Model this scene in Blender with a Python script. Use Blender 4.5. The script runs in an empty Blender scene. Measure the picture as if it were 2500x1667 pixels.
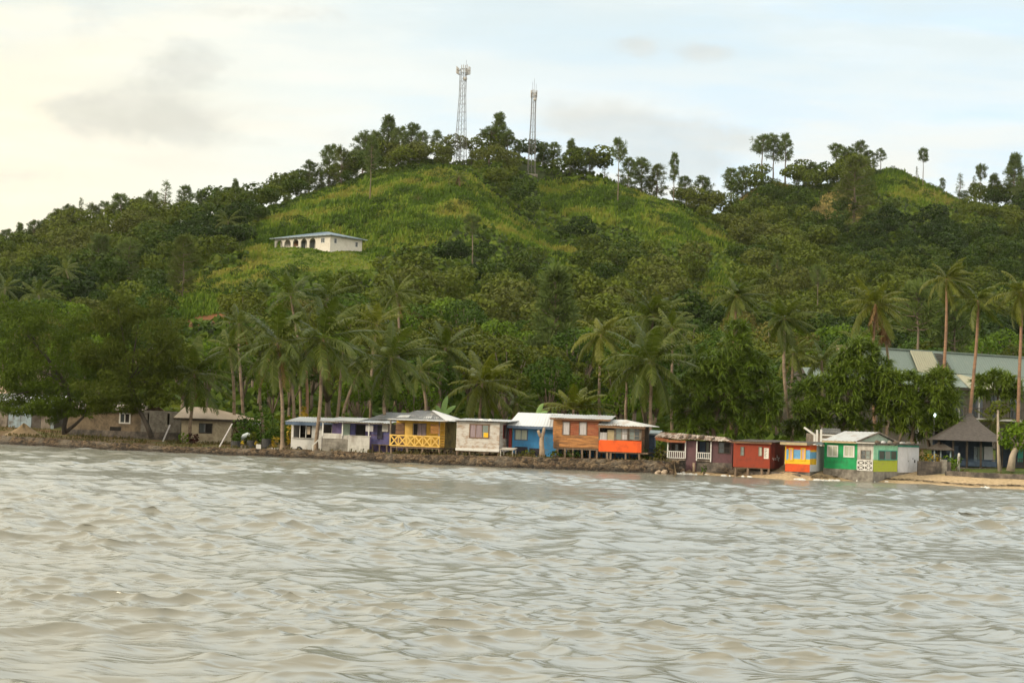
import bpy, math, random
import numpy as np
from mathutils import Vector, Matrix

random.seed(7)
R = math.radians
SC = bpy.context.scene
COL = SC.collection

# ------------------------------------------------------------------ camera geometry
F, CX, CY, CAMH = 4000.0, 1250.0, 833.5, 3.4
PITCH, ROLL = math.atan(201.5 / F), R(2.0)
_fw = np.array([0, math.cos(PITCH), math.sin(PITCH)])
_u0 = np.array([0, -math.sin(PITCH), math.cos(PITCH)])
_r0 = np.array([1.0, 0, 0])
_rc = math.cos(ROLL) * _r0 + math.sin(ROLL) * _u0
_uc = -math.sin(ROLL) * _r0 + math.cos(ROLL) * _u0
CAM = np.array([0, 0, CAMH])

def ray(px, py):
    return _fw + (px - CX) / F * _rc + (CY - py) / F * _uc

def P(px, py, Y):
    """World point on the sight line of a photo pixel at distance Y from the shore side."""
    d = ray(px, py)
    return CAM + d * (Y / d[1])

def proj(p):
    q = np.asarray(p, float) - CAM
    z = q @ _fw
    return CX + F * (q @ _rc) / z, CY - F * (q @ _uc) / z

def proj_n(q):
    q = q - CAM
    z = q @ _fw
    return CX + F * (q @ _rc) / z, CY - F * (q @ _uc) / z

def smooth(x):
    x = np.clip(x, 0, 1)
    return x * x * (3 - 2 * x)

# value noise (numpy)
_rs = np.random.RandomState(11)
_perm = _rs.rand(256, 256)
def vnoise(x, y):
    xi, yi = np.floor(x).astype(int), np.floor(y).astype(int)
    fx, fy = smooth(x - xi), smooth(y - yi)
    a = _perm[xi & 255, yi & 255]; b = _perm[(xi + 1) & 255, yi & 255]
    c = _perm[xi & 255, (yi + 1) & 255]; d = _perm[(xi + 1) & 255, (yi + 1) & 255]
    return (a * (1 - fx) + b * fx) * (1 - fy) + (c * (1 - fx) + d * fx) * fy
def fbm(x, y, o=4):
    s, a, t = 0, 1, 0
    for i in range(o):
        s = s + a * vnoise(x * 2 ** i + 17 * i, y * 2 ** i + 31 * i); t += a; a *= .5
    return s / t

# ------------------------------------------------------------------ objects
def tag(o, label=None, cat=None, group=None, kind=None):
    if label: o['label'] = label
    if cat: o['category'] = cat
    if group: o['group'] = group
    if kind: o['kind'] = kind
    return o

def thing(name, label, cat, loc=(0, 0, 0), rotz=0.0, group=None):
    o = bpy.data.objects.new(name, None)
    o.empty_display_size = .3
    COL.objects.link(o)
    o.location = tuple(float(v) for v in loc)
    o.rotation_euler = (0, 0, rotz)
    return tag(o, label, cat, group)

class MB:
    def __init__(s):
        s.v, s.f, s.m = [], [], []
        s.mi = 0
    def face(s, *pts):
        n = len(s.v)
        s.v += [tuple(float(c) for c in p) for p in pts]
        s.f.append(tuple(range(n, n + len(pts)))); s.m.append(s.mi)
        return s
    def idx(s, pts, faces):
        n = len(s.v)
        s.v += [tuple(float(c) for c in p) for p in pts]
        for f in faces:
            s.f.append(tuple(n + i for i in f)); s.m.append(s.mi)
        return s
    def hexa(s, p):      # 8 points: bottom 0-3, top 4-7
        return s.idx(p, [(0, 3, 2, 1), (4, 5, 6, 7), (0, 1, 5, 4), (1, 2, 6, 5), (2, 3, 7, 6), (3, 0, 4, 7)])
    def box(s, x0, x1, y0, y1, z0, z1):
        return s.hexa([(x0, y0, z0), (x1, y0, z0), (x1, y1, z0), (x0, y1, z0), (x0, y0, z1), (x1, y0, z1), (x1, y1, z1), (x0, y1, z1)])
    def beam(s, p, q, w, h=None):
        p, q = np.array(p, float), np.array(q, float)
        h = h or w
        d = q - p; d /= np.linalg.norm(d)
        up = np.array([0, 0, 1.0]) if abs(d[2]) < .9 else np.array([0, 1.0, 0])
        a = np.cross(d, up); a /= np.linalg.norm(a); b = np.cross(a, d)
        a *= w / 2; b *= h / 2
        return s.hexa([p - a - b, p + a - b, p + a + b, p - a + b, q - a - b, q + a - b, q + a + b, q - a + b])
    def slab(s, pts, th):   # planar polygon thickened downward
        n = len(pts)
        top = [np.array(p, float) for p in pts]
        bot = [p - np.array([0, 0, th]) for p in top]
        fs = [tuple(range(n)), tuple(range(2 * n - 1, n - 1, -1))]
        fs += [(i, n + i, n + (i + 1) % n, (i + 1) % n) for i in range(n)]
        return s.idx(top + bot, fs)
    def tube(s, path, rad, n=7):
        path = [np.array(p, float) for p in path]
        rings = []
        for i, p in enumerate(path):
            d = path[min(i + 1, len(path) - 1)] - path[max(i - 1, 0)]
            d = d / (np.linalg.norm(d) + 1e-9)
            up = np.array([0, 0, 1.0]) if abs(d[2]) < .9 else np.array([1.0, 0, 0])
            a = np.cross(d, up); a /= np.linalg.norm(a); b = np.cross(d, a)
            r = rad[i] if hasattr(rad, '__len__') else rad
            rings += [p + r * (math.cos(t) * a + math.sin(t) * b) for t in [2 * math.pi * k / n for k in range(n)]]
        fs = []
        for i in range(len(path) - 1):
            for k in range(n):
                k2 = (k + 1) % n
                fs.append((i * n + k, i * n + k2, (i + 1) * n + k2, (i + 1) * n + k))
        fs.append(tuple(range(n - 1, -1, -1))); fs.append(tuple(range((len(path) - 1) * n, len(path) * n)))
        return s.idx(rings, fs)
    def corr(s, a0, a1, b1, b0, pitch=.22, amp=.02, th=.02, sag=0.0, rng=None):
        """Corrugated sheet: a0-a1 is the eave, b0-b1 the ridge; ribs run from eave to ridge."""
        a0, a1, b0, b1 = [np.array(p, float) for p in (a0, a1, b0, b1)]
        nrm = np.cross(a1 - a0, b0 - a0); nrm /= np.linalg.norm(nrm)
        if nrm[2] < 0: nrm = -nrm
        L = max(np.linalg.norm(a1 - a0), np.linalg.norm(b1 - b0))
        n = max(2, int(L / pitch) * 2); rows = 3
        pts = []
        for side in (0, 1):
            for i in range(n + 1):
                t = i / n
                for k in range(rows + 1):
                    w = k / rows
                    p = (a0 * (1 - t) + a1 * t) * (1 - w) + (b0 * (1 - t) + b1 * t) * w
                    off = amp * (1 if i % 2 else -1) - side * th
                    off += sag * (vnoise(np.array([i * .23 + 5]), np.array([k * .9 + L]))[0] - .5)
                    pts.append(p + nrm * off)
        m = (n + 1) * (rows + 1)
        fs = []
        for i in range(n):
            for k in range(rows):
                q = i * (rows + 1) + k
                fs.append((q, q + rows + 1, q + rows + 2, q + 1))
                fs.append((m + q, m + q + 1, m + q + rows + 2, m + q + rows + 1))
        for i in range(n):
            q = i * (rows + 1)
            fs.append((q, m + q, m + q + rows + 1, q + rows + 1))
            q2 = q + rows
            fs.append((q2, q2 + rows + 1, m + q2 + rows + 1, m + q2))
        for k in range(rows):
            fs.append((k, k + 1, m + k + 1, m + k))
            q = n * (rows + 1) + k
            fs.append((q, m + q, m + q + 1, q + 1))
        return s.idx(pts, fs)
    def build(s, name, mat, parent=None, smooth_=False, label=None):
        me = bpy.data.meshes.new(name)
        me.from_pydata(s.v, [], s.f)
        for m in (mat if isinstance(mat, (list, tuple)) else [mat]): me.materials.append(m)
        if any(s.m): me.polygons.foreach_set('material_index', s.m)
        if smooth_: me.polygons.foreach_set('use_smooth', [True] * len(me.polygons))
        me.update()
        o = bpy.data.objects.new(name, me)
        COL.objects.link(o)
        if parent is not None: o.parent = parent
        if label: o['label'] = label
        return o

def npmesh(name, V, Q, mat, tone=None, smooth_=False, cols=None):
    """Mesh data from numpy arrays: V (N,3), Q (M,4)."""
    me = bpy.data.meshes.new(name)
    V = np.asarray(V, np.float32); Q = np.asarray(Q, np.int32)
    k = Q.shape[1]
    me.vertices.add(len(V)); me.vertices.foreach_set('co', V.ravel())
    me.loops.add(Q.size); me.loops.foreach_set('vertex_index', Q.ravel())
    me.polygons.add(len(Q))
    me.polygons.foreach_set('loop_start', np.arange(0, Q.size, k, dtype=np.int32))
    me.polygons.foreach_set('loop_total', np.full(len(Q), k, np.int32))
    me.polygons.foreach_set('use_smooth', np.full(len(Q), smooth_, bool))
    for m in (mat if isinstance(mat, (list, tuple)) else [mat]): me.materials.append(m)
    me.update(calc_edges=True)
    if tone is not None:
        a = me.attributes.new('tone', 'FLOAT', 'POINT')
        a.data.foreach_set('value', np.asarray(tone, np.float32))
    if cols is not None:
        a = me.attributes.new('mask', 'FLOAT_COLOR', 'POINT')
        a.data.foreach_set('color', np.asarray(cols, np.float32).ravel())
    return me

def link(name, me, parent=None):
    o = bpy.data.objects.new(name, me)
    COL.objects.link(o)
    if parent is not None: o.parent = parent
    return o

def quadmesh(name, QV, mat, tone=None):
    n = len(QV)
    return npmesh(name, QV.reshape(-1, 3), np.arange(4 * n).reshape(n, 4), mat, None if tone is None else np.repeat(tone, 4))

# ------------------------------------------------------------------ materials
def nt(name):
    m = bpy.data.materials.new(name); m.use_nodes = True
    t = m.node_tree; t.nodes.clear()
    return m, t, t.nodes, t.links

def ramp(N, stops):
    r = N.new('ShaderNodeValToRGB')
    e = r.color_ramp.elements
    while len(e) > 1: e.remove(e[-1])
    e[0].position, e[0].color = stops[0][0], (*stops[0][1], 1)
    for p, c in stops[1:]:
        x = e.new(p); x.color = (*c, 1)
    return r

def M(name, col, rough=.75, var=.18, scale=2.5, stretch=(1, 1, 1), dirt=None, dlo=.5, dhi=.75, dscale=1.2, dstretch=(1, 1, 1), bump=.15, bscale=12, metal=0, spec=.3):
    m, t, N, L = nt(name)
    out = N.new('ShaderNodeOutputMaterial'); b = N.new('ShaderNodeBsdfPrincipled')
    L.new(b.outputs[0], out.inputs[0])
    tc = N.new('ShaderNodeTexCoord')
    mp = N.new('ShaderNodeMapping'); mp.inputs['Scale'].default_value = stretch
    L.new(tc.outputs['Object'], mp.inputs[0])
    n1 = N.new('ShaderNodeTexNoise'); n1.inputs['Scale'].default_value = scale; n1.inputs['Detail'].default_value = 6; n1.inputs['Roughness'].default_value = .65
    L.new(mp.outputs[0], n1.inputs[0])
    c = np.array(col); var *= 1.35; dlo -= .05; dhi -= .10
    r = ramp(N, [(.28, tuple(c * (1 - var))), (.5, tuple(c)), (.72, tuple(np.minimum(c * (1 + var), 1)))])
    L.new(n1.outputs[0], r.inputs[0])
    last = r.outputs[0]
    if dirt is not None:
        mp2 = N.new('ShaderNodeMapping'); mp2.inputs['Scale'].default_value = dstretch
        L.new(tc.outputs['Object'], mp2.inputs[0])
        n2 = N.new('ShaderNodeTexNoise'); n2.inputs['Scale'].default_value = dscale; n2.inputs['Detail'].default_value = 7; n2.inputs['Roughness'].default_value = .7
        L.new(mp2.outputs[0], n2.inputs[0])
        mr = N.new('ShaderNodeMapRange'); mr.inputs[1].default_value = dlo; mr.inputs[2].default_value = dhi
        L.new(n2.outputs[0], mr.inputs[0])
        mx = N.new('ShaderNodeMix'); mx.data_type = 'RGBA'
        L.new(mr.outputs[0], mx.inputs[0]); L.new(last, mx.inputs[6]); mx.inputs[7].default_value = (*dirt, 1)
        last = mx.outputs[2]
    L.new(last, b.inputs['Base Color'])
    b.inputs['Roughness'].default_value = rough; b.inputs['Metallic'].default_value = metal
    b.inputs['Specular IOR Level'].default_value = spec
    if bump:
        n3 = N.new('ShaderNodeTexNoise'); n3.inputs['Scale'].default_value = bscale; n3.inputs['Detail'].default_value = 5
        L.new(tc.outputs['Object'], n3.inputs[0])
        bp = N.new('ShaderNodeBump'); bp.inputs['Strength'].default_value = bump; bp.inputs['Distance'].default_value = .05
        L.new(n3.outputs[0], bp.inputs['Height']); L.new(bp.outputs[0], b.inputs['Normal'])
    return m

def leafmat(name, cols, trans=.25, rough=.6, rnd=.45, spec=.1):
    """Leaves: colour from each leaf's own tone and each plant's own random value."""
    m, t, N, L = nt(name)
    out = N.new('ShaderNodeOutputMaterial'); b = N.new('ShaderNodeBsdfPrincipled')
    a = N.new('ShaderNodeAttribute'); a.attribute_name = 'tone'
    oi = N.new('ShaderNodeObjectInfo')
    m1 = N.new('ShaderNodeMath'); m1.operation = 'MULTIPLY'; m1.inputs[1].default_value = 1 - rnd
    L.new(a.outputs['Fac'], m1.inputs[0])
    m2 = N.new('ShaderNodeMath'); m2.operation = 'MULTIPLY_ADD'; m2.inputs[1].default_value = rnd
    L.new(oi.outputs['Random'], m2.inputs[0]); L.new(m1.outputs[0], m2.inputs[2])
    k = len(cols)
    r = ramp(N, [(i / (k - 1), c) for i, c in enumerate(cols)])
    L.new(m2.outputs[0], r.inputs[0])
    L.new(r.outputs[0], b.inputs['Base Color'])
    b.inputs['Roughness'].default_value = rough; b.inputs['Specular IOR Level'].default_value = spec
    if trans:
        tr = N.new('ShaderNodeBsdfTranslucent'); L.new(r.outputs[0], tr.inputs[0])
        mx = N.new('ShaderNodeMixShader'); mx.inputs[0].default_value = trans
        L.new(b.outputs[0], mx.inputs[1]); L.new(tr.outputs[0], mx.inputs[2]); L.new(mx.outputs[0], out.inputs[0])
    else:
        L.new(b.outputs[0], out.inputs[0])
    return m
# ------------------------------------------------------------------ material library
WHITE = M('white_paint', (.48, .46, .41), var=.12, dirt=(.25, .22, .18), dlo=.52, dhi=.8, dstretch=(1, 1, .35))
WHITE2 = M('clean_white_paint', (.60, .59, .55), var=.06, dirt=(.4, .36, .3), dlo=.6, dhi=.9)
HUTWHITE = M('white_weatherboard', (.50, .47, .42), var=.14, scale=1.5, stretch=(1, 1, 4), dirt=(.33, .24, .17), dlo=.52, dhi=.72, dscale=1.5, dstretch=(1, 1, 2.5))
CREAM = M('cream_render', (.46, .39, .27), var=.12, dirt=(.22, .17, .11), dlo=.5, dhi=.8)
HILLWHITE = M('white_render', (.60, .56, .48), var=.07, dirt=(.45, .4, .32), dlo=.58, dhi=.85, dscale=.8)
CONC = M('bare_concrete', (.22, .20, .165), var=.25, scale=4, dirt=(.09, .08, .065), dlo=.5, dhi=.75, bump=.3)
CONCD = M('stained_concrete', (.15, .125, .10), var=.3, scale=3, dirt=(.05, .045, .04), dlo=.45, dhi=.7, bump=.3)
BLOCK = M('brown_block_wall', (.20, .15, .095), var=.25, scale=5, dirt=(.09, .07, .045), dlo=.48, dhi=.75, bump=.3)
TIN = M('pale_tin', (.42, .43, .42), rough=.45, var=.1, dirt=(.30, .22, .16), dlo=.56, dhi=.8, dstretch=(1, .4, 1), metal=0, spec=.5)
TINW = M('white_tin', (.52, .53, .525), rough=.4, var=.05, dirt=(.5, .47, .43), dlo=.6, dhi=.9, spec=.5)
TINR = M('rusty_tin', (.45, .40, .34), rough=.6, var=.2, dirt=(.16, .085, .045), dlo=.44, dhi=.68, dscale=1.6, dstretch=(1.5, .5, 1))
TING = M('grey_tin', (.12, .12, .115), rough=.5, var=.25, dirt=(.35, .33, .3), dlo=.6, dhi=.8, spec=.5)
TINB = M('blue_grey_tin', (.27, .34, .37), rough=.55, var=.15, dirt=(.13, .12, .10), dlo=.5, dhi=.75, stretch=(6, 6, .4))
TINDK = M('dark_tin', (.095, .085, .07), rough=.7, var=.3, dirt=(.05, .035, .025), dlo=.45, dhi=.7, stretch=(5, 5, .4))
TANROOF = M('tan_roof_tin', (.46, .35, .24), rough=.6, var=.08, dirt=(.3, .2, .13), dlo=.6, dhi=.9, stretch=(3, 3, .6))
BLUEROOF = M('blue_roof_tin', (.11, .16, .21), rough=.5, var=.15)
TEAL = M('pale_teal_roof', (.16, .20, .172), rough=.55, var=.08, scale=1.2, dirt=(.22, .24, .19), dlo=.6, dhi=.9, stretch=(6, 6, 1))
ROOFCREAM = M('cream_roof', (.31, .30, .21), rough=.6, var=.08, scale=1.2, dirt=(.25, .22, .15), dlo=.6, dhi=.9)
SHINGLE = M('grey_shingles', (.082, .071, .062), rough=.8, var=.35, scale=4, stretch=(1, 1, 6), bump=.4)
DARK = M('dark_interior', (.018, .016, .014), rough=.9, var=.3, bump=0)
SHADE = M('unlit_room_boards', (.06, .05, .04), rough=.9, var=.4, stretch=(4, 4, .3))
BROWNW = M('brown_planks', (.20, .11, .055), var=.35, scale=2, stretch=(.6, .6, 7), dirt=(.07, .04, .025), dlo=.5, dhi=.75, dstretch=(.6, .6, 5))
ORANGEW = M('raw_orange_timber', (.42, .19, .062), var=.35, scale=1.4, stretch=(.5, .5, 6), dirt=(.17, .085, .04), dlo=.5, dhi=.72, dscale=1.5, dstretch=(.5, .5, 5), bump=.35)
REDW = M('faded_red_timber', (.27, .075, .035), var=.3, scale=1.6, stretch=(.5, .5, 6), dirt=(.33, .17, .08), dlo=.52, dhi=.75, dscale=1.8, dstretch=(.5, .5, 5), bump=.3)
GREYW = M('weathered_grey_timber', (.21, .175, .135), var=.3, scale=3, stretch=(2, 2, .5), dirt=(.08, .06, .045), dlo=.5, dhi=.75, bump=.3)
STILT = M('stilt_timber', (.17, .12, .08), var=.35, scale=4, stretch=(3, 3, .5), bump=.3)
YELLOW = M('yellow_paint', (.50, .29, .035), var=.15, dirt=(.25, .14, .04), dlo=.55, dhi=.8, dstretch=(1, 1, .4))
YELLOWB = M('bright_yellow_paint', (.66, .42, .10), var=.12, dirt=(.35, .2, .06), dlo=.55, dhi=.8)
OLIVE = M('olive_weatherboard', (.26, .19, .05), var=.2, scale=1.5, stretch=(1, 1, 4), dirt=(.1, .08, .03), dlo=.5, dhi=.75)
PURPLE = M('purple_paint', (.15, .115, .25), var=.2, dirt=(.07, .05, .1), dlo=.5, dhi=.8, dstretch=(1, 1, .4))
PURPLEB = M('indigo_boards', (.09, .09, .22), var=.25, dirt=(.12, .08, .12), dlo=.5, dhi=.8, dstretch=(.5, .5, 5))
MAUVE = M('mauve_paint', (.12, .06, .066), var=.18, dirt=(.08, .05, .05), dlo=.5, dhi=.8)
BLUE = M('sky_blue_paint', (.045, .21, .42), var=.18, scale=1.8, dirt=(.09, .15, .2), dlo=.55, dhi=.8)
BLUED = M('slate_blue_paint', (.09, .13, .19), var=.2)
STAIN = M('black_mould', (.03, .028, .04), var=.4)
MAROON = M('maroon_paint', (.19, .02, .018), var=.2)
ORANGE = M('orange_red_paint', (.72, .10, .012), var=.08, scale=4, dirt=(.45, .06, .01), dlo=.55, dhi=.8, rough=.6)
RED = M('brick_red_paint', (.26, .04, .016), var=.2, scale=2, dirt=(.16, .03, .015), dlo=.5, dhi=.75, dscale=2)
RED_SHADED = M('shaded_red_paint', (.20, .03, .016), var=.25, scale=2, dirt=(.10, .02, .012), dlo=.5, dhi=.75)  # darker copy of the hut red, painting shade onto the end wall
ORANGE2 = M('kiosk_orange_paint', (.60, .085, .015), var=.12, dirt=(.38, .07, .02), dlo=.55, dhi=.8)
KYELLOW = M('kiosk_yellow_paint', (.70, .42, .02), var=.12, dirt=(.4, .24, .05), dlo=.58, dhi=.8)
KBLUE = M('kiosk_blue_paint', (.13, .32, .52), var=.15, dirt=(.3, .4, .45), dlo=.55, dhi=.8)
GREEN = M('emerald_paint', (.012, .27, .085), var=.16, scale=2, dirt=(.02, .17, .06), dlo=.52, dhi=.75, dscale=2.5)
AQUA = M('aqua_paint', (.25, .55, .36), var=.12, dirt=(.2, .4, .25), dlo=.55, dhi=.8)
TEALP = M('teal_paint', (.05, .28, .22), var=.15)
LIME = M('lime_paint', (.38, .44, .03), var=.15, scale=3, dirt=(.3, .3, .06), dlo=.5, dhi=.75, dscale=3)
PALEG = M('pale_green_boards', (.29, .36, .28), var=.15)
LIGHTG = M('pale_grey_paint', (.52, .52, .53), var=.07, dirt=(.33, .32, .3), dlo=.6, dhi=.85, dstretch=(1, 1, .4))
PINKC = M('pink_curtain', (.50, .33, .27), var=.2, stretch=(8, 8, .5))
MAUVEC = M('mauve_curtain', (.26, .20, .21), var=.35, scale=2, stretch=(9, 9, .5), bump=0)
GREYC = M('grey_curtain', (.38, .36, .35), var=.35, scale=2, stretch=(9, 9, .4), bump=0)
PALEC = M('pale_green_curtain', (.38, .40, .31), var=.25, scale=2, stretch=(9, 9, .4), bump=0)
SILVER = M('silver_sheet', (.42, .39, .38), var=.2, scale=3, stretch=(6, 6, .4), rough=.5)
TANB = M('tan_board', (.36, .29, .17), var=.15)
NAVY = M('navy_paint', (.035, .055, .085), var=.3)
STONEW = M('white_lump', (.62, .60, .56), var=.12)
TARP = M('pale_tarp', (.50, .56, .56), var=.1)
ROPE = M('blue_rope', (.12, .25, .42), var=.1, bump=0)
STEEL = M('galvanised_steel', (.13, .125, .115), rough=.6, var=.15, metal=0)
PANELG = M('antenna_panel_grey', (.40, .38, .35), rough=.5, var=.08)
BARK = M('grey_bark', (.15, .115, .08), var=.35, scale=3, stretch=(1, 1, .4), bump=.5)
BARKD = M('dark_bark', (.05, .04, .03), var=.4, scale=3, stretch=(1, 1, .4), bump=.5)
BARKP = M('pale_bark', (.34, .28, .21), var=.25, scale=2, stretch=(1, 1, .5), bump=.3)
PALMBARK = M('palm_bark', (.25, .185, .125), var=.22, scale=1.2, stretch=(1, 1, 9), dirt=(.13, .09, .06), dlo=.5, dhi=.75, dscale=1.5, bump=.35)
PALMBARKR = M('reddish_palm_bark', (.27, .155, .09), var=.22, scale=1.2, stretch=(1, 1, 9), dirt=(.16, .1, .065), dlo=.5, dhi=.75, dscale=1.5, bump=.35)
STUMPW = M('bleached_stump_wood', (.32, .24, .16), var=.3, scale=2, stretch=(4, 4, .4), dirt=(.14, .1, .07), dlo=.5, dhi=.75, bump=.4)
DRIFT = M('driftwood_wood', (.10, .075, .05), var=.4, scale=3, stretch=(2, 2, 2), bump=.4)
TYRE = M('black_planter', (.035, .035, .033), var=.3)
PAPER = M('faded_paper', (.55, .44, .32), var=.1)
SIGNW = M('sign_board', (.60, .56, .48), var=.08)
INK = M('faded_ink', (.10, .09, .08), var=.2, bump=0)
RUSTROOF = M('rust_fascia', (.24, .085, .035), var=.3)
HUSK = M('coconut_husk', (.22, .20, .05), var=.3)
LEAFDRY = leafmat('dead_frond_leaf', [(.10, .055, .022), (.19, .11, .045), (.28, .18, .08)], trans=.15)

def glassmat(name, col=(.05, .06, .06), rough=.12):
    m, t, N, L = nt(name)
    out = N.new('ShaderNodeOutputMaterial'); b = N.new('ShaderNodeBsdfPrincipled')
    L.new(b.outputs[0], out.inputs[0])
    b.inputs['Base Color'].default_value = (*col, 1); b.inputs['Roughness'].default_value = rough
    tc = N.new('ShaderNodeTexCoord'); n = N.new('ShaderNodeTexNoise'); n.inputs['Scale'].default_value = 1.5
    L.new(tc.outputs['Object'], n.inputs[0])
    bp = N.new('ShaderNodeBump'); bp.inputs['Strength'].default_value = .15; bp.inputs['Distance'].default_value = .05
    L.new(n.outputs[0], bp.inputs['Height']); L.new(bp.outputs[0], b.inputs['Normal'])
    return m
GLASS = glassmat('window_glass')
GLASSG = glassmat('greenish_louvre_glass', (.16, .19, .17), .2)

LEAF = {
 'dark':  leafmat('dark_green_leaf', [(0.024, 0.049, 0.005), (0.046, 0.088, 0.008), (0.070, 0.126, 0.011)]),
 'olive': leafmat('olive_leaf', [(0.047, 0.062, 0.007), (0.085, 0.105, 0.009), (0.126, 0.144, 0.013)]),
 'bright': leafmat('bright_green_leaf', [(0.047, 0.092, 0.006), (0.092, 0.155, 0.008), (0.136, 0.208, 0.013)]),
 'brown': leafmat('brownish_leaf', [(0.070, 0.062, 0.013), (0.112, 0.102, 0.019), (0.146, 0.136, 0.028)]),
}
PINE = leafmat('pine_needles', [(0.058, 0.087, 0.023), (0.099, 0.139, 0.034), (0.146, 0.192, 0.048)], trans=.3)
PINEB = leafmat('brownish_pine_needles', [(0.064, 0.084, 0.017), (0.103, 0.130, 0.025), (0.140, 0.167, 0.034)], trans=.3)
CASU = leafmat('casuarina_needles', [(0.039, 0.057, 0.006), (0.065, 0.085, 0.009), (0.095, 0.118, 0.015)], trans=.3)
CASUG = leafmat('green_casuarina_needles', [(0.031, 0.053, 0.005), (0.055, 0.086, 0.006), (0.084, 0.122, 0.011)], trans=.3)
PALML = leafmat('palm_leaflet', [(0.033, 0.052, 0.004), (0.065, 0.092, 0.006), (0.193, 0.216, 0.041)], trans=.42, rough=.45, rnd=.2, spec=.3)
PALMY = leafmat('yellowish_palm_leaflet', [(0.050, 0.068, 0.004), (0.101, 0.119, 0.007), (0.239, 0.245, 0.041)], trans=.42, rough=.45, rnd=.2, spec=.3)
PANDL = leafmat('pandanus_leaf', [(0.053, 0.094, 0.007), (0.102, 0.158, 0.013), (0.170, 0.224, 0.026)], trans=.3, rough=.45, rnd=.2, spec=.25)
GRASSL = leafmat('reed_grass', [(0.060, 0.109, 0.010), (0.120, 0.190, 0.016), (0.176, 0.222, 0.026), (0.230, 0.222, 0.041)], trans=.3, rnd=0)
DRYL = leafmat('dry_grass', [(0.234, 0.186, 0.057), (0.351, 0.285, 0.095)], trans=.2, rnd=0)
UNDER = leafmat('undergrowth_leaf', [(0.024, 0.047, 0.005), (0.050, 0.088, 0.008), (0.092, 0.138, 0.013), (0.130, 0.160, 0.017)], trans=.25, rnd=0)
FORESTL = leafmat('forest_leaf', [(0.020, 0.040, 0.005), (0.039, 0.071, 0.007), (0.068, 0.092, 0.009), (0.102, 0.132, 0.012), (.090, .104, .018)], trans=.25, rnd=0)
ORNG = leafmat('orange_croton_leaf', [(.25, .12, .015), (.35, .22, .02), (.12, .14, .02)], trans=.25)
YELL = leafmat('yellow_croton_leaf', [(.40, .27, .02), (.52, .38, .04), (.2, .2, .03)], trans=.25)
RPLANT = leafmat('dark_red_leaf', [(.10, .018, .015), (.06, .02, .015), (.04, .05, .015)], trans=.2)
# ------------------------------------------------------------------ shoreline
def axof(p): return p[0] / p[1] * F + CX
def on_z(px, py, z):
    d = ray(px, py)
    return CAM + d * ((z - CAMH) / d[2])
_sh = [(0, 1083), (200, 1094), (400, 1103), (560, 1110), (750, 1118), (900, 1125), (1000, 1131), (1120, 1135.5), (1250, 1141.6), (1450, 1149), (1600, 1155),
       (1660, 1157), (1700, 1158.6), (1800, 1162.5), (1925, 1171), (2100, 1174), (2250, 1181), (2400, 1191), (2500, 1195)]
_sp = [on_z(x, y, 0) for x, y in _sh]
SHX = np.array([-1800, -700] + [axof(p) for p in _sp] + [3100, 4300])
SHY = np.array([200, 168] + [p[1] for p in _sp] + [112, 108])
def Ys(ax): return np.interp(ax, SHX, SHY)
WTX = np.array([-1800, 0, 200, 400, 560, 800, 1000, 1250, 1450, 1620, 4300])
WTZ = np.array([.8, .74, .67, .47, .58, .67, .72, .85, .92, 1.0, 1.0])
def wall_top(ax): return np.interp(ax, WTX, WTZ)
WALL_END = 1655.0

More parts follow.
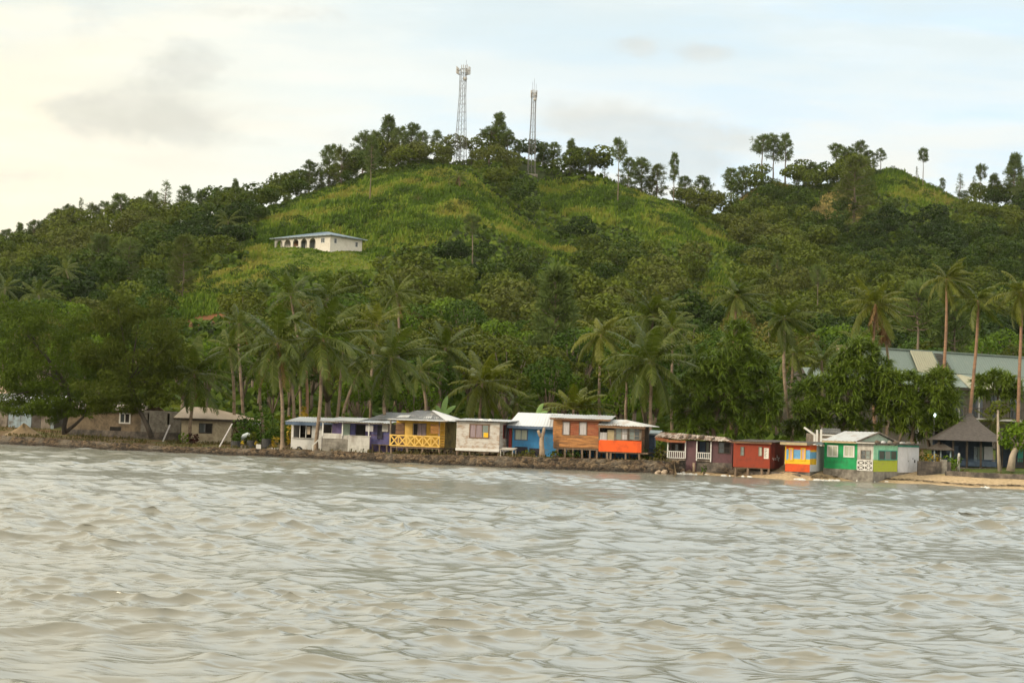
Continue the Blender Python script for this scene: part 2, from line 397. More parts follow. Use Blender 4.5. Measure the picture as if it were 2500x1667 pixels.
# ------------------------------------------------------------------ terrain heights
_cols = {
 -1600: [(170, 1010), (200, 960), (240, 930), (290, 890), (340, 860), (400, 840), (450, 830)],
 -600: [(170, 1015), (200, 945), (240, 885), (290, 820), (340, 770), (400, 725), (450, 700)],
 0: [(170, 1025), (200, 945), (240, 870), (290, 790), (340, 725), (400, 672), (450, 640)],
 135: [(170, 1028), (200, 946), (240, 866), (290, 775), (340, 700), (400, 636), (450, 598)],
 250: [(170, 1030), (200, 948), (240, 862), (290, 764), (340, 684), (400, 612), (450, 574)],
 390: [(170, 1034), (200, 952), (240, 860), (290, 752), (340, 665), (400, 588), (450, 556)],
 500: [(170, 1038), (200, 955), (240, 858), (275, 772), (283, 742), (340, 652), (400, 572), (450, 545)],
 640: [(170, 1042), (200, 960), (240, 860), (290, 730), (338, 618), (352, 606), (400, 535), (450, 512)],
 750: [(170, 1046), (200, 965), (240, 860), (290, 724), (334, 613), (358, 600), (400, 500), (450, 478)],
 876: [(170, 1049), (200, 968), (240, 864), (290, 730), (334, 622), (358, 600), (400, 468), (455, 432)],
 1000: [(170, 1054), (200, 975), (240, 870), (290, 745), (340, 622), (400, 452), (425, 425), (460, 400)],
 1130: [(170, 1058), (200, 980), (240, 874), (290, 752), (340, 640), (400, 462), (420, 438), (460, 386)],
 1250: [(170, 1062), (200, 985), (240, 880), (290, 765), (340, 672), (390, 545), (420, 500), (470, 385)],
 1350: [(170, 1064), (200, 990), (240, 886), (290, 775), (340, 690), (390, 610), (420, 550), (470, 410)],
 1480: [(170, 1068), (200, 998), (240, 896), (290, 788), (340, 695), (390, 600), (440, 470), (470, 442)],
 1640: [(170, 1073), (200, 1005), (240, 908), (290, 802), (340, 702), (390, 600), (430, 520), (470, 505)],
 1780: [(170, 1077), (200, 1012), (240, 920), (290, 815), (340, 718), (390, 632), (450, 575), (510, 492)],
 1860: [(170, 1080), (200, 1016), (240, 926), (290, 822), (340, 728), (400, 650), (450, 575), (515, 448)],
 2000: [(170, 1084), (200, 1021), (240, 935), (290, 838), (340, 748), (400, 655), (450, 560), (520, 446)],
 2100: [(170, 1087), (200, 1026), (240, 941), (290, 846), (340, 756), (400, 660), (450, 560), (525, 425)],
 2190: [(170, 1090), (200, 1030), (240, 946), (290, 852), (340, 762), (400, 668), (450, 570), (525, 403)],
 2270: [(170, 1092), (200, 1034), (240, 950), (290, 857), (340, 768), (400, 675), (450, 580), (525, 448)],
 2350: [(170, 1095), (200, 1038), (240, 954), (290, 862), (340, 772), (400, 682), (450, 595), (525, 490)],
 2500: [(170, 1100), (200, 1045), (240, 960), (290, 870), (340, 782), (400, 692), (450, 605), (525, 512)],
 3100: [(170, 1120), (200, 1070), (240, 990), (290, 910), (340, 830), (400, 750), (450, 680), (525, 600)],
 4200: [(170, 1150), (200, 1110), (240, 1050), (290, 1000), (340, 950), (400, 900), (450, 860), (525, 830)],
}
GAX = np.arange(-1500, 4121, 20.0)
GY = np.arange(166, 691, 4.0)
_ax, _z = [], []
for px in sorted(_cols):
    pts = _cols[px]
    yy = np.array([p[0] for p in pts]); pp = np.array([p[1] for p in pts])
    a, z = [], []
    yc = yy[-1]
    zc = P(px, pp[-1], yc)[2]
    for Y in GY:
        if Y <= yc:
            q = P(px, np.interp(Y, yy, pp), Y)
            a.append(axof(q)); z.append(q[2])
        else:
            a.append(axof(P(px, pp[-1], yc)))
            t = (Y - yc) / (690 - yc)
            z.append(zc - min(1, (Y - yc) / 25) ** 2 * 3 - t * (zc - 8))
    _ax.append(a); _z.append(z)
_ax, _z = np.array(_ax), np.array(_z)
HZ = np.stack([np.interp(GAX, _ax[:, j], _z[:, j]) for j in range(len(GY))], 1)
def blur(A, s, axis):
    r = int(3 * s); k = np.exp(-.5 * (np.arange(-r, r + 1) / s) ** 2); k /= k.sum()
    pad = [(0, 0), (0, 0)]; pad[axis] = (r, r)
    B = np.pad(A, pad, mode='edge')
    return np.apply_along_axis(lambda v: np.convolve(v, k, 'valid'), axis, B)
HZ = blur(blur(HZ, 1.3, 0), .8, 1)
_gx = (GAX[:, None] - CX) / F * GY[None, :]
_gyy = np.repeat(GY[None, :], len(GAX), 0)
HZ += (fbm(_gx / 16 + 50, _gyy / 16 + 50) - .5) * 4.0 * smooth((_gyy - 190) / 60)

# level yard cut for the arched house on the hill
HOUSE_Y = 344.0
_hc = P(777, 606, HOUSE_Y + 2)
_dd = np.sqrt((_gx - _hc[0]) ** 2 + ((_gyy - _hc[1]) * .9) ** 2)
_yard = P(760, 608, HOUSE_Y)[2] - .1
_tt = smooth((24 - _dd) / 12)
HZ = np.where(HZ > _yard, HZ * (1 - _tt) + _yard * _tt, HZ)
_fr = smooth((15 - np.abs(_gx - _hc[0])) / 4) * smooth((_hc[1] - 4 - _gyy) / 6) * smooth((_gyy - _hc[1] + 42) / 12)
HZ -= .55 * _fr

def flatz(ax, Y):
    ax = np.asarray(ax, float); Y = np.asarray(Y, float)
    d = Y - Ys(ax)
    land = wall_top(ax) - .05 + .022 * np.clip(d, 0, 60)
    sl = np.interp(ax, [1655, 1850, 2140, 2270], [.155, .15, .15, .10])
    beach = np.where(d < 8, sl * d, sl * 8 + .03 * (d - 8))
    t = smooth((ax - WALL_END) / 8)
    return land * (1 - t) + beach * t
def hillz(ax, Y):
    i = np.clip((np.asarray(ax, float) - GAX[0]) / 20.0, 0, len(GAX) - 1.001)
    j = np.clip((np.asarray(Y, float) - GY[0]) / 4.0, 0, len(GY) - 1.001)
    i0, j0 = np.floor(i).astype(int), np.floor(j).astype(int)
    fi, fj = i - i0, j - j0
    return (HZ[i0, j0] * (1 - fi) + HZ[i0 + 1, j0] * fi) * (1 - fj) + (HZ[i0, j0 + 1] * (1 - fi) + HZ[i0 + 1, j0 + 1] * fi) * fj
def gz(ax, Y):
    t = smooth((np.asarray(Y, float) - 152) / 20)
    return flatz(ax, Y) * (1 - t) + hillz(ax, np.maximum(Y, 166)) * t
def gzw(x, y): return float(gz(x / y * F + CX, y))
def gpt(px, Y, pyg=1080):
    """Point on the ground at distance Y in photo column px."""
    for _ in range(4):
        p = P(px, pyg, Y); z = gzw(p[0], p[1])
        pyg = proj((p[0], p[1], z))[1]
    return np.array([p[0], p[1], z])
_YY = np.arange(118, 600, .5)
def ray_ground(px, py):
    """Where the sight line of a pixel meets the ground."""
    d = ray(px, py); t = _YY / d[1]
    x = CAM[0] + d[0] * t; z = CAM[2] + d[2] * t
    k = np.argmax(z < gz(x / _YY * F + CX, _YY))
    if k == 0: return None
    return np.array([x[k], _YY[k], gzw(x[k], _YY[k])])
def crest(px):
    """Ground point of the skyline in a photo column."""
    Y = np.arange(300, 600, 2.0)
    x = (px - CX - 20) / F * Y
    z = gz(x / Y * F + CX, Y)
    k = np.argmax((z - CAMH) / Y)
    return np.array([x[k], Y[k], z[k]])

def inpoly(px, py, poly):
    c = np.zeros(len(px), bool); n = len(poly)
    for i in range(n):
        x1, y1 = poly[i]; x2, y2 = poly[(i + 1) % n]
        if y1 == y2: continue
        m = ((y1 > py) != (y2 > py)) & (px < (x2 - x1) * (py - y1) / (y2 - y1) + x1)
        c ^= m
    return c
GRASS = [
 [(575, 605), (650, 540), (760, 480), (880, 450), (990, 430), (1080, 415), (1150, 430), (1205, 478), (1265, 535), (1345, 588), (1435, 635), (1380, 650), (1280, 606), (1205, 566), (1120, 556), (1060, 612), (960, 622), (890, 630), (700, 630), (600, 622)],
 [(395, 742), (430, 700), (560, 666), (650, 652), (780, 652), (850, 658), (840, 668), (760, 682), (660, 694), (570, 722), (540, 765), (430, 790)],
 [(1470, 430), (1540, 462), (1620, 500), (1700, 540), (1790, 592), (1785, 628), (1720, 622), (1640, 575), (1570, 535), (1500, 492)],
 [(1310, 445), (1460, 445), (1560, 492), (1640, 560), (1700, 602), (1630, 606), (1540, 560), (1420, 548), (1320, 505)],
 [(2120, 400), (2190, 395), (2270, 440), (2355, 482), (2350, 502), (2260, 512), (2190, 485), (2130, 470)],
 [(1700, 680), (1760, 655), (1810, 700), (1760, 748), (1710, 730)],
]
DRY = [[(1975, 520), (2010, 480), (2060, 468), (2100, 500), (2110, 540), (2000, 545)], [(1775, 470), (1850, 462), (1850, 486), (1790, 500)], [(2235, 470), (2290, 462), (2352, 486), (2350, 506), (2280, 502)], [(1880, 445), (1960, 440), (1960, 458), (1890, 462)]]
SOIL = [[(402, 784), (420, 742), (495, 732), (560, 756), (548, 790), (470, 794)]]
def region(px, py, polys):
    m = np.zeros(len(px), bool)
    for q in polys: m |= inpoly(px, py, q)
    return m

YARD = [[(590, 598), (915, 598), (915, 668), (590, 668)]]
# hillside mesh
_V = np.stack([_gx, _gyy, gz(_gx / _gyy * F + CX, _gyy)], -1).reshape(-1, 3)
_na, _nb = len(GAX), len(GY)
_i = np.arange(_na - 1)[:, None] * _nb + np.arange(_nb - 1)[None, :]
_Q = np.stack([_i, _i + _nb, _i + _nb + 1, _i + 1], -1).reshape(-1, 4)
_px, _py = proj_n(_V)
_front = _V[:, 1] < 560
_mask = np.stack([(region(_px, _py, GRASS + YARD) & _front), region(_px, _py, SOIL) & (_V[:, 1] < 320), region(_px, _py, DRY) & _front, np.ones(len(_V))], -1).astype(float)

def hillmat():
    m, t, N, L = nt('hillside_ground')
    out = N.new('ShaderNodeOutputMaterial'); b = N.new('ShaderNodeBsdfPrincipled'); L.new(b.outputs[0], out.inputs[0])
    a = N.new('ShaderNodeAttribute'); a.attribute_name = 'mask'
    sp = N.new('ShaderNodeSeparateColor'); L.new(a.outputs['Color'], sp.inputs[0])
    tc = N.new('ShaderNodeTexCoord')
    n = N.new('ShaderNodeTexNoise'); n.inputs['Scale'].default_value = .35; n.inputs['Detail'].default_value = 8; L.new(tc.outputs['Object'], n.inputs[0])
    r0 = ramp(N, [(.3, (.018, .028, .009)), (.6, (.035, .05, .014)), (.8, (.05, .045, .02))]); L.new(n.outputs[0], r0.inputs[0])
    r1 = ramp(N, [(.3, (.06, .085, .013)), (.55, (.10, .125, .018)), (.75, (.14, .125, .03))]); L.new(n.outputs[0], r1.inputs[0])
    r2 = ramp(N, [(.3, (.16, .07, .03)), (.7, (.24, .11, .05))]); L.new(n.outputs[0], r2.inputs[0])
    r3 = ramp(N, [(.3, (.15, .12, .05)), (.7, (.22, .17, .07))]); L.new(n.outputs[0], r3.inputs[0])
    last = r0.outputs[0]
    for k, r in ((0, r1), (2, r3), (1, r2)):
        mx = N.new('ShaderNodeMix'); mx.data_type = 'RGBA'
        L.new(sp.outputs[k], mx.inputs[0]); L.new(last, mx.inputs[6]); L.new(r.outputs[0], mx.inputs[7]); last = mx.outputs[2]
    L.new(last, b.inputs['Base Color']); b.inputs['Roughness'].default_value = .95; b.inputs['Specular IOR Level'].default_value = .1
    bp = N.new('ShaderNodeBump'); bp.inputs['Strength'].default_value = .6; bp.inputs['Distance'].default_value = .5
    L.new(n.outputs[0], bp.inputs['Height']); L.new(bp.outputs[0], b.inputs['Normal'])
    return m
tag(link('hillside', npmesh('hillside', _V, _Q, hillmat(), smooth_=True, cols=_mask)), 'steep green hillside rising behind the shore huts', 'hill', kind='structure')

# flat ground between wall / beach and the foot of the hill
def groundmat():
    m, t, N, L = nt('shore_ground')
    out = N.new('ShaderNodeOutputMaterial'); b = N.new('ShaderNodeBsdfPrincipled'); L.new(b.outputs[0], out.inputs[0])
    tc = N.new('ShaderNodeTexCoord')
    n = N.new('ShaderNodeTexNoise'); n.inputs['Scale'].default_value = .5; n.inputs['Detail'].default_value = 8; L.new(tc.outputs['Object'], n.inputs[0])
    n2 = N.new('ShaderNodeTexNoise'); n2.inputs['Scale'].default_value = 5; n2.inputs['Detail'].default_value = 6; L.new(tc.outputs['Object'], n2.inputs[0])
    r0 = ramp(N, [(.3, (.10, .06, .03)), (.5, (.16, .10, .05)), (.62, (.10, .09, .03)), (.75, (.07, .085, .02))]); L.new(n.outputs[0], r0.inputs[0])
    r1 = ramp(N, [(.3, (.36, .26, .14)), (.6, (.46, .34, .20)), (.8, (.53, .41, .26))]); L.new(n2.outputs[0], r1.inputs[0])
    a = N.new('ShaderNodeAttribute'); a.attribute_name = 'mask'
    sp = N.new('ShaderNodeSeparateColor'); L.new(a.outputs['Color'], sp.inputs[0])
    mx = N.new('ShaderNodeMix'); mx.data_type = 'RGBA'
    L.new(sp.outputs[0], mx.inputs[0]); L.new(r0.outputs[0], mx.inputs[6]); L.new(r1.outputs[0], mx.inputs[7])
    r2 = ramp(N, [(.3, (.05, .075, .012)), (.7, (.10, .12, .02))]); L.new(n.outputs[0], r2.inputs[0])
    mx2 = N.new('ShaderNodeMix'); mx2.data_type = 'RGBA'
    L.new(sp.outputs[1], mx2.inputs[0]); L.new(mx.outputs[2], mx2.inputs[6]); L.new(r2.outputs[0], mx2.inputs[7])
    dk = N.new('ShaderNodeMix'); dk.data_type = 'RGBA'; dk.blend_type = 'MULTIPLY'; dk.inputs[0].default_value = .6
    rr = ramp(N, [(.3, (.6, .6, .6)), (.7, (1.2, 1.2, 1.2))]); L.new(n2.outputs[0], rr.inputs[0])
    L.new(mx2.outputs[2], dk.inputs[6]); L.new(rr.outputs[0], dk.inputs[7])
    L.new(dk.outputs[2], b.inputs['Base Color']); b.inputs['Roughness'].default_value = .95; b.inputs['Specular IOR Level'].default_value = .15
    bp = N.new('ShaderNodeBump'); bp.inputs['Strength'].default_value = .5; bp.inputs['Distance'].default_value = .1
    L.new(n2.outputs[0], bp.inputs['Height']); L.new(bp.outputs[0], b.inputs['Normal'])
    return m
GM = groundmat()
LAWN_Y = 2.0
def retain(ax):      # distance behind the waterline of the low right-hand retaining wall
    return 5.6
def ground_grid(ax0, ax1, d0, d1f, nd, name, label, cat, dax=6.0):
    ax = np.arange(ax0, ax1 + .1, dax)
    t = np.linspace(0, 1, nd) ** 1.6
    ys = Ys(ax)
    Y = (ys + d0)[:, None] * (1 - t) + d1f * t
    A = np.repeat(ax[:, None], nd, 1)
    Z = gz(A, Y)
    X = (A - CX) / F * Y
    Z = Z + (fbm(X / 1.5, Y / 1.5) - .5) * .14 * smooth((Y - ys[:, None]) / 2)
    V = np.stack([X, Y, Z], -1).reshape(-1, 3)
    i = np.arange(len(ax) - 1)[:, None] * nd + np.arange(nd - 1)[None, :]
    Q = np.stack([i, i + nd, i + nd + 1, i + 1], -1).reshape(-1, 4)
    d = (Y - ys[:, None]).ravel(); Af = A.ravel()
    sand = smooth((Af - WALL_END + 5) / 20) * smooth((9.5 - d + 3 * (fbm(V[:, 0] / 2, V[:, 1] / 2) - .5)) / 1.5)
    lawn = np.clip(smooth((Af - 2255) / 20) * smooth((d - 6) / 1.0) + (Af < 1655) * smooth((fbm(V[:, 0] / 3 + 9, V[:, 1] / 2) - .52) * 8) * .7, 0, 1)
    o = link(name, npmesh(name, V, Q, GM, smooth_=True, cols=np.stack([sand, lawn, sand * 0, sand * 0 + 1], -1)))
    tag(o, label, cat, kind='structure')
ground_grid(-1490, WALL_END, .35, 166.5, 46, 'ground', 'bare brown earth behind the stone sea wall', 'ground')
ground_grid(WALL_END, 4110, -9.0, 166.5, 56, 'beach', 'yellow sand beach below the bright huts', 'beach')

# seabed under the shallows, closing the land downward
_b = MB(); _b.face((-900, -60, -3), (900, -60, -3), (900, 900, -3), (-900, 900, -3))
tag(_b.build('seabed', M('seabed_sand', (.12, .12, .09), bump=0)), 'pale seabed under the bay', 'seabed', kind='structure')

# stone sea wall
def wallmat():
    m, t, N, L = nt('sea_wall_stone')
    out = N.new('ShaderNodeOutputMaterial'); b = N.new('ShaderNodeBsdfPrincipled'); L.new(b.outputs[0], out.inputs[0])
    tc = N.new('ShaderNodeTexCoord'); mp = N.new('ShaderNodeMapping'); mp.inputs['Scale'].default_value = (1, 1, 1.5); L.new(tc.outputs['Object'], mp.inputs[0])
    nz = N.new('ShaderNodeTexNoise'); nz.inputs['Scale'].default_value = 2; L.new(mp.outputs[0], nz.inputs[0])
    ad = N.new('ShaderNodeMixRGB'); ad.inputs[0].default_value = .18; L.new(mp.outputs[0], ad.inputs[1]); L.new(nz.outputs['Color'], ad.inputs[2])
    v = N.new('ShaderNodeTexVoronoi'); v.inputs['Scale'].default_value = 4.2; L.new(ad.outputs[0], v.inputs[0])
    v2 = N.new('ShaderNodeTexVoronoi'); v2.feature = 'DISTANCE_TO_EDGE'; v2.inputs['Scale'].default_value = 4.2; L.new(ad.outputs[0], v2.inputs[0])
    hs = N.new('ShaderNodeSeparateColor'); L.new(v.outputs['Color'], hs.inputs[0])
    r = ramp(N, [(0, (.03, .023, .015)), (.35, (.07, .050, .029)), (.6, (.12, .083, .048)), (.85, (.19, .14, .086)), (1, (.08, .05, .03))]); L.new(hs.outputs[0], r.inputs[0])
    n = N.new('ShaderNodeTexNoise'); n.inputs['Scale'].default_value = 9; n.inputs['Detail'].default_value = 8; L.new(tc.outputs['Object'], n.inputs[0])
    r2 = ramp(N, [(.3, (.45, .42, .4)), (.65, (1.15, 1.1, 1))]); L.new(n.outputs[0], r2.inputs[0])
    mu = N.new('ShaderNodeMix'); mu.data_type = 'RGBA'; mu.blend_type = 'MULTIPLY'; mu.inputs[0].default_value = 1; L.new(r.outputs[0], mu.inputs[6]); L.new(r2.outputs[0], mu.inputs[7])
    # wide patches of grey mortar and render
    n3 = N.new('ShaderNodeTexNoise'); n3.inputs['Scale'].default_value = .45; n3.inputs['Detail'].default_value = 5; L.new(tc.outputs['Object'], n3.inputs[0])
    mr = N.new('ShaderNodeMapRange'); mr.inputs[1].default_value = .52; mr.inputs[2].default_value = .66; mr.inputs[4].default_value = .65; L.new(n3.outputs[0], mr.inputs[0])
    mx = N.new('ShaderNodeMix'); mx.data_type = 'RGBA'; L.new(mr.outputs[0], mx.inputs[0]); L.new(mu.outputs[2], mx.inputs[6]); mx.inputs[7].default_value = (.17, .145, .11, 1)
    # wet band at the waterline
    sx = N.new('ShaderNodeSeparateXYZ'); L.new(tc.outputs['Object'], sx.inputs[0])
    wz = N.new('ShaderNodeMath'); wz.operation = 'MULTIPLY_ADD'; wz.inputs[1].default_value = .3; L.new(n.outputs[0], wz.inputs[0]); L.new(sx.outputs[2], wz.inputs[2])
    mr2 = N.new('ShaderNodeMapRange'); mr2.inputs[1].default_value = .28; mr2.inputs[2].default_value = .5; mr2.inputs[3].default_value = .35; mr2.inputs[4].default_value = 1; L.new(wz.outputs[0], mr2.inputs[0])
    mw = N.new('ShaderNodeMix'); mw.data_type = 'RGBA'; mw.blend_type = 'MULTIPLY'; mw.inputs[0].default_value = 1; L.new(mx.outputs[2], mw.inputs[6]); L.new(mr2.outputs[0], mw.inputs[7])
    L.new(mw.outputs[2], b.inputs['Base Color']); b.inputs['Roughness'].default_value = .85
    mh = N.new('ShaderNodeMath'); mh.operation = 'MULTIPLY_ADD'; mh.inputs[1].default_value = .35
    L.new(n.outputs[0], mh.inputs[0]); L.new(v2.outputs['Distance'], mh.inputs[2])
    bp = N.new('ShaderNodeBump'); bp.inputs['Strength'].default_value = 1; bp.inputs['Distance'].default_value = .15
    L.new(mh.outputs[0], bp.inputs['Height']); L.new(bp.outputs[0], b.inputs['Normal'])
    return m
WALLM = wallmat()
def stone_wall(ax0, ax1, name, label, dax=3.0, rows=14, seed=0, top=None, d0=0.0, thick=.55, zb=-.5, rough=.09):
    ax = np.arange(ax0, ax1 + .01, dax)
    ys = Ys(ax) + d0
    zt = wall_top(ax) if top is None else np.full(len(ax), top)
    # profile: front foot -> front top -> back top -> back foot
    prof = [(-.28 * (1 - k / (rows - 1)), k / (rows - 1)) for k in range(rows)] + [(thick * .4, 1.0), (thick, .97), (thick, .0)]
    m = len(prof)
    V = np.zeros((len(ax), m, 3))
    rs = np.random.RandomState(seed)
    for j, (off, h) in enumerate(prof):
        Y = ys + off
        z = zb + (zt - zb) * h
        x = (ax - CX) / F * ys
        n1 = fbm(x * 1.6 + seed * 7, np.full_like(x, j * .55 + 3), 3) - .5
        n2 = vnoise(x * 4.5 + seed * 3, np.full_like(x, j * .9)) - .5
        if 0 < j < m - 1:
            Y = Y - (n1 * rough * 2 + n2 * rough * .8)
            z = z + (n2 * .10 + n1 * .16) * (h > .85)
        V[:, j] = np.stack([x, Y, z], -1)
    i = np.arange(len(ax) - 1)[:, None] * m + np.arange(m - 1)[None, :]
    Q = np.stack([i, i + m, i + m + 1, i + 1], -1).reshape(-1, 4)
    Vf = V.reshape(-1, 3)
    Q = Q.tolist()
    b = MB(); b.v = [tuple(v) for v in Vf]; b.f = [tuple(q) for q in Q]; b.m = [0] * len(Q)
    b.f.append(tuple(range(m))); b.m.append(0)
    e = (len(ax) - 1) * m
    b.f.append(tuple(range(e + m - 1, e - 1, -1))); b.m.append(0)
    o = b.build(name, WALLM)
    return tag(o, label, 'sea wall')
SEAWALL = stone_wall(-1400, WALL_END, 'sea_wall', 'long rough brown stone sea wall along the water under the huts', seed=1)

def wall_return():
    y0 = float(Ys(WALL_END)); x0 = (WALL_END - CX) / F * y0; rs = np.random.RandomState(2); mb = MB(); n = 14; rows = 6; pts = []
    for i in range(n):
        t = i / (n - 1); y = y0 - .1 + 11 * t
        for j in range(rows): pts.append((x0 + .42 + .12 * t * 11 * .97 + rs.normal() * .06, y, -.5 + (wall_top(WALL_END) + .55) * j / (rows - 1) + (rs.normal() * .05 if j else 0)))
        pts.append((x0 - .2 + .12 * t * 11, y, wall_top(WALL_END) + .04)); pts.append((x0 - .2 + .12 * t * 11, y, -.5))
    m = rows + 2
    fs = [(i * m + j, (i + 1) * m + j, (i + 1) * m + j + 1, i * m + j + 1) for i in range(n - 1) for j in range(m - 1)] + [tuple(range(m - 1, -1, -1)), tuple(range((n - 1) * m, n * m))]
    mb.idx(pts, fs).build('return_wall', WALLM, SEAWALL)
wall_return()
# ------------------------------------------------------------------ water
def watermat():
    m, t, N, L = nt('sea_water')
    out = N.new('ShaderNodeOutputMaterial'); b = N.new('ShaderNodeBsdfPrincipled'); L.new(b.outputs[0], out.inputs[0])
    tc = N.new('ShaderNodeTexCoord')
    b.inputs['Base Color'].default_value = (.195, .19, .152, 1)
    b.inputs['Roughness'].default_value = .07; b.inputs['IOR'].default_value = 1.36; b.inputs['Specular IOR Level'].default_value = .5
    b.inputs['Roughness'].default_value = .19
    mp = N.new('ShaderNodeMapping'); mp.inputs['Scale'].default_value = (.55, 1.25, 1); mp.inputs['Rotation'].default_value = (0, 0, .28); L.new(tc.outputs['Object'], mp.inputs[0])
    n1 = N.new('ShaderNodeTexNoise'); n1.noise_type = 'RIDGED_MULTIFRACTAL'; n1.inputs['Scale'].default_value = 3.6; n1.inputs['Detail'].default_value = 5; n1.inputs['Roughness'].default_value = .5; n1.inputs['Distortion'].default_value = .5; L.new(mp.outputs[0], n1.inputs[0])
    n2 = N.new('ShaderNodeTexNoise'); n2.inputs['Scale'].default_value = .22; n2.inputs['Detail'].default_value = 3; L.new(tc.outputs['Object'], n2.inputs[0])
    mr = N.new('ShaderNodeMapRange'); mr.inputs[1].default_value = .35; mr.inputs[2].default_value = .65; mr.inputs[3].default_value = .32; mr.inputs[4].default_value = .66; L.new(n2.outputs[0], mr.inputs[0])
    bp = N.new('ShaderNodeBump'); bp.inputs['Distance'].default_value = .06; L.new(mr.outputs[0], bp.inputs['Strength'])
    L.new(n1.outputs[0], bp.inputs['Height']); L.new(bp.outputs[0], b.inputs['Normal'])
    return m

def build_water():
    rs = np.random.RandomState(3); f4 = np.float32
    st = 1.0026
    d, rows = 11.0, []
    while d < 215:
        rows.append(d); d *= st
    rows = np.array([5, 8] + rows + [260, 420, 860])
    a = np.concatenate([np.linspace(-1.3, -.42, 12), np.linspace(-.40, .40, 820), np.linspace(.42, 1.3, 12)])
    D, A = np.meshgrid(rows, a, indexing='ij')
    X0, Y0 = (D * np.tan(A)).astype(f4), D.astype(f4)
    X, Y, Z = X0.copy(), Y0.copy(), np.zeros_like(X0)
    sp = np.maximum((st - 1) * D * 2.4, .03).astype(f4)
    fade = (1 - smooth((np.abs(A) - .38) / .1)).astype(f4)
    main = R(-74)        # travel direction: toward the boat, slightly to the right
    n = 95
    lam = np.exp(np.linspace(np.log(.26), np.log(5.0), n))
    gn = [(.3 + 2.5 * smooth(vnoise(X0 / s_ + 11.3 * j, Y0 / (s_ * .8) + 5.7 * j) * 1.7 - .45)).astype(f4) for j, s_ in enumerate((3.0, 4.5, 7.0, 11.0, 16.0, 24.0))]
    for k in range(n):
        L_ = lam[k]
        th = main + rs.normal() * (.62 if L_ > 1.6 else .85)
        amp = WAMP * L_ * (.75 if L_ < .5 else 1.0 if L_ < 1.3 else (1.3 / L_) ** .6) * rs.uniform(.5, 1.4)
        kk = 2 * math.pi / L_
        cx, cy = math.cos(th), math.sin(th)
        ph = (kk * (cx * X0 + cy * Y0) + rs.uniform(0, 6.28)).astype(f4)
        j = min(5, max(0, int(round(np.log(L_ * 8 / 3.0) / .42)) + rs.randint(-1, 2)))
        w = (amp * fade * smooth((L_ / sp - 1.2) / 1.5)).astype(f4) * gn[j]
        c, s = np.cos(ph), np.sin(ph)
        Z += w * c
        X -= WQ * w * s * f4(cx); Y -= WQ * w * s * f4(cy)
    ax = X / np.maximum(Y, 1) * F + CX
    near = smooth((Ys(ax) + 1 - Y) / 14)
    Z *= .35 + .65 * near
    V = np.stack([X, Y, Z], -1).reshape(-1, 3)
    nr, nc = D.shape
    i = np.arange(nr - 1)[:, None] * nc + np.arange(nc - 1)[None, :]
    Q = np.stack([i, i + 1, i + nc + 1, i + nc], -1).reshape(-1, 4)
    o = link('water', npmesh('water', V, Q, watermat(), smooth_=True))
    tag(o, 'choppy pale grey-green sea filling the bay', 'water', kind='structure')
WAMP, WQ = .0038, 2.0
build_water()

# surf where small waves break on the sand
def surf():
    rs = np.random.RandomState(5)
    V, Q = [], []
    for k in range(45):
        c0 = [1665, 1690, 1760, 1790, 1840, 1950, 1975, 2005, 2040, 2060, 2120, 2160, 2410][rs.randint(13)] + rs.normal() * 14
        hw = rs.uniform(2, 9); m = 5; ax = np.linspace(c0 - hw, c0 + hw, 9); base = len(V); off = -.15 + rs.normal() * .3
        for i, a_ in enumerate(ax):
            e = math.sin(math.pi * i / 8) ** .7
            for j in range(m):
                t = j / (m - 1) - .5
                Y = float(Ys(a_)) + off + rs.normal() * .03 + t * .28 * e
                V.append(((a_ - CX) / F * Y, Y, .02 + .09 * e * (1 - (2 * t) ** 2) * (.4 + rs.rand()) - .06 * (abs(t) > .45)))
        for i in range(8):
            for j in range(m - 1):
                q = base + i * m + j; Q.append((q, q + m, q + m + 1, q + 1))
    o = link('foam', npmesh('foam', V, Q, M('surf_foam', (.72, .70, .64), rough=.9, var=.15, scale=6, bump=.5), smooth_=False))
    tag(o, 'thin white foam where ripples break on the sand', 'foam', kind='stuff')
surf()
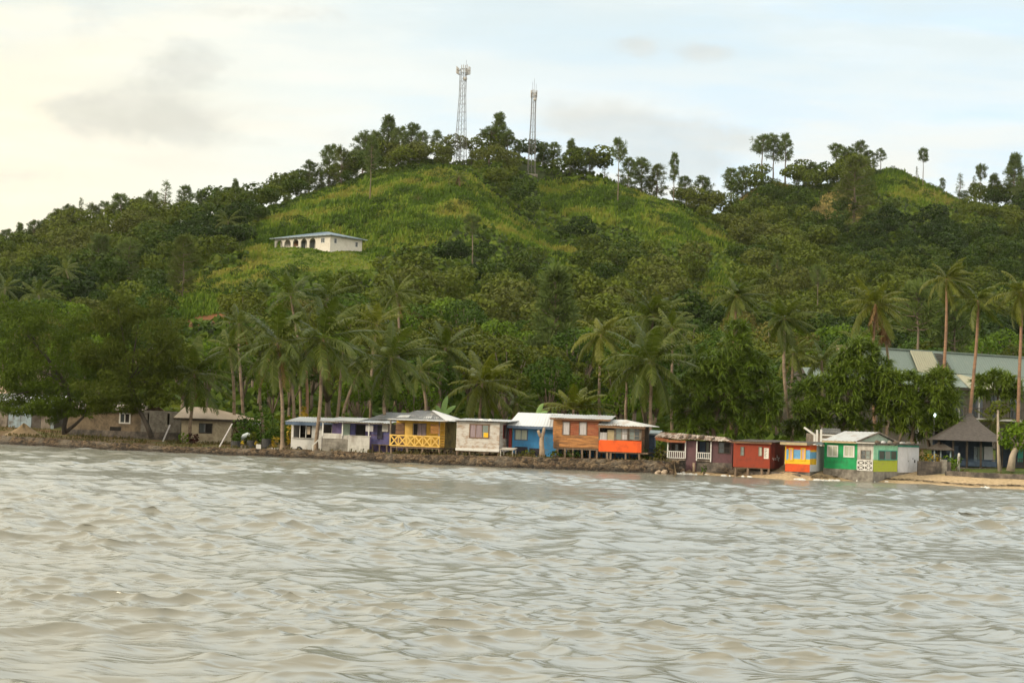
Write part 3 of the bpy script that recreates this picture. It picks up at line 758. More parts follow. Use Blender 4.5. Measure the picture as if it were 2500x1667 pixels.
# ------------------------------------------------------------------ sky, sun, camera
SUN_EL, SUN_AZ = R(22), R(-118)      # azimuth from +Y, negative to the left
SKY = dict(strength=.10)
def make_world():
    w = bpy.data.worlds.new("World"); SC.world = w; w.use_nodes = True
    t = w.node_tree; N, L = t.nodes, t.links
    N.clear()
    out = N.new('ShaderNodeOutputWorld'); bg = N.new('ShaderNodeBackground'); L.new(bg.outputs[0], out.inputs[0])
    bg.inputs[1].default_value = SKY['strength']
    sky = N.new('ShaderNodeTexSky'); sky.sky_type = 'NISHITA'; sky.sun_disc = False
    sky.sun_elevation = SUN_EL; sky.sun_rotation = SUN_AZ % (2 * math.pi); sky.air_density = 1.2; sky.dust_density = 2.5
    tc = N.new('ShaderNodeTexCoord')
    sp = N.new('ShaderNodeSeparateXYZ'); L.new(tc.outputs['Generated'], sp.inputs[0])
    def math_(op, a, b=None, c=None, clamp=False):
        n = N.new('ShaderNodeMath'); n.operation = op; n.use_clamp = clamp
        for i, v in enumerate((a, b, c)):
            if v is None: continue
            if isinstance(v, (int, float)): n.inputs[i].default_value = v
            else: L.new(v, n.inputs[i])
        return n.outputs[0]
    ya = math_('MAXIMUM', math_('ABSOLUTE', sp.outputs[1]), .05)
    gx = math_('DIVIDE', sp.outputs[0], ya)          # tangent of bearing
    gz_ = math_('DIVIDE', sp.outputs[2], ya)         # tangent of height
    cv = N.new('ShaderNodeCombineXYZ'); L.new(gx, cv.inputs[0]); L.new(gz_, cv.inputs[1])
    def noise(scale, sx, sy, det=6, rough=.55, off=0.0, dist=0.0):
        mp = N.new('ShaderNodeMapping'); mp.inputs['Scale'].default_value = (sx, sy, 1); mp.inputs['Location'].default_value = (off, off * .7, off)
        L.new(cv.outputs[0], mp.inputs[0])
        n = N.new('ShaderNodeTexNoise'); n.inputs['Scale'].default_value = scale; n.inputs['Detail'].default_value = det; n.inputs['Roughness'].default_value = rough; n.inputs['Distortion'].default_value = dist
        L.new(mp.outputs[0], n.inputs[0]); return n.outputs[0]
    def mixc(f, a, b):
        n = N.new('ShaderNodeMix'); n.data_type = 'RGBA'
        for i, v in ((0, f), (6, a), (7, b)):
            if isinstance(v, tuple): n.inputs[i].default_value = (*v, 1)
            elif isinstance(v, (int, float)): n.inputs[i].default_value = v
            else: L.new(v, n.inputs[i])
        return n.outputs[2]
    def mr(v, a, b, c=0., d=1.):
        n = N.new('ShaderNodeMapRange'); n.interpolation_type = 'SMOOTHSTEP'
        n.inputs[1].default_value = a; n.inputs[2].default_value = b; n.inputs[3].default_value = c; n.inputs[4].default_value = d
        L.new(v, n.inputs[0]); return n.outputs[0]
    K = 1 / SKY['strength']
    def lin(r, g, b, k=1.0): return tuple(((v / 255) ** 2.2) * K * k * 1.22 for v in (r, g, b))
    left = mr(gx, -.34, .10, 1, 0)
    # thin veil: cream on the sun side, blue-white away from it
    veil = mixc(left, lin(212, 234, 248), lin(255, 248, 222, .96))
    hi = noise(5, 1.2, 6, 5, .5, 3.1)
    veil = mixc(mr(hi, .40, .66, 0, .75), veil, mixc(left, lin(236, 242, 240), lin(255, 249, 230, 1.0)))
    top = math_('MULTIPLY', mr(gz_, .175, .26), mr(noise(4, 1, 5, 5, .55, 8.3), .35, .6))
    veil = mixc(math_('MULTIPLY', top, .75), veil, lin(214, 226, 226))
    low = mr(gz_, .24, .12)
    veil = mixc(math_('MULTIPLY', math_('MULTIPLY', low, mr(noise(6, 1, 7, 5, .5, 5.7), .4, .62)), .8), veil, lin(242, 234, 216))
    # grey cumulus
    def blob(cx, cy, rx, ry):
        a = math_('DIVIDE', math_('SUBTRACT', gx, cx), rx); b = math_('DIVIDE', math_('SUBTRACT', gz_, cy), ry)
        r2 = math_('ADD', math_('MULTIPLY', a, a), math_('MULTIPLY', b, b))
        return math_('POWER', 2.718, math_('MULTIPLY', r2, -1.0))
    def tan_(px, py):
        q = ray(px, py); return q[0] / q[1], q[2] / q[1]
    spots = [(290, 275, 190, 75, .95), (460, 160, 125, 70, .85), (440, 310, 95, 50, .7), (180, 260, 90, 40, .5), (1440, 295, 150, 55, .95), (1600, 325, 150, 50, .8), (1800, 335, 120, 36, .7), (1555, 112, 60, 32, .85), (1740, 130, 100, 30, .85), (1660, 400, 150, 40, .6), (830, 335, 60, 35, .45), (560, 345, 120, 30, .4), (60, 430, 180, 25, .35), (600, 30, 400, 26, .35), (1650, 400, 160, 40, .45), (1000, 120, 300, 30, .18)]
    acc = None
    for px, py, rx, ry, wgt in spots:
        cx_, cy_ = tan_(px, py)
        g = math_('MULTIPLY', blob(cx_, cy_, rx / F, ry / F), wgt)
        acc = g if acc is None else math_('ADD', acc, g)
    cn = noise(17, 1, 1.35, 9, .62, 1.7, .3)
    dens = math_('MULTIPLY', mr(math_('ADD', acc, math_('MULTIPLY', math_('SUBTRACT', cn, .5), 1.9)), .16, .95), .58)
    grey = mixc(left, lin(208, 208, 200), lin(196, 196, 186))
    cn2 = noise(30, 1, 1.6, 6, .55, 6.2)
    grey = mixc(mr(cn2, .35, .65, 0, .35), grey, lin(232, 230, 220))
    front = mixc(dens, veil, grey)
    boost = N.new('ShaderNodeVectorMath'); boost.operation = 'SCALE'; L.new(front, boost.inputs[0]); L.new(mr(gz_, .26, .46, 1, 2.1), boost.inputs[3])
    front = boost.outputs[0]
    # overhead and behind: broken bright overcast with real sky between
    ov = N.new('ShaderNodeTexNoise'); ov.inputs['Scale'].default_value = 3.2; ov.inputs['Detail'].default_value = 6
    L.new(tc.outputs['Generated'], ov.inputs[0])
    sunside = math_('ADD', math_('MULTIPLY', sp.outputs[0], -.5), .5)
    over = mixc(mr(ov.outputs[0], .38, .62), lin(206, 216, 220, 1.6), lin(250, 240, 220, 1.75))
    over = mixc(math_('MULTIPLY', sunside, .45), over, lin(255, 240, 212, 1.7))
    frontw = math_('MULTIPLY', mr(sp.outputs[1], .55, .85), mr(gz_, .95, .55))
    cloud = mixc(frontw, over, front)
    cloud = mixc(mr(sp.outputs[2], -.02, -.1), cloud, lin(60, 66, 60))
    fin = mixc(.90, sky.outputs[0], cloud)
    L.new(fin, bg.inputs[0])
make_world()

s = bpy.data.lights.new('sun', 'SUN'); s.energy = 2.6; s.angle = R(11); s.color = (1, .86, .66)
so = bpy.data.objects.new('sun', s); COL.objects.link(so)
_dir = Vector((math.sin(SUN_AZ) * math.cos(SUN_EL), math.cos(SUN_AZ) * math.cos(SUN_EL), math.sin(SUN_EL)))
so.rotation_euler = _dir.to_track_quat('Z', 'Y').to_euler()
so.location = (-80, 60, 90)

cam = bpy.data.cameras.new('camera'); co = bpy.data.objects.new('camera', cam); COL.objects.link(co)
cam.sensor_fit = 'HORIZONTAL'; cam.sensor_width = 36; cam.lens = F / 2500 * 36
cam.clip_start = .5; cam.clip_end = 6000
co.matrix_world = Matrix(((_rc[0], _uc[0], -_fw[0], 0), (_rc[1], _uc[1], -_fw[1], 0), (_rc[2], _uc[2], -_fw[2], CAMH), (0, 0, 0, 1)))
SC.camera = co
SC.view_settings.view_transform = 'Standard'
try: SC.view_settings.look = 'None'
except Exception: pass
SC.view_settings.exposure = 0; SC.view_settings.gamma = 1
SC.cycles.max_bounces = 6; SC.cycles.diffuse_bounces = 3; SC.cycles.glossy_bounces = 3; SC.cycles.transmission_bounces = 4; SC.cycles.volume_bounces = 0
SC.cycles.use_denoising = True

# thin sea haze that softens the far ridge
def make_haze(dens):
    m, t, N, L = nt('sea_haze'); out = N.new('ShaderNodeOutputMaterial'); v = N.new('ShaderNodeVolumePrincipled'); L.new(v.outputs[0], out.inputs['Volume'])
    v.inputs['Color'].default_value = (.97, .95, .88, 1); v.inputs['Density'].default_value = dens; v.inputs['Anisotropy'].default_value = .3
    tag(MB().box(-3400, 3400, -90, 980, -4, 135).build('haze', m), 'thin pale haze over the bay and hills', 'haze', kind='stuff')
make_haze(.00004)
# ------------------------------------------------------------------ plant geometry
def unit(a): return a / (np.linalg.norm(a, axis=-1, keepdims=True) + 1e-9)
def rsphere(rs, n): return unit(rs.normal(size=(n, 3)))

def leafcloud(rs, blobs, n, size, elong=1.25, flat=.35, shell=(.55, 1.06), outw=.75, rnd=.75, droop=0.0, cull=.8):
    blobs = np.array(blobs, float)
    w = blobs[:, 3] * blobs[:, 4] + blobs[:, 4] * blobs[:, 5]; w /= w.sum()
    k = rs.choice(len(blobs), n, p=w)
    u = rsphere(rs, n)
    r = shell[0] + (shell[1] - shell[0]) * rs.rand(n) ** .6
    b = blobs[k]
    p = b[:, :3] + u * r[:, None] * b[:, 3:]
    keep = np.ones(n, bool)
    for j in range(len(blobs)):
        e = (((p - blobs[j, :3]) / blobs[j, 3:]) ** 2).sum(1)
        keep &= (e > cull ** 2) | (k == j)
    p, u, k = p[keep], u[keep], k[keep]; n = len(p)
    nr = unit(u * outw + rsphere(rs, n) * rnd + np.array([0, 0, flat]))
    t = rsphere(rs, n) + np.array([0, 0, -droop])
    t = unit(t - nr * (t * nr).sum(1, keepdims=True)); s = np.cross(nr, t)
    sz = size * (.55 + .8 * rs.rand(n))[:, None]
    a, c = t * sz * elong * .5, s * sz / elong * .5
    q = np.stack([p - a - c * .6, p + a * .2 - c, p + a + c * .3, p - a * .3 + c], 1)
    bt = rs.rand(len(blobs))
    tone = np.clip(.5 * bt[k] + .5 * rs.rand(n), 0, 1)
    return q, tone

def crown_blobs(rs, rx, rz, zc, nb, spread=.62):
    out = [(0, 0, zc, rx * .66, rx * .66, rz * .7)]
    for i in range(nb):
        u = rsphere(rs, 1)[0]; u[2] = abs(u[2]) * 1.1 - .35
        f = rs.uniform(.45, .62) * .8
        out.append((u[0] * rx * spread, u[1] * rx * spread, zc + u[2] * rz * spread, rx * f, rx * f, rz * f * .9))
    return out

def limbs(mb, rs, base, blobs, r0, fork=.4, nmax=6):
    base = np.array(base, float)
    top = np.array(blobs[0][:3])
    f = base + (top - base) * fork + np.array([rs.normal() * .12, rs.normal() * .12, 0])
    mb.tube([base, (base + f) / 2 + np.array([rs.normal() * .08, 0, 0]), f], [r0 * 1.15, r0 * .9, r0 * .75])
    for b in blobs[:nmax]:
        e = np.array(b[:3]); m = (f + e) / 2 + np.array([0, 0, -.1 * abs(e[0] - f[0])])
        mb.tube([f, m, e], [r0 * .55, r0 * .38, r0 * .15], n=5)

def broadleaf_mesh(name, seed, mat, n=850, size=.5, rx=2.9, rz=2.7, zc=6.6, nb=9):
    rs = np.random.RandomState(seed)
    bl = crown_blobs(rs, rx, rz, zc, nb)
    q, t = leafcloud(rs, bl, n, size)
    mb = MB(); limbs(mb, rs, (0, 0, -.5), bl, .2)
    return quadmesh(name, q, mat, t), mb

def mesh_of(mb, name, mat, smooth_=True):
    me = bpy.data.meshes.new(name); me.from_pydata(mb.v, [], mb.f); me.materials.append(mat)
    if smooth_: me.polygons.foreach_set('use_smooth', [True] * len(me.polygons))
    me.update(); return me

def plant(name, label, cat, loc, parts, scale=(1, 1, 1), rotz=0.0, group=None):
    t = thing(name, label, cat, loc, rotz, group); t.scale = scale
    for pn, me in parts: link(pn, me, t)
    return t

# pines: a mast with whorls of tufted branches, 10 m tall before scaling
def pine_geo(seed, kind, mat):
    rs = np.random.RandomState(seed); mb = MB()
    lean = rs.normal() * .25
    path = [(lean * (z / 10) ** 2, rs.normal() * .05, z) for z in np.linspace(-.6, 9.8, 8)]
    mb.tube(path, list(np.linspace(.2, .04, 8)), n=6)
    spec = dict(conical=(.10, 46, .27, 1.0), bushy=(.06, 56, .27, .35), umbrella=(.68, 20, .20, -.2), airy=(.18, 34, .22, .9), shaggy=(.12, 46, .25, .25), tuft=(.5, 24, .19, .1))[kind]
    z0, nb, L0, tap = spec
    QS, TS = [], []
    for i in range(nb):
        t = (i + rs.rand()) / nb
        z = 10 * (z0 + (1 - z0) * t * .98)
        if tap > .6: L = 10 * L0 * ((1 - t) ** .8 + .06)
        elif tap < 0: L = 10 * L0 * (.55 + .6 * math.sin(math.pi * min(1, t * 1.1)))
        else: L = 10 * L0 * (.35 + .75 * math.sin(math.pi * min(1, .15 + t * .85)) ** .8)
        L *= rs.uniform(.6, 1.15)
        az = i * 2.4 + rs.normal() * .5
        up = rs.uniform(-.05, .45) + .35 * t
        d = np.array([math.cos(az), math.sin(az), up]); d /= np.linalg.norm(d)
        o = np.array([lean * (z / 10) ** 2, 0, z]); e = o + d * L
        mid = (o + e) / 2 - np.array([0, 0, .08 * L])
        mb.tube([o, mid, e], [.06, .045, .02], n=4)
        nt_ = 2 if kind == 'airy' else 4
        for k in range(nt_):
            f = .4 + .6 * (k + .6 * rs.rand()) / nt_
            c = o * (1 - f) + e * f + rs.normal(size=3) * .12 + np.array([0, 0, .1])
            m = 10 if kind == 'airy' else 17
            R_ = (.55 if kind == 'airy' else .80) * rs.uniform(.75, 1.2)
            u = unit(rsphere(rs, m) + d * .6 + np.array([0, 0, .45]))
            side = unit(np.cross(u, rsphere(rs, m)))
            w = .035 if kind == 'airy' else .042
            a = c + u * R_ * .1; b = c + u * R_
            QS.append(np.stack([a - side * w * .6, a + side * w * .6, b + side * w, b - side * w], 1))
            TS.append(np.clip(rs.rand() * .5 + rs.rand(m) * .5, 0, 1))
    return quadmesh('pine_crown', np.concatenate(QS), mat, np.concatenate(TS)), mesh_of(mb, 'pine_trunk', BARK)

# coconut palms
def palm_crown(seed, L=3.9, nf=26, wind=.35, lo=-55, mat=None, nleaf=25, dead=0):
    rs = np.random.RandomState(seed)
    QS, TS = [], []
    for i in range(nf):
        f = (i + .5) / nf
        el = math.radians(76 + (lo - 76) * f ** .95 + rs.normal() * 8)
        az = i * 2.399 + rs.normal() * .25
        Lf = L * rs.uniform(.85, 1.12) * (1 - .18 * max(0, math.sin(el)) ** 2)
        bend = math.radians(rs.uniform(30, 66)) * (1 - .5 * max(0, -math.sin(el)))
        nseg = 9
        pts = [np.array([0.05 * math.cos(az), .05 * math.sin(az), 0])]
        wv = np.array([wind, .12 * wind, 0])
        for s_ in range(nseg):
            t = (s_ + .5) / nseg
            e2 = el - bend * t ** 1.25
            d = np.array([math.cos(e2) * math.cos(az), math.cos(e2) * math.sin(az), math.sin(e2)]) + wv * t * 1.1
            d /= np.linalg.norm(d)
            pts.append(pts[-1] + d * Lf / nseg)
        pts = np.array(pts)
        dirs = unit(np.gradient(pts, axis=0))
        tw = rs.normal() * .35
        ts = np.linspace(.13, .99, nleaf)
        p = np.stack([np.interp(ts, np.linspace(0, 1, nseg + 1), pts[:, k]) for k in range(3)], 1)
        dd = unit(np.stack([np.interp(ts, np.linspace(0, 1, nseg + 1), dirs[:, k]) for k in range(3)], 1))
        hz = np.array([-math.sin(az), math.cos(az), 0])
        side0 = unit(hz - dd * (dd @ hz)[:, None])
        upv = np.cross(side0, dd)
        ln = Lf * .21 * np.clip(np.sin(math.pi * (ts * .86 + .10)), .12, 1) ** .7
        ft = rs.rand()
        for sg in (1, -1):
            sd = side0 * sg * math.cos(tw * sg) + upv * math.sin(tw) * .6
            l1 = unit(sd * .95 + dd * .55 + np.array([0, 0, -.30]) + wv * .5 + rs.normal(size=(nleaf, 3)) * .10)
            l2 = unit(l1 * .75 + dd * .2 + np.array([0, 0, -.75]) + wv * .7 + rs.normal(size=(nleaf, 3)) * .12)
            m_ = p + l1 * ln[:, None] * .55; e_ = m_ + l2 * ln[:, None] * .5
            w = .06 * (L / 3.9)
            QS += [np.stack([p - dd * w, p + dd * w, m_ + dd * w, m_ - dd * w], 1), np.stack([m_ - dd * w, m_ + dd * w, e_ + dd * w * .25, e_ - dd * w * .25], 1)]
            tn = np.clip(.45 * ft + .4 * rs.rand(nleaf) + .05, 0, 1)
            TS += [tn, np.clip(tn + .05, 0, 1)]
        # rachis
        w = .035
        a, b = pts[:-1], pts[1:]
        sd = unit(np.cross(dirs[:-1], np.array([0, 0, 1.0]) + rs.normal(size=3) * .05))
        tap = np.linspace(1, .3, nseg)[:, None] * w
        QS.append(np.stack([a - sd * tap, a + sd * tap, b + sd * tap * .85, b - sd * tap * .85], 1)); TS.append(np.full(nseg, .97))
        up2 = np.cross(sd, dirs[:-1])
        QS.append(np.stack([a - up2 * tap, a + up2 * tap, b + up2 * tap * .85, b - up2 * tap * .85], 1)); TS.append(np.full(nseg, .97))
    return quadmesh('palm_crown', np.concatenate(QS), mat or PALML, np.concatenate(TS))

def dead_fronds(seed, n=6, L=2.6):
    rs = np.random.RandomState(seed); QS, TS = [], []
    for i in range(n):
        az = i * 2.4 + rs.rand(); el = math.radians(rs.uniform(-88, -62)); Lf = L * rs.uniform(.6, 1.1)
        d = np.array([math.cos(el) * math.cos(az), math.cos(el) * math.sin(az), math.sin(el)])
        o = np.array([.15 * math.cos(az), .15 * math.sin(az), -.1])
        sd = unit(np.array([-math.sin(az), math.cos(az), 0]) + rs.normal(size=3) * .2)
        m = 20; t = np.linspace(.1, 1, m)[:, None]
        p = o + d * Lf * t
        for sg in (1, -1):
            e = p + sd * sg * .28 * (1 - .5 * t) + d * .38 + rs.normal(size=(m, 3)) * .06
            QS.append(np.stack([p - d * .05, p + d * .05, e + d * .03, e - d * .03], 1)); TS.append(rs.rand(m))
        a = o[None]; b = (o + d * Lf)[None]
        QS.append(np.stack([a - sd * .05, a + sd * .05, b + sd * .02, b - sd * .02], 1)); TS.append(np.array([.9]))
    return quadmesh('dead_fronds', np.concatenate(QS), LEAFDRY, np.concatenate(TS))

def trunk_path(rs, base, top, bow=.35, bowdir=None, n=12):
    base, top = np.array(base, float), np.array(top, float)
    t = np.linspace(0, 1, n)[:, None]
    h = np.linalg.norm(top - base)
    b = np.array([rs.normal(), rs.normal() * .5, 0]) if bowdir is None else np.array(bowdir, float)
    return base + (top - base) * t + b * bow * np.sin(math.pi * t) * h / 10 + np.array([1, .3, 0]) * .12 * np.sin(t * 7 + rs.rand() * 6) * (t * (1 - t)) * 2

def palm_trunk(rs, path, r0=.17, r1=.115, mat=None):
    n = len(path); mb = MB()
    rad = [r1 + (r0 - r1) * (1 - i / (n - 1)) + .14 * max(0, 1 - i * 2.2) for i in range(n)]
    # fine ring scars
    P2, R2 = [], []
    for i in range(n - 1):
        for k in range(4):
            t = k / 4
            P2.append(path[i] * (1 - t) + path[i + 1] * t); R2.append((rad[i] * (1 - t) + rad[i + 1] * t) * (1.05 if k % 2 else .96))
    P2.append(path[-1]); R2.append(rad[-1])
    mb.tube(P2, R2, n=9)
    return mesh_of(mb, 'palm_trunk', mat or PALMBARK)

_palmcrowns = {}
def palm(label, crown_px, base_px, Y, r_px, seed, wind=.35, lo=-55, nf=26, dead=0, nuts=0, mat=None, group=None, bark=None, bow=.35, base=None, bowdir=None, nleaf=25):
    """Palm with its crown seen at crown_px; the trunk stands on the ground below base_px."""
    rs = np.random.RandomState(seed)
    c = P(crown_px[0], crown_px[1], Y)
    b = gpt(base_px, Y) if base is None else np.array(base)
    b[2] -= .15
    t = thing('coconut_palm', label, 'palm tree', b, 0, group)
    path = trunk_path(rs, (0, 0, 0), c - b, bow, bowdir)
    link('trunk', palm_trunk(rs, path, mat=bark), t)
    L = r_px * Y / F * 1.22
    me = palm_crown(seed, L, nf, wind, lo, mat, nleaf)
    o = link('crown', me, t); o.location = tuple(c - b)
    if dead:
        o = link('dead_frond', dead_fronds(seed + 1, dead, L * .75), t); o.location = tuple(c - b)
    for k in range(nuts):
        a = k * 2.4; mb = MB()
        r = .13
        for_ = [(0, 0, -r), (0, 0, 0), (0, 0, r)]
        mb.tube([(0, 0, -r * 1.2), (0, 0, -r * .8), (0, 0, 0), (0, 0, r * .8), (0, 0, r * 1.1)], [r * .3, r * .75, r, r * .7, r * .2], n=8)
        o = mb.build('coconut', HUSK, t, True); q = c - b
        o.location = (q[0] + math.cos(a) * .3, q[1] + math.sin(a) * .3, q[2] - .25 - .16 * (k % 3))
    return t

# pandanus: dense heads of long strap leaves
def pandanus_geo(rs, blobs, nros, leafL=.85, nl=32):
    blobs = np.array(blobs, float)
    w = blobs[:, 3] * blobs[:, 5]; w /= w.sum()
    QS, TS = [], []
    for i in range(nros):
        b = blobs[rs.choice(len(blobs), p=w)]
        u = rsphere(rs, 1)[0]
        if u[2] < -.3 and rs.rand() < .6: u[2] *= -1
        c = b[:3] + u * b[3:] * rs.uniform(.62, .95)
        inside = [((c - q[:3]) / q[3:]) @ ((c - q[:3]) / q[3:]) < .35 for q in blobs]
        if any(inside): continue
        ax = unit(u * .9 + np.array([0, 0, .75]) + rs.normal(size=3) * .2)
        rt = rs.rand()
        v = rsphere(rs, nl)
        el = rs.uniform(-.15, 1.0, nl)[:, None]
        d1 = unit(unit(v - ax * (v @ ax)[:, None]) * .85 + ax * el * 1.2)
        ln = (leafL * rs.uniform(.65, 1.15, nl))[:, None]
        d2 = unit(d1 + np.array([0, 0, -1.0]) * (.3 + .45 * rs.rand(nl)[:, None]) + np.array([.18, 0, 0]))
        m_ = c + d1 * ln * .55; e_ = m_ + d2 * ln * .5
        sd = unit(np.cross(d1, np.array([0, 0, 1.0]) + rs.normal(size=(nl, 3)) * .3)) * .042
        QS += [np.stack([c - sd * .8, c + sd * .8, m_ + sd, m_ - sd], 1), np.stack([m_ - sd, m_ + sd, e_ + sd * .2, e_ - sd * .2], 1)]
        tn = np.clip(.4 * rt + .5 * rs.rand(nl) + .05, 0, 1); TS += [tn, np.clip(tn + .08, 0, 1)]
    return np.concatenate(QS), np.concatenate(TS)

def blobs_px(lst, Y, base, depth=1.0, jit=0.8, seed=0):
    rs = np.random.RandomState(seed); out = []
    for it in lst:
        px, py, r = it[:3]; rz = it[3] if len(it) > 3 else r
        p = P(px, py, Y + rs.uniform(-jit, jit)); s = Y / F
        out.append((*(p - base), r * s, r * s * depth, rz * s))
    return out
# ------------------------------------------------------------------ buildings
class House:
    def __init__(s, name, label, cat, px, Y, theta, z=None, group=None):
        p = gpt(px, Y) if z is None else None
        if p is None:
            q = P(px, 1080, Y); p = np.array([q[0], q[1], z])
        s.p0 = p; s.th = R(theta)
        s.U = np.array([math.cos(s.th), -math.sin(s.th), 0]); s.V = np.array([math.sin(s.th), math.cos(s.th), 0])
        s.t = thing(name, label, cat, p, -s.th, group)
    def hit(s, px, py, n, o):
        d = ray(px, py); t = ((o - CAM) @ n) / (d @ n); q = CAM + d * t - s.p0
        return q @ s.U, q @ s.V, q[2]
    def F(s, px, py, v=0.0):
        u, _, z = s.hit(px, py, s.V, s.p0 + v * s.V); return u, z
    def S(s, px, py, u):
        _, v, z = s.hit(px, py, s.U, s.p0 + u * s.U); return v, z
    def rect(s, x0, y0, x1, y1, v=0.0):
        xm, ym = (x0 + x1) / 2, (y0 + y1) / 2
        return s.F(x0, ym, v)[0], s.F(x1, ym, v)[0], s.F(xm, y1, v)[1], s.F(xm, y0, v)[1]
    def srect(s, x0, y0, x1, y1, u):
        xm, ym = (x0 + x1) / 2, (y0 + y1) / 2
        return s.S(x0, ym, u)[0], s.S(x1, ym, u)[0], s.S(xm, y1, u)[1], s.S(xm, y0, u)[1]
    def part(s, name, mb, mat, parent=None, label=None, sm=False):
        return mb.build(name, mat, parent or s.t, sm, label)
    def bx(s, name, mat, x0, y0, x1, y1, v0=0.0, v1=.1, parent=None, label=None, down=0.0):
        u0, u1, z0, z1 = s.rect(x0, y0, x1, y1, v0)
        return s.part(name, MB().box(u0, u1, v0, v1, z0 - down, z1), mat, parent, label)
    def sbx(s, name, mat, x0, y0, x1, y1, u, t=.04, parent=None, label=None):
        v0, v1, z0, z1 = s.srect(x0, y0, x1, y1, u)
        return s.part(name, MB().box(u, u + t, v0, v1, z0, z1), mat, parent, label)
    def win(s, x0, y0, x1, y1, cols=2, rows=1, frame=None, panes=None, v=0.0, side=None, fw=.06, proud=.05, label=None, split=None):
        """A window: frame bars on the wall with set-back panes."""
        frame = frame or WHITE2; panes = panes or [GLASS]
        if side is None: a0, a1, z0, z1 = s.rect(x0, y0, x1, y1, v)
        else: a0, a1, z0, z1 = s.srect(x0, y0, x1, y1, side)
        fr = MB()
        def put(mb, b0, b1, c0, c1, n0, n1):
            if side is None: mb.box(b0, b1, v - n1, v - n0, c0, c1)
            else: mb.box(side + n0, side + n1, b0, b1, c0, c1)
        put(fr, a0, a1, z1 - fw, z1, .0, proud); put(fr, a0, a1, z0, z0 + fw, .0, proud)
        put(fr, a0, a0 + fw, z0 + fw, z1 - fw, .0, proud); put(fr, a1 - fw, a1, z0 + fw, z1 - fw, .0, proud)
        edges = [a0 + fw + (a1 - a0 - 2 * fw) * k / cols for k in range(cols + 1)]
        if split: edges = [a0 + fw + (a1 - a0 - 2 * fw) * k for k in split]
        for e in edges[1:-1]: put(fr, e - fw * .35, e + fw * .35, z0 + fw, z1 - fw, .0, proud * .8)
        for k in range(1, rows):
            c = z0 + (z1 - z0) * k / rows; put(fr, a0 + fw, a1 - fw, c - fw * .3, c + fw * .3, .0, proud * .7)
        w = s.part('window', fr, frame, None, label)
        for k in range(len(edges) - 1):
            mb = MB(); put(mb, edges[k] + .002, edges[k + 1] - .002, z0 + fw, z1 - fw, .004, .014)
            s.part('pane', mb, panes[k % len(panes)], w)
        return w
    def siding(s, mb, u0, u1, z0, z1, v=0.0, pitch=.17, side=None, proud=.03):
        n = max(1, round((z1 - z0) / pitch))
        for k in range(n):
            a, b = z0 + (z1 - z0) * k / n, z0 + (z1 - z0) * (k + 1) / n
            if side is None:
                mb.hexa([(u0, v - proud, a), (u1, v - proud, a), (u1, v + .01, a), (u0, v + .01, a), (u0, v - .004, b), (u1, v - .004, b), (u1, v + .01, b), (u0, v + .01, b)])
            else:
                mb.hexa([(side + proud, u0, a), (side + proud, u1, a), (side - .01, u1, a), (side - .01, u0, a), (side + .004, u0, b), (side + .004, u1, b), (side - .01, u1, b), (side - .01, u0, b)])
        return mb
    def stilts(s, pxs, ytop, vs=(.1,), w=.14, mat=None, name='stilt', dz=-.25):
        rs = np.random.RandomState(int(abs(s.p0[0]) * 10) + 3)
        for v in vs:
            for px in pxs:
                u, z = s.F(px, ytop, 0)
                gx = s.p0 + u * s.U + v * s.V
                zb = gzw(gx[0], gx[1]) - s.p0[2] + dz
                s.part(name, MB().beam((u + rs.normal() * .03, v, zb), (u, v, z), w * rs.uniform(.8, 1.15)), mat or STILT)

def curtain(pal): return pal

# --- long corrugated shed at the far left, behind the casuarina
h = House('tin_shed', 'pale blue-grey tin shed beside the sand mound behind the green casuarina', 'shed', -40, 161, 4)
u1 = h.F(132, 1010)[0]; z1 = h.F(60, 983)[1]
h.part('wall', MB().box(0, u1, 0, 6, -.4, z1), TINDK)
for x0, x1, m, dv in ((-38, 19, GREYW, .03), (21, 50, TINB, .05), (51, 77, TINB, .035), (79, 100, TINDK, .03), (101, 124, GREYW, .045), (125, 133, TINB, .03)):
    h.bx('wall_sheet', m, x0, 984.5, x1, 1039, -dv, -.004, down=.3)
zr = h.F(60, 962, 3)[1]
h.part('roof', MB().corr((-.3, -.5, z1 + .05), (u1 + .3, -.5, z1 + .05), (u1 + .3, 3, zr), (-.3, 3, zr), sag=.05).corr((-.3, 6.5, z1 + .05), (u1 + .3, 6.5, z1 + .05), (u1 + .3, 3.02, zr), (-.3, 3.02, zr)), TIN)
# --- tan roofed house glimpsed behind the shed
h = House('hillside_house', 'tan roofed house half hidden behind the tin shed at the left edge', 'house', -75, 176, -10)
u1 = h.F(16, 960)[0]; z1 = h.F(0, 962)[1]; zr = h.F(-10, 915, 3)[1]
h.part('wall', MB().box(0, u1, 0, 6, -.5, z1), CREAM)
h.part('roof', MB().corr((-.4, -.5, z1), (u1 + .5, -.5, z1), (u1 - 1, 3, zr), (.6, 3, zr)).corr((-.4, 6.5, z1), (u1 + .5, 6.5, z1), (u1 - 1, 3.02, zr), (.6, 3.02, zr)), TANROOF)

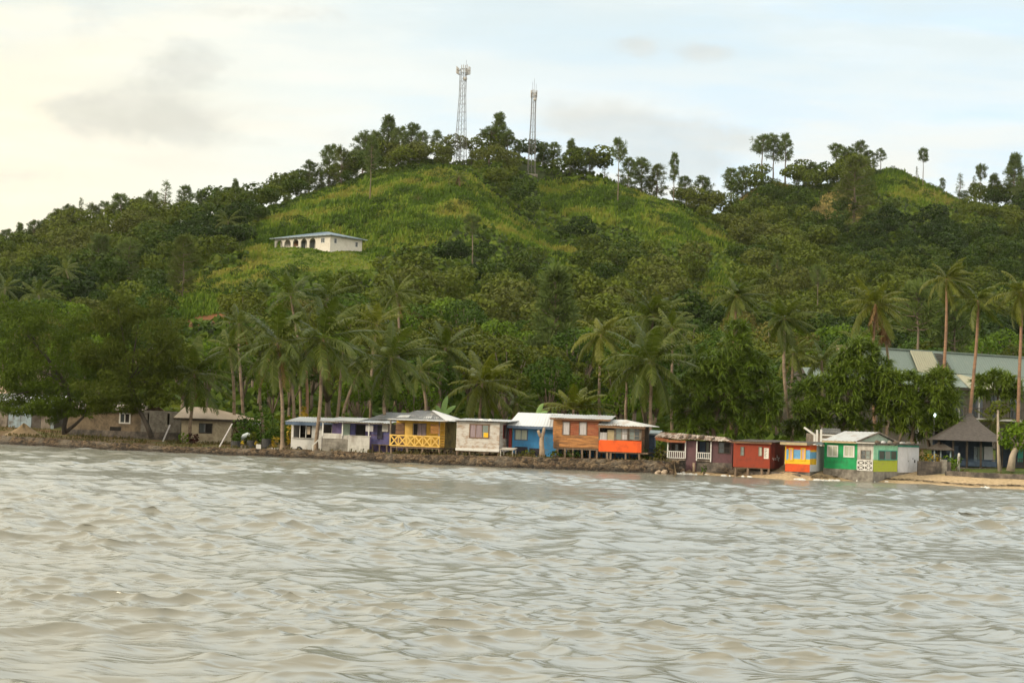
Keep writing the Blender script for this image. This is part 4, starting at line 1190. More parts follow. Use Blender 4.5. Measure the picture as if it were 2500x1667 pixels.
# --- long unfinished block house
h = House('block_house', 'long unfinished house of brown blocks and bare grey concrete under casuarinas', 'house', 160, 155, 5)
ub = h.F(344, 1030)[0]; uc = h.F(441, 1030)[0]; zb = h.F(250, 1004)[1]; zc = h.F(392, 1003)[1]
h.part('wall', MB().box(0, ub, 0, 7, -.4, zb), BLOCK)
mb = MB()
sl = [h.rect(360, 1008, 364, 1034, -.03), h.rect(408, 1009, 414, 1037, -.03)]
us = [ub, sl[0][0], sl[0][1], sl[1][0], sl[1][1], uc]
mb.box(us[0], us[1], -.03, 6, -.4, zc).box(us[2], us[3], -.03, 6, -.4, zc).box(us[4], us[5], -.03, 6, -.4, zc)
for q in sl: mb.box(q[0], q[1], -.03, 6, -.4, q[2]).box(q[0], q[1], -.03, 6, q[3], zc - .004)
h.part('wall', mb, CONC, label='bare grey concrete wall with slots')
h.win(291, 1007, 319, 1034, 2, 1, WHITE2, [GLASS, DARK], fw=.13)
h.bx('vent_opening', DARK, 268, 1041.5, 295, 1059, -.03, -.004)
zt = h.F(250, 1000, -.4)[1]; zr = h.F(300, 982, 3.5)[1]
h.part('roof', MB().corr((-.6, -.5, zt), (ub + .2, -.5, zt), (ub + .2, 3.5, zr), (-.6, 3.5, zr), sag=.08).corr((-.6, 7.4, zt), (ub + .2, 7.4, zt), (ub + .2, 3.52, zr), (-.6, 3.52, zr)), TINR)
h.bx('plinth', CONCD, 165, 1052, 440, 1060, -.12, -.035, down=.5)

# --- tan hip roof house
h = House('hip_roof_house', 'cream house with tan hipped tin roof and one black window', 'house', 441, 149, 6)
W = h.F(565, 1050)[0]; z1 = h.F(500, 1022)[1]
h.part('wall', MB().box(0, W, 0, 6.5, -.4, z1), CREAM)
h.win(485.5, 1033, 518.5, 1058, 2, 1, BARKD, [GLASS, DARK], fw=.07)
ue0, ue1 = h.F(424, 1020, -.6)[0], h.F(588, 1029.5, -.6)[0]
ua, ur = h.F(452, 993, 3.2)[0], h.F(510, 996, 3.2)[0]; zr = h.F(480, 993.5, 3.2)[1]; ze = z1 + .02
mb = MB().corr((ue0, -.6, ze), (ue1, -.6, ze), (ur, 3.2, zr), (ua, 3.2, zr), pitch=.3, amp=.012)
mb.corr((ue1, -.6, ze), (ue1, 7.1, ze), (ur, 3.3, zr), (ur, 3.2, zr), pitch=.3, amp=.012).corr((ue1, 7.1, ze), (ue0, 7.1, ze), (ua, 3.22, zr), (ur, 3.22, zr), pitch=.3, amp=.012).corr((ue0, 7.1, ze), (ue0, -.6, ze), (ua, 3.2, zr), (ua, 3.3, zr), pitch=.3, amp=.012)
h.part('roof', mb, TANROOF)
h.part('fascia', MB().box(ue0, ue1, -.64, -.6, ze - .22, ze - .03), BARKD)
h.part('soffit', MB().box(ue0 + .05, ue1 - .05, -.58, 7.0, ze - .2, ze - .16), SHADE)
# porch roof at its right
h = House('porch_shelter', 'low white sheet shelter roof beside the tan hipped roof', 'shelter', 566, 152, 6)
W = h.F(627, 1036)[0]; z0 = h.F(600, 1037)[1]
h.part('roof', MB().corr((0, -.3, z0), (W, -.3, z0 - .05), (W, 2.5, z0 + .30), (0, 2.5, z0 + .30)), TINW)
for u in (.15, W - .1):
    for v in (0, 2.2): h.part('post', MB().beam((u, v, -.3), (u, v, z0 + (.02 if v == 0 else .22)), .1), STILT)
h.part('back_wall', MB().box(.1, W - .1, 2.3, 2.4, -.3, z0 + .1), SHADE)

# --- small white shop with a blue fascia
h = House('shop_hut', 'small white shop hut with blue fascia and a wide open counter', 'hut', 709.5, 139, 8)
W = h.F(786, 1060)[0]; D = 3.6
a0, a1, c0, c1 = h.rect(716.5, 1039, 761, 1068)
zt = h.F(745, 1038)[1]
mb = MB().box(0, a0, 0, .12, -.4, zt).box(a1, W, 0, .12, -.4, zt).box(a0, a1, 0, .12, -.4, c0)
mb.box(0, .12, .12, D, -.4, zt).box(W - .12, W, .12, D, -.4, zt).box(.12, W - .12, D - .12, D, -.4, zt)
h.part('wall', mb, WHITE2)
h.part('shelf', MB().box(a0 + .05, a1 - .05, 1.9, 2.2, c0 + .35, c0 + .40), SHADE); h.part('counter', MB().box(a0 - .1, a1 + .1, -.14, .0, c0 - .06, c0), WHITE)
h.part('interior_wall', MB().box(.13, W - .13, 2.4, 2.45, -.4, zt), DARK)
for x in (731, 746): h.bx('mullion', WHITE2, x, 1039, x + 1.6, 1068, .03, .08)
h.bx('paper_notice', PAPER, 749.5, 1041, 757.5, 1060, .1, .11)
f0, f1, g0, g1 = h.rect(697, 1030, 812, 1038.3, -.5)
h.part('fascia', MB().box(f0, f1, -.52, -.44, g0, g1), BLUED)
h.part('roof', MB().corr((f0 - .05, -.56, g1 + .03), (f1 + .05, -.56, g1 + .03), (f1 + .05, D + .3, g1 + .42), (f0 - .05, D + .3, g1 + .42)), TINW)
h.bx('post', WHITE2, 788, 1032, 791, 1084, -.3, -.2, down=.2)
h.bx('post', WHITE2, 808, 1032, 810.5, 1070, -.3, -.2, down=.4)

# --- purple hut with a white plank porch
h = House('purple_hut', 'purple hut with white plank porch and flat white tin roof', 'hut', 786, 136.3, 11)
W = h.F(949, 1060)[0]
zt = h.F(850, 1032)[1]
def zz(y, px=850, v=0): return h.F(px, y, v)[1]
h.part('wall', MB().box(.9, W, 1.3, 5, -.1, zt), PURPLE)
h.bx('wall_panel', PURPLE, 811, 1033, 834, 1060, 1.22, 1.29)
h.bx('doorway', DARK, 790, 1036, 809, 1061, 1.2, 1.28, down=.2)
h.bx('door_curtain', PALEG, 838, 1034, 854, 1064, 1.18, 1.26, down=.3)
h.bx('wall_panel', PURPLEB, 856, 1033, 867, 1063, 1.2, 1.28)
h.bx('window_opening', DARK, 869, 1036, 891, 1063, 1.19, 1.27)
h.part('porch_wall', MB().box(0, h.F(849, 1085)[0], 0, .14, -.35, zz(1071.5)), CONC, label='bare concrete porch base')
h.siding(mb := MB(), 0, h.F(836, 1065)[0], zz(1071.4), zz(1059), 0, .2); mb.box(0, h.F(836, 1065)[0], 0, .08, zz(1071.4), zz(1059))
h.part('porch_wall', mb, WHITE)
ua, ub = h.F(849.5, 1080)[0], h.F(902, 1080)[0]
h.siding(mb := MB(), ua, ub, -.05, zz(1064), 0, .2); mb.box(ua, ub, 0, .08, -.05, zz(1064)).box(ua - .05, ub + .12, -.07, .1, zz(1064) + .003, zz(1062))
h.part('porch_wall', mb, WHITE)
h.bx('door', WHITE, 838, 1062, 848.5, 1082, .02, .08)
for x in (786.5, 834.5, 899): h.bx('post', WHITE2, x, 1032, x + 2.6, 1064, -.06, .03)
h.bx('shutter', GREYC, 892.5, 1037.5, 911, 1053, -.05, .0, label='raised pale shutter')
h.siding(mb := MB(), h.F(902.5, 1060)[0], W, zz(1084, 925), zz(1056, 925), .5, .12); mb.box(h.F(902.5, 1060)[0], W, .52, 1.28, zz(1084, 925), zt)
h.part('wall', mb, PURPLEB, label='indigo boarded wall')
h.bx('hanging_cloth', STAIN, 921, 1038, 934, 1071, .40, .46)
h.bx('board', WHITE, 933, 1035, 948, 1053.5, .38, .44)
h.part('stair_rail', MB().beam((-.9, -.1, .9 - .55), (-.05, -.02, 1.15), .06, .1).beam((-.75, -.12, -.3), (-.75, -.12, .45), .1), WHITE)
e0, e1 = h.F(778, 1028, -.5)[0], h.F(951, 1030, -.5)[0]
ze = h.F(865, 1029.5, -.5)[1]
mb = MB().corr((e0, -.5, ze), (e1, -.5, ze), (e1, 5.2, ze + .35), (e0, 5.2, ze + .35), sag=.06)
mb.slab([(e0 + 1.2, -.2, ze + .1), (e0 + 3.4, -.25, ze + .1), (e0 + 3.4, 3, ze + .34), (e0 + 1.2, 3, ze + .36)], .03)
h.part('roof', mb, TINW)
h.part('roof_beam', MB().box(e0 + .1, e1 - .1, -.4, -.32, ze - .12, ze - .03), GREYW)
h.stilts([905, 922, 940], 1084, vs=(.6, 3.5))
h.part('floor', MB().box(h.F(902, 1080)[0], W, .5, 5, zz(1084, 925) - .08, zz(1084, 925) - .003), STILT)
# grey hip roof part behind, between the purple and the yellow houses
zb = h.F(930, 1008, 4)[1]
h.part('roof', MB().corr((h.F(893, 1023, 2)[0], 2, h.F(893, 1023, 2)[1]), (e1 + .4, 2, h.F(950, 1024, 2)[1]), (e1 + .4, 5.5, zb + .1), (h.F(945, 1014, 5.5)[0], 5.5, zb + .1)), TING, label='grey tin lean-to roof')

# --- yellow house on stilts with a cross-braced veranda
h = House('yellow_house', 'yellow stilt house with cross-braced veranda rail and grey hip roof', 'house', 952, 133.4, 15)
W = h.F(1073.5, 1060)[0]; D = h.S(1112.5, 1060, W)[0]
zf = h.F(1013, 1090)[1]; ze = h.F(1013, 1026.5, -.45)[1]; vb = 1.35
h.part('floor', MB().box(0, W, 0, D, zf - .14, zf), STILT)
mb = MB().box(0, W - .06, vb, D, zf, ze - .02)
h.part('wall', mb, YELLOW)
v0 = h.S(1086, 1060, W)[0]
h.siding(mb := MB(), v0, D, zf - .05, ze - .02, pitch=.15, side=W)
mb.box(W - .05, W - .002, v0, D, zf - .05, ze - .02)
h.part('wall', mb, OLIVE, label='olive boarded side wall')
mb = MB()
for k in range(5): mb.box(W - .05, W + .02, .05, v0, zf + .05 + k * .2, zf + .17 + k * .2)
mb.box(W - .05, W, .02, .1, zf, ze - .1).box(W - .05, W, v0 - .08, v0 - .004, zf, ze - .1)
for y in (1030, 1049): mb.box(W - .04, W + .01, .1, v0, h.S(1080, y + 3, W)[1], h.S(1080, y, W)[1])
h.part('side_slats', mb, YELLOWB)
h.bx('door', BROWNW, 966, 1032, 987, 1062, vb - .05, vb - .004, down=.9)
h.bx('wall_panel', YELLOWB, 988.5, 1033, 1006, 1062, vb - .04, vb - .004, down=.9)
h.win(1008.5, 1033, 1041, 1064, 3, 1, GREYW, [DARK, MAUVEC, MAUVEC], v=vb)
h.bx('doorway', DARK, 954, 1036, 965, 1060, vb - .03, vb - .004, down=.9)
mb = MB()
q = h.rect(1052, 1035, 1073, 1058, 0)
for k in range(5):
    c = q[2] + (q[3] - q[2]) * (k + .1) / 5; mb.box(q[0], q[1], -.03, .0, c, c + .62 * (q[3] - q[2]) / 5)
mb.box(q[0], q[0] + .07, .001, .04, q[2], q[3]).box(q[1] - .07, q[1], .001, .04, q[2], q[3])
h.part('slatted_shutter', mb, ORANGEW)
# veranda rail: posts, rails and six crosses
z0, z1 = h.F(1013, 1089)[1], h.F(1013, 1063)[1]
rail = MB().box(-.06, W + .06, -.09, -.01, z1 - .07, z1 + .03).box(-.06, W + .06, -.09, -.01, z0 - .03, z0 + .06)
n = 6
for k in range(n + 1):
    u = W * k / n; rail.box(u - .035, u + .035, -.075, -.02, z0 + .06, z1 - .07)
for k in range(n):
    a, b = W * k / n + .03, W * (k + 1) / n - .03
    rail.beam((a, -.055, z0 + .06), (b, -.055, z1 - .07), .03, .1); rail.beam((a, -.045, z1 - .07), (b, -.045, z0 + .06), .03, .1)
h.part('veranda_rail', rail, YELLOWB)
for px in (952.5, 1072): 
    u = h.F(px, 1050)[0]; h.part('post', MB().box(u - .06, u + .06, 0, .12, zf, ze - .03), GREYW)
h.stilts([954, 993, 1031, 1071], 1091, vs=(.12, 1.6, 3.3))
e0, e1 = h.F(949, 1026, -.55)[0], h.F(1091, 1029, -.55)[0]
ua, ur = h.F(1018, 1002, D / 2)[0], h.F(1074, 1005, D / 2)[0] - .5
zr = h.F(1045, 1002.5, D / 2)[1]; zE = ze + .03; vD = D + .4
mb = MB().corr((e0, -.55, zE), (e1, -.55, zE), (ur, D / 2, zr), (ua, D / 2, zr), sag=.08)
mb.corr((e1, vD, zE), (e0, vD, zE), (ua, D / 2 + .02, zr), (ur, D / 2 + .02, zr)).corr((e0, vD, zE), (e0, -.55, zE), (ua, D / 2, zr), (ua, D / 2 + .1, zr))
h.part('roof', mb, TING)
h.part('roof_sheet', MB().corr((e1 + .02, -.55, zE + .03), (e1 + .3, vD, zE + .03), (ur, D / 2 + .2, zr + .03), (ur - .1, D / 2 - .2, zr + .04)), TINW, label='shiny white tin hip')
h.part('roof_edge', MB().slab([(e0 - .05, -.75, zE + .03), (e1 + .1, -.75, zE + .03), (e1 + .1, -.4, zE + .08), (e0 - .05, -.4, zE + .08)], .05), TIN)
for (x, y, a) in ((985, 1017, .5), (1043, 1020, .35), (1060, 1022, .3)):
    u, z = h.F(x, y, .3); h.part('loose_sheet', MB().slab([(u - a, .0, z - .06), (u + a, .1, z - .02), (u + a * 1.1, .5, z + .16), (u - a * .7, .5, z + .12)], .02), TIN)
h.part('brace', MB().beam((W + .1, 1.4, -.1), (W + .05, 3.4, zf - .2), .12), STILT)

# --- white weatherboard hut
h = House('white_hut', 'white weatherboard hut on low stilts with one curtained window', 'hut', 1112.5, 131.9, 16)
W = h.F(1219, 1062)[0]; D = h.S(1242, 1062, W)[0]
z0, z1 = h.F(1165, 1099)[1], h.F(1165, 1029)[1]
mb = MB().box(0, W, .01, D, z0, z1)
h.siding(mb, 0, W, z0 + .14, z1, 0, .135); h.siding(mb, 0, D, z0 + .14, z1, side=W, pitch=.135)
h.part('wall', mb, HUTWHITE)
h.part('base_board', MB().box(-.03, W + .035, -.045, -.001, z0 - .06, z0 + .14).box(W + .001, W + .045, -.001, D, z0 - .06, z0 + .14), WHITE2)
h.win(1146, 1035, 1194.5, 1069.5, 3, 1, BROWNW, [MAUVEC, MAUVEC, GLASSG], v=-.03, split=[0, .31, .66, 1], fw=.07)
h.bx('yellow_board', KYELLOW, 1180.5, 1056, 1192.5, 1067.5, -.06, -.048)
h.win(1228, 1037, 1238, 1070, 2, 1, MAROON, [DARK, GLASSG], side=W + .03, fw=.05)
e0, e1 = h.F(1103, 1025, -.5)[0], h.F(1240, 1028, -.5)[0]; zE = h.F(1165, 1026.5, -.5)[1]
h.part('roof', MB().corr((e0, -.5, zE), (e1, -.5, zE), (e1 + .1, D + .4, zE + .16), (e0, D + .4, zE + .16)), TIN)
h.part('roof_beam', MB().box(e0 + .15, W + .05, -.03, -.002, z1 - .02, zE - .04), BARKD)
for (x, w) in ((1177, .28), (1197, .2)):
    u, z = h.F(x, 1026, .2); mb = MB(); mb.tube([(u, .2, z - .04), (u, .2, z + .03), (u + .02, .2, z + .12)], [w, w * .9, w * .35], n=9)
    h.part('roof_weight', mb, STONEW, sm=True)
h.stilts([1115, 1146, 1182, 1217], 1100, vs=(.1, 1.6), w=.12)
h.part('floor', MB().box(.02, W - .02, .03, D - .02, z0 - .12, z0 - .003), STILT)

# --- blue house under a big white gable
h = House('blue_house', 'sky blue house under a broad white tin gable roof', 'house', 1249.5, 132.6, 9)
W = h.F(1365, 1070)[0]; D = 5.4
z1 = h.F(1300, 1045)[1]
h.part('wall', MB().box(0, W, 0, D, -.3, z1), BLUE)
h.bx('mould_band', STAIN, 1256, 1090, 1288, 1102, -.012, -.004, down=.3)
h.bx('mould_band', STAIN, 1292, 1094, 1318, 1103, -.014, -.004, down=.3)
h.win(1256, 1047, 1289, 1075, 2, 1, BLUED, [PALEC, PALEC], fw=.09)
h.bx('post', MAROON, 1242, 1043, 1249.3, 1093, -.12, .0)
e0, e1 = h.F(1238, 1039, -.6)[0], h.F(1375, 1041, -.6)[0]; zE = h.F(1300, 1040, -.6)[1]
r0, r1 = h.F(1265, 1005, D / 2)[0], h.F(1375, 1011, D / 2)[0]; zr = h.F(1320, 1008.5, D / 2)[1]
h.part('roof', MB().corr((e0, -.6, zE), (e1, -.6, zE), (r1, D / 2, zr), (r0, D / 2, zr), pitch=.25, amp=.012).corr((e0, D + .6, zE), (e1, D + .6, zE), (r1, D / 2 + .02, zr), (r0, D / 2 + .02, zr)), TINW)
h.part('fascia', MB().box(e0, e1, -.62, -.58, zE - .22, zE - .02), BLUED)
h.part('gable_wall', MB().idx([(0, 0, z1), (0, D, z1), (0, D / 2, zr - .1), (.1, 0, z1), (.1, D, z1), (.1, D / 2, zr - .1)], [(0, 1, 2), (3, 5, 4), (0, 2, 5, 3), (1, 4, 5, 2)]), BLUE)

# white slatted bench beside it
h = House('slatted_bench', 'weathered white slatted bench at the corner of the white hut', 'bench', 1223, 130.8, 16)
W = h.F(1258, 1096)[0]; z = h.F(1240, 1097)[1]
mb = MB()
for k in range(6): mb.box(0, W, -.5 + k * .19, -.34 + k * .19, z - .04 + .03 * k, z + .03 * k)
h.part('seat', mb, WHITE)
for u in (.08, W - .1):
    for v in (-.42, .5): h.part('leg', MB().beam((u, v, -.15), (u, v, z - .03), .08), WHITE)

# dead stump with two broken limbs
b = gpt(1324.5, 129.6); t = thing('tree_stump', 'bleached dead tree stump with two broken limbs before the blue house', 'tree stump', b)
q = lambda x, y: P(x, y, 129.6) - b
mb = MB(); mb.tube([(0, 0, -.2), q(1323, 1100), q(1322, 1080), q(1323, 1066), q(1327, 1055), q(1329, 1043)], [.26, .21, .19, .17, .13, .09], n=9); mb.build('trunk', STUMPW, t, True)
mb = MB(); mb.tube([q(1322, 1068), q(1317, 1060), q(1313.5, 1050)], [.15, .13, .10], n=8); mb.build('limb', STUMPW, t, True)

# --- timber house with the orange porch
h = House('timber_house', 'stilted raw timber house with a bright orange-red porch panel', 'house', 1350.5, 130.3, 13)
W = h.F(1462, 1055)[0]; D = 5
z0, z1 = h.F(1405, 1093.5)[1], h.F(1405, 1021)[1]
h.part('wall', MB().box(0, W, .0, D, z0, z1), BROWNW)
for (x0, y0, x1, y1, m, dv) in ((1350.6, 1022, 1372, 1062, ORANGEW, .03), (1372.6, 1022, 1433, 1062, REDW, .022), (1433.6, 1024, 1461.5, 1063, REDW, .03), (1350.6, 1062.5, 1461.5, 1080, ORANGEW, .035), (1365, 1080.5, 1461.5, 1092.5, ORANGEW, .03), (1350.6, 1080.5, 1364.5, 1092, BROWNW, .03)):
    u0, u1, c0, c1 = h.rect(x0, y0, x1, y1); n = max(2, round((c1 - c0) / .19)); mb = MB(); rs = np.random.RandomState(int(x0))
    for k in range(n):
        a, b_ = c0 + (c1 - c0) * k / n, c0 + (c1 - c0) * (k + 1) / n
        cut = rs.uniform(.25, .75); um = u0 + (u1 - u0) * cut
        for ua, ub in ((u0, um - .006), (um + .006, u1)): mb.box(ua, ub, -dv - rs.uniform(0, .015), -.003, a + .008, b_)
    h.part('cladding', mb, m)
h.win(1373.5, 1028.5, 1391.5, 1062, 1, 1, GREYW, [SILVER], v=-.04, fw=.06)
h.win(1413.5, 1029.5, 1433, 1062.5, 1, 1, GREYW, [SILVER], v=-.04, fw=.06)
zb = h.F(1445, 1013, D)[1]; ef = h.F(1345, 1018.5, -.5)[1]
mb = MB().corr((h.F(1341, 1019, -.5)[0], -.5, ef), (h.F(1492, 1022, -.5)[0], -.5, ef - .03), (h.F(1503, 1012, D)[0], D + .2, zb), (h.F(1344, 1014, D)[0], D + .2, zb + .02), sag=.05)
h.part('roof', mb, TIN)
h.part('fascia', MB().box(h.F(1342, 1020, -.5)[0], h.F(1490, 1023, -.5)[0], -.5, -.44, ef - .16, ef - .03), BROWNW)
h.stilts([1360, 1379, 1398, 1420, 1440, 1457], 1094, vs=(.15, 2.4), w=.15)
h.part('floor_beam', MB().box(0, W, .05, .2, z0 - .12, z0 - .003), STILT)
h.bx('blue_skirt', BLUE, 1395, 1098, 1563, 1112, 2.8, 2.86, down=.4)
# porch: panel, windows, side wall, roof
pf = -.12
p0, p1, c0, c1 = h.rect(1461.5, 1075, 1566, 1103, pf)
h.part('porch_panel', MB().box(p0, p1, pf, pf + .08, c0, c1), ORANGE)
zt = h.F(1515, 1042, pf)[1]
h.part('porch_floor', MB().box(p0 + .02, p1 + .5, pf + .09, 3.4, c0 - .1, c0 + .02), STILT)
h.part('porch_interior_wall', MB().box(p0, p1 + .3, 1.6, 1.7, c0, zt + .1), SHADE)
h.bx('board', GREYC, 1464, 1055, 1482, 1074.5, pf + .03, pf + .07); h.bx('board', TANB, 1483, 1049, 1499, 1074.5, pf + .02, pf + .06)
h.win(1502, 1042, 1533.5, 1074.5, 2, 2, GREYW, [GLASSG, GREYC], v=pf + .06, fw=.07)
h.win(1535, 1042, 1563, 1074.5, 2, 3, GREYW, [GLASSG, GLASS], v=pf + .06, fw=.07)
for x in (1461.5, 1500, 1563.5): h.bx('post', GREYW, x, 1041, x + 2.4, 1074.8, pf - .01, pf + .1)
sv = h.S(1586, 1070, p1)[0]
h.part('side_wall', MB().box(p1 - .06, p1, pf + .1, max(sv, 1.8), c0, zt), BROWNW)
e0, e1 = h.F(1459, 1036, pf - .5)[0], h.F(1577, 1040, pf - .5)[0]; zE = h.F(1515, 1038.5, pf - .5)[1]
r0, r1 = h.F(1479, 1022.5, 2.2)[0], h.F(1527, 1025, 2.2)[0]; zr = h.F(1500, 1024, 2.2)[1]
mb = MB().corr((e0, pf - .5, zE), (e1, pf - .5, zE), (r1, 2.2, zr), (r0, 2.2, zr), sag=.05)
mb.corr((e1, pf - .5, zE), (e1 + .5, 3.6, zE), (r1, 2.4, zr), (r1, 2.2, zr))
h.part('porch_roof', mb, TIN)
h.part('porch_fascia', MB().box(e0 + .05, e1 - .05, pf - .48, pf - .42, zE - .22, zE - .03), BROWNW)
h.stilts([1482, 1491, 1527, 1560], 1104, vs=(.05, 2.0), w=.15)

# --- narrow blue lean-to between timber house and pier house
h = House('blue_shack', 'narrow dark blue lean-to squeezed beside the orange porch', 'shack', 1580, 132.6, 8)
W = h.F(1597, 1085)[0]; z1 = h.F(1590, 1059)[1]
h.part('wall', MB().box(0, W, 0, 2.5, -.3, z1), BLUED)
h.part('roof', MB().slab([(-.1, -.35, z1 + .05), (W + .5, -.35, z1 + .02), (W + .5, 2.7, z1 + .3), (-.1, 2.7, z1 + .3)], .12), TINB)
h.part('rope', MB().tube([(W * .3, -.3, .9), (W + .4, -.4, .6), (W + 1.1, -.5, .35), (W + 1.6, -.6, .05)], .025, n=5), ROPE)

# --- dark mauve house with two white balustrades
h = House('balcony_house', 'low dark mauve house with white balustrades and logs on its tin roof', 'house', 1628.5, 128.4, 12, z=.62)
W = h.F(1788, 1100)[0]; D = 4.2
zt = h.F(1700, 1076)[1]; zf = h.F(1700, 1122)[1]
def Z(y, px=1700): return h.F(px, y)[1]
b1a, b1b = h.F(1628.8, 1100)[0], h.F(1675, 1100)[0]; b2a, b2b = h.F(1700, 1100)[0], h.F(1737, 1100)[0]
h.part('wall', MB().box(b1b, b2a, 0, D, -.5, zt).box(b2b, W, 0, D, -.3, zt).box(0, b1b, 1.6, D, -.3, zt).box(b2a, b2b, 1.4, D, -.3, zt), MAUVE)
h.part('foundation', MB().box(.1, W - .05, .1, D - .1, -.9, zf - .12).box(b2b, W, -.03, -.003, -.4, Z(1127)), CONCD)
h.part('balcony_floor', MB().box(0, b1b - .003, -.05, 1.6, zf - .11, zf).box(b2a + .003, b2b - .003, -.05, 1.4, zf - .11, zf), GREYW)
h.win(1638, 1082, 1666, 1101, 3, 1, BARKD, [DARK, GLASS], v=1.6)
h.bx('door', BLUED, 1708, 1078, 1722, 1120, 1.34, 1.39); h.bx('curtain', PALEC, 1724, 1079, 1731, 1118, 1.33, 1.38)
h.win(1753.5, 1078.5, 1783, 1107, 2, 2, BARKD, [GLASS, DARK], fw=.06)
def balustrade(a, b, z0, z1, v=-.06):
    mb = MB().box(a, b, v, v + .07, z1 - .06, z1).box(a, b, v, v + .07, z0, z0 + .06)
    n = int((b - a) / .15)
    for k in range(n + 1):
        u = a + .03 + (b - a - .06) * k / n; mb.box(u - .025, u + .025, v + .015, v + .055, z0 + .06, z1 - .06)
    return mb
h.part('balustrade', balustrade(b1a, b1b, Z(1120), Z(1102.5), -.12), WHITE2)
h.part('balustrade', balustrade(b2a, b2b, Z(1119), Z(1103.5), -.12), WHITE2)
for u, y in ((b1a + .05, 1120), (b1b - .05, 1120), (b2a + .04, 1124), (b2b - .04, 1126)): h.part('post', MB().box(u - .045, u + .045, -.12, -.03, Z(y), zt - .02), WHITE2)
e0, e1 = h.F(1597, 1069, -.6)[0], h.F(1790, 1075, -.6)[0]; zE = h.F(1700, 1074, -.6)[1]
zr = h.F(1640, 1055, 2.2)[1]
mb = MB().corr((e0, -.6, zE + .12), (e1, -.6, zE - .02), (h.F(1770, 1070, 2.2)[0], 2.4, zE + .30), (h.F(1612, 1054, 2.2)[0], 2.4, zr), sag=.1)
mb.corr((e0, D + .4, zE), (e1, D + .4, zE), (h.F(1770, 1070, 2.2)[0], 2.42, zE + .30), (h.F(1612, 1054, 2.2)[0], 2.42, zr))
h.part('roof', mb, TINR)
h.part('fascia', MB().box(b1a, b1b, -.58, -.5, zE - .24, zE - .06), RUSTROOF)
h.part('fascia', MB().beam((e0 + .1, -.55, zE + .02), (b1a + .1, -.4, zE - .12), .08, .25), RUSTROOF)
for (x, y, r, ln) in ((1626, 1068, .12, .5), (1641, 1069, .10, .6), (1663, 1069, .12, .5), (1682, 1067, .14, .7), (1696, 1070, .08, .4), (1713, 1068, .16, .8), (1741, 1072, .09, .7)):
    u, z = h.F(x, y, -.1); h.part('roof_log', MB().tube([(u - .1, -.35, z - .04), (u + .05, -.35 + ln, z + .10)], r, n=8), DRIFT, sm=True)
h.part('step', MB().box(b1a + .9, b1b - .2, -.5, -.08, zf - .4, zf - .28).box(b1a + .9, b1b - .2, -.9, -.52, zf - .7, zf - .55), GREYW)

# --- red hut
h = House('red_hut', 'brick red timber hut with two tiny windows and a white notice', 'hut', 1788.8, 126.3, 25)
W = h.F(1879.5, 1110)[0]; D = h.S(1914.5, 1112, W)[0]
z0, z1 = h.F(1835, 1141)[1], h.F(1835, 1079)[1]
h.part('wall', MB().box(0, W, 0, .1, z0, z1).box(0, .1, .1, D, z0, z1).box(.1, W - .1, D - .1, D, z0, z1), RED)
h.part('wall', MB().box(W - .098, W + .002, .1, D, z0 - .03, z1), RED_SHADED, label='red end wall with shade in its colour')
h.win(1808, 1090, 1817, 1112, 1, 2, GREYW, [GLASSG], fw=.05); h.win(1852, 1090, 1861, 1113, 1, 1, GREYW, [PALEC], fw=.05)
nb = h.bx('notice_board', SIGNW, 1865, 1093.5, 1876.5, 1119.5, -.04, -.004)
u0, u1, c0, c1 = h.rect(1865, 1093.5, 1876.5, 1119.5); mb = MB()
for k, w in enumerate((.6, .75, .5, .7, .45, .66)): mb.box(u0 + .05, u0 + .05 + (u1 - u0 - .1) * w, -.048, -.041, c1 - .12 - k * .11, c1 - .08 - k * .11)
h.part('lettering', mb, INK, nb)
mb = MB()
for (x, y, dx, dy) in ((1887, 1119, .5, 2.5), (1889, 1121.5, .5, 2), (1893, 1119, 2.2, 1), (1893.5, 1122, 1.6, .8), (1897, 1112, 1, 1), (1897.5, 1115.5, 1.4, 1.3), (1899.5, 1120, .7, 3), (1900.5, 1124, 1.4, .8), (1902, 1118, .6, 1.6)):
    v0, v1, a, b_ = h.srect(x - dx, y - dy, x + dx, y + dy, W); mb.box(W + .002, W + .012, min(v0, v1), max(v0, v1), a, b_)
h.part('paint_marks', mb, WHITE2)
e0, e1 = h.F(1785, 1076, -.3)[0], h.F(1884, 1078, -.3)[0]; zE = z1 + .06
h.part('roof', MB().corr((e0, -.35, zE), (e1 + .15, -.35, zE), (e1 + .15, D + .3, zE + .14), (e0, D + .3, zE + .14)), TINDK)
h.part('fascia', MB().box(e0 + .05, e1, -.32, -.27, zE - .16, zE - .025), BROWNW)
h.stilts([1795, 1825, 1858, 1876], 1142, vs=(.15, D - .2), w=.16)
h.part('floor', MB().box(.05, W - .05, .1, D - .05, z0 - .08, z0 - .003), STILT)

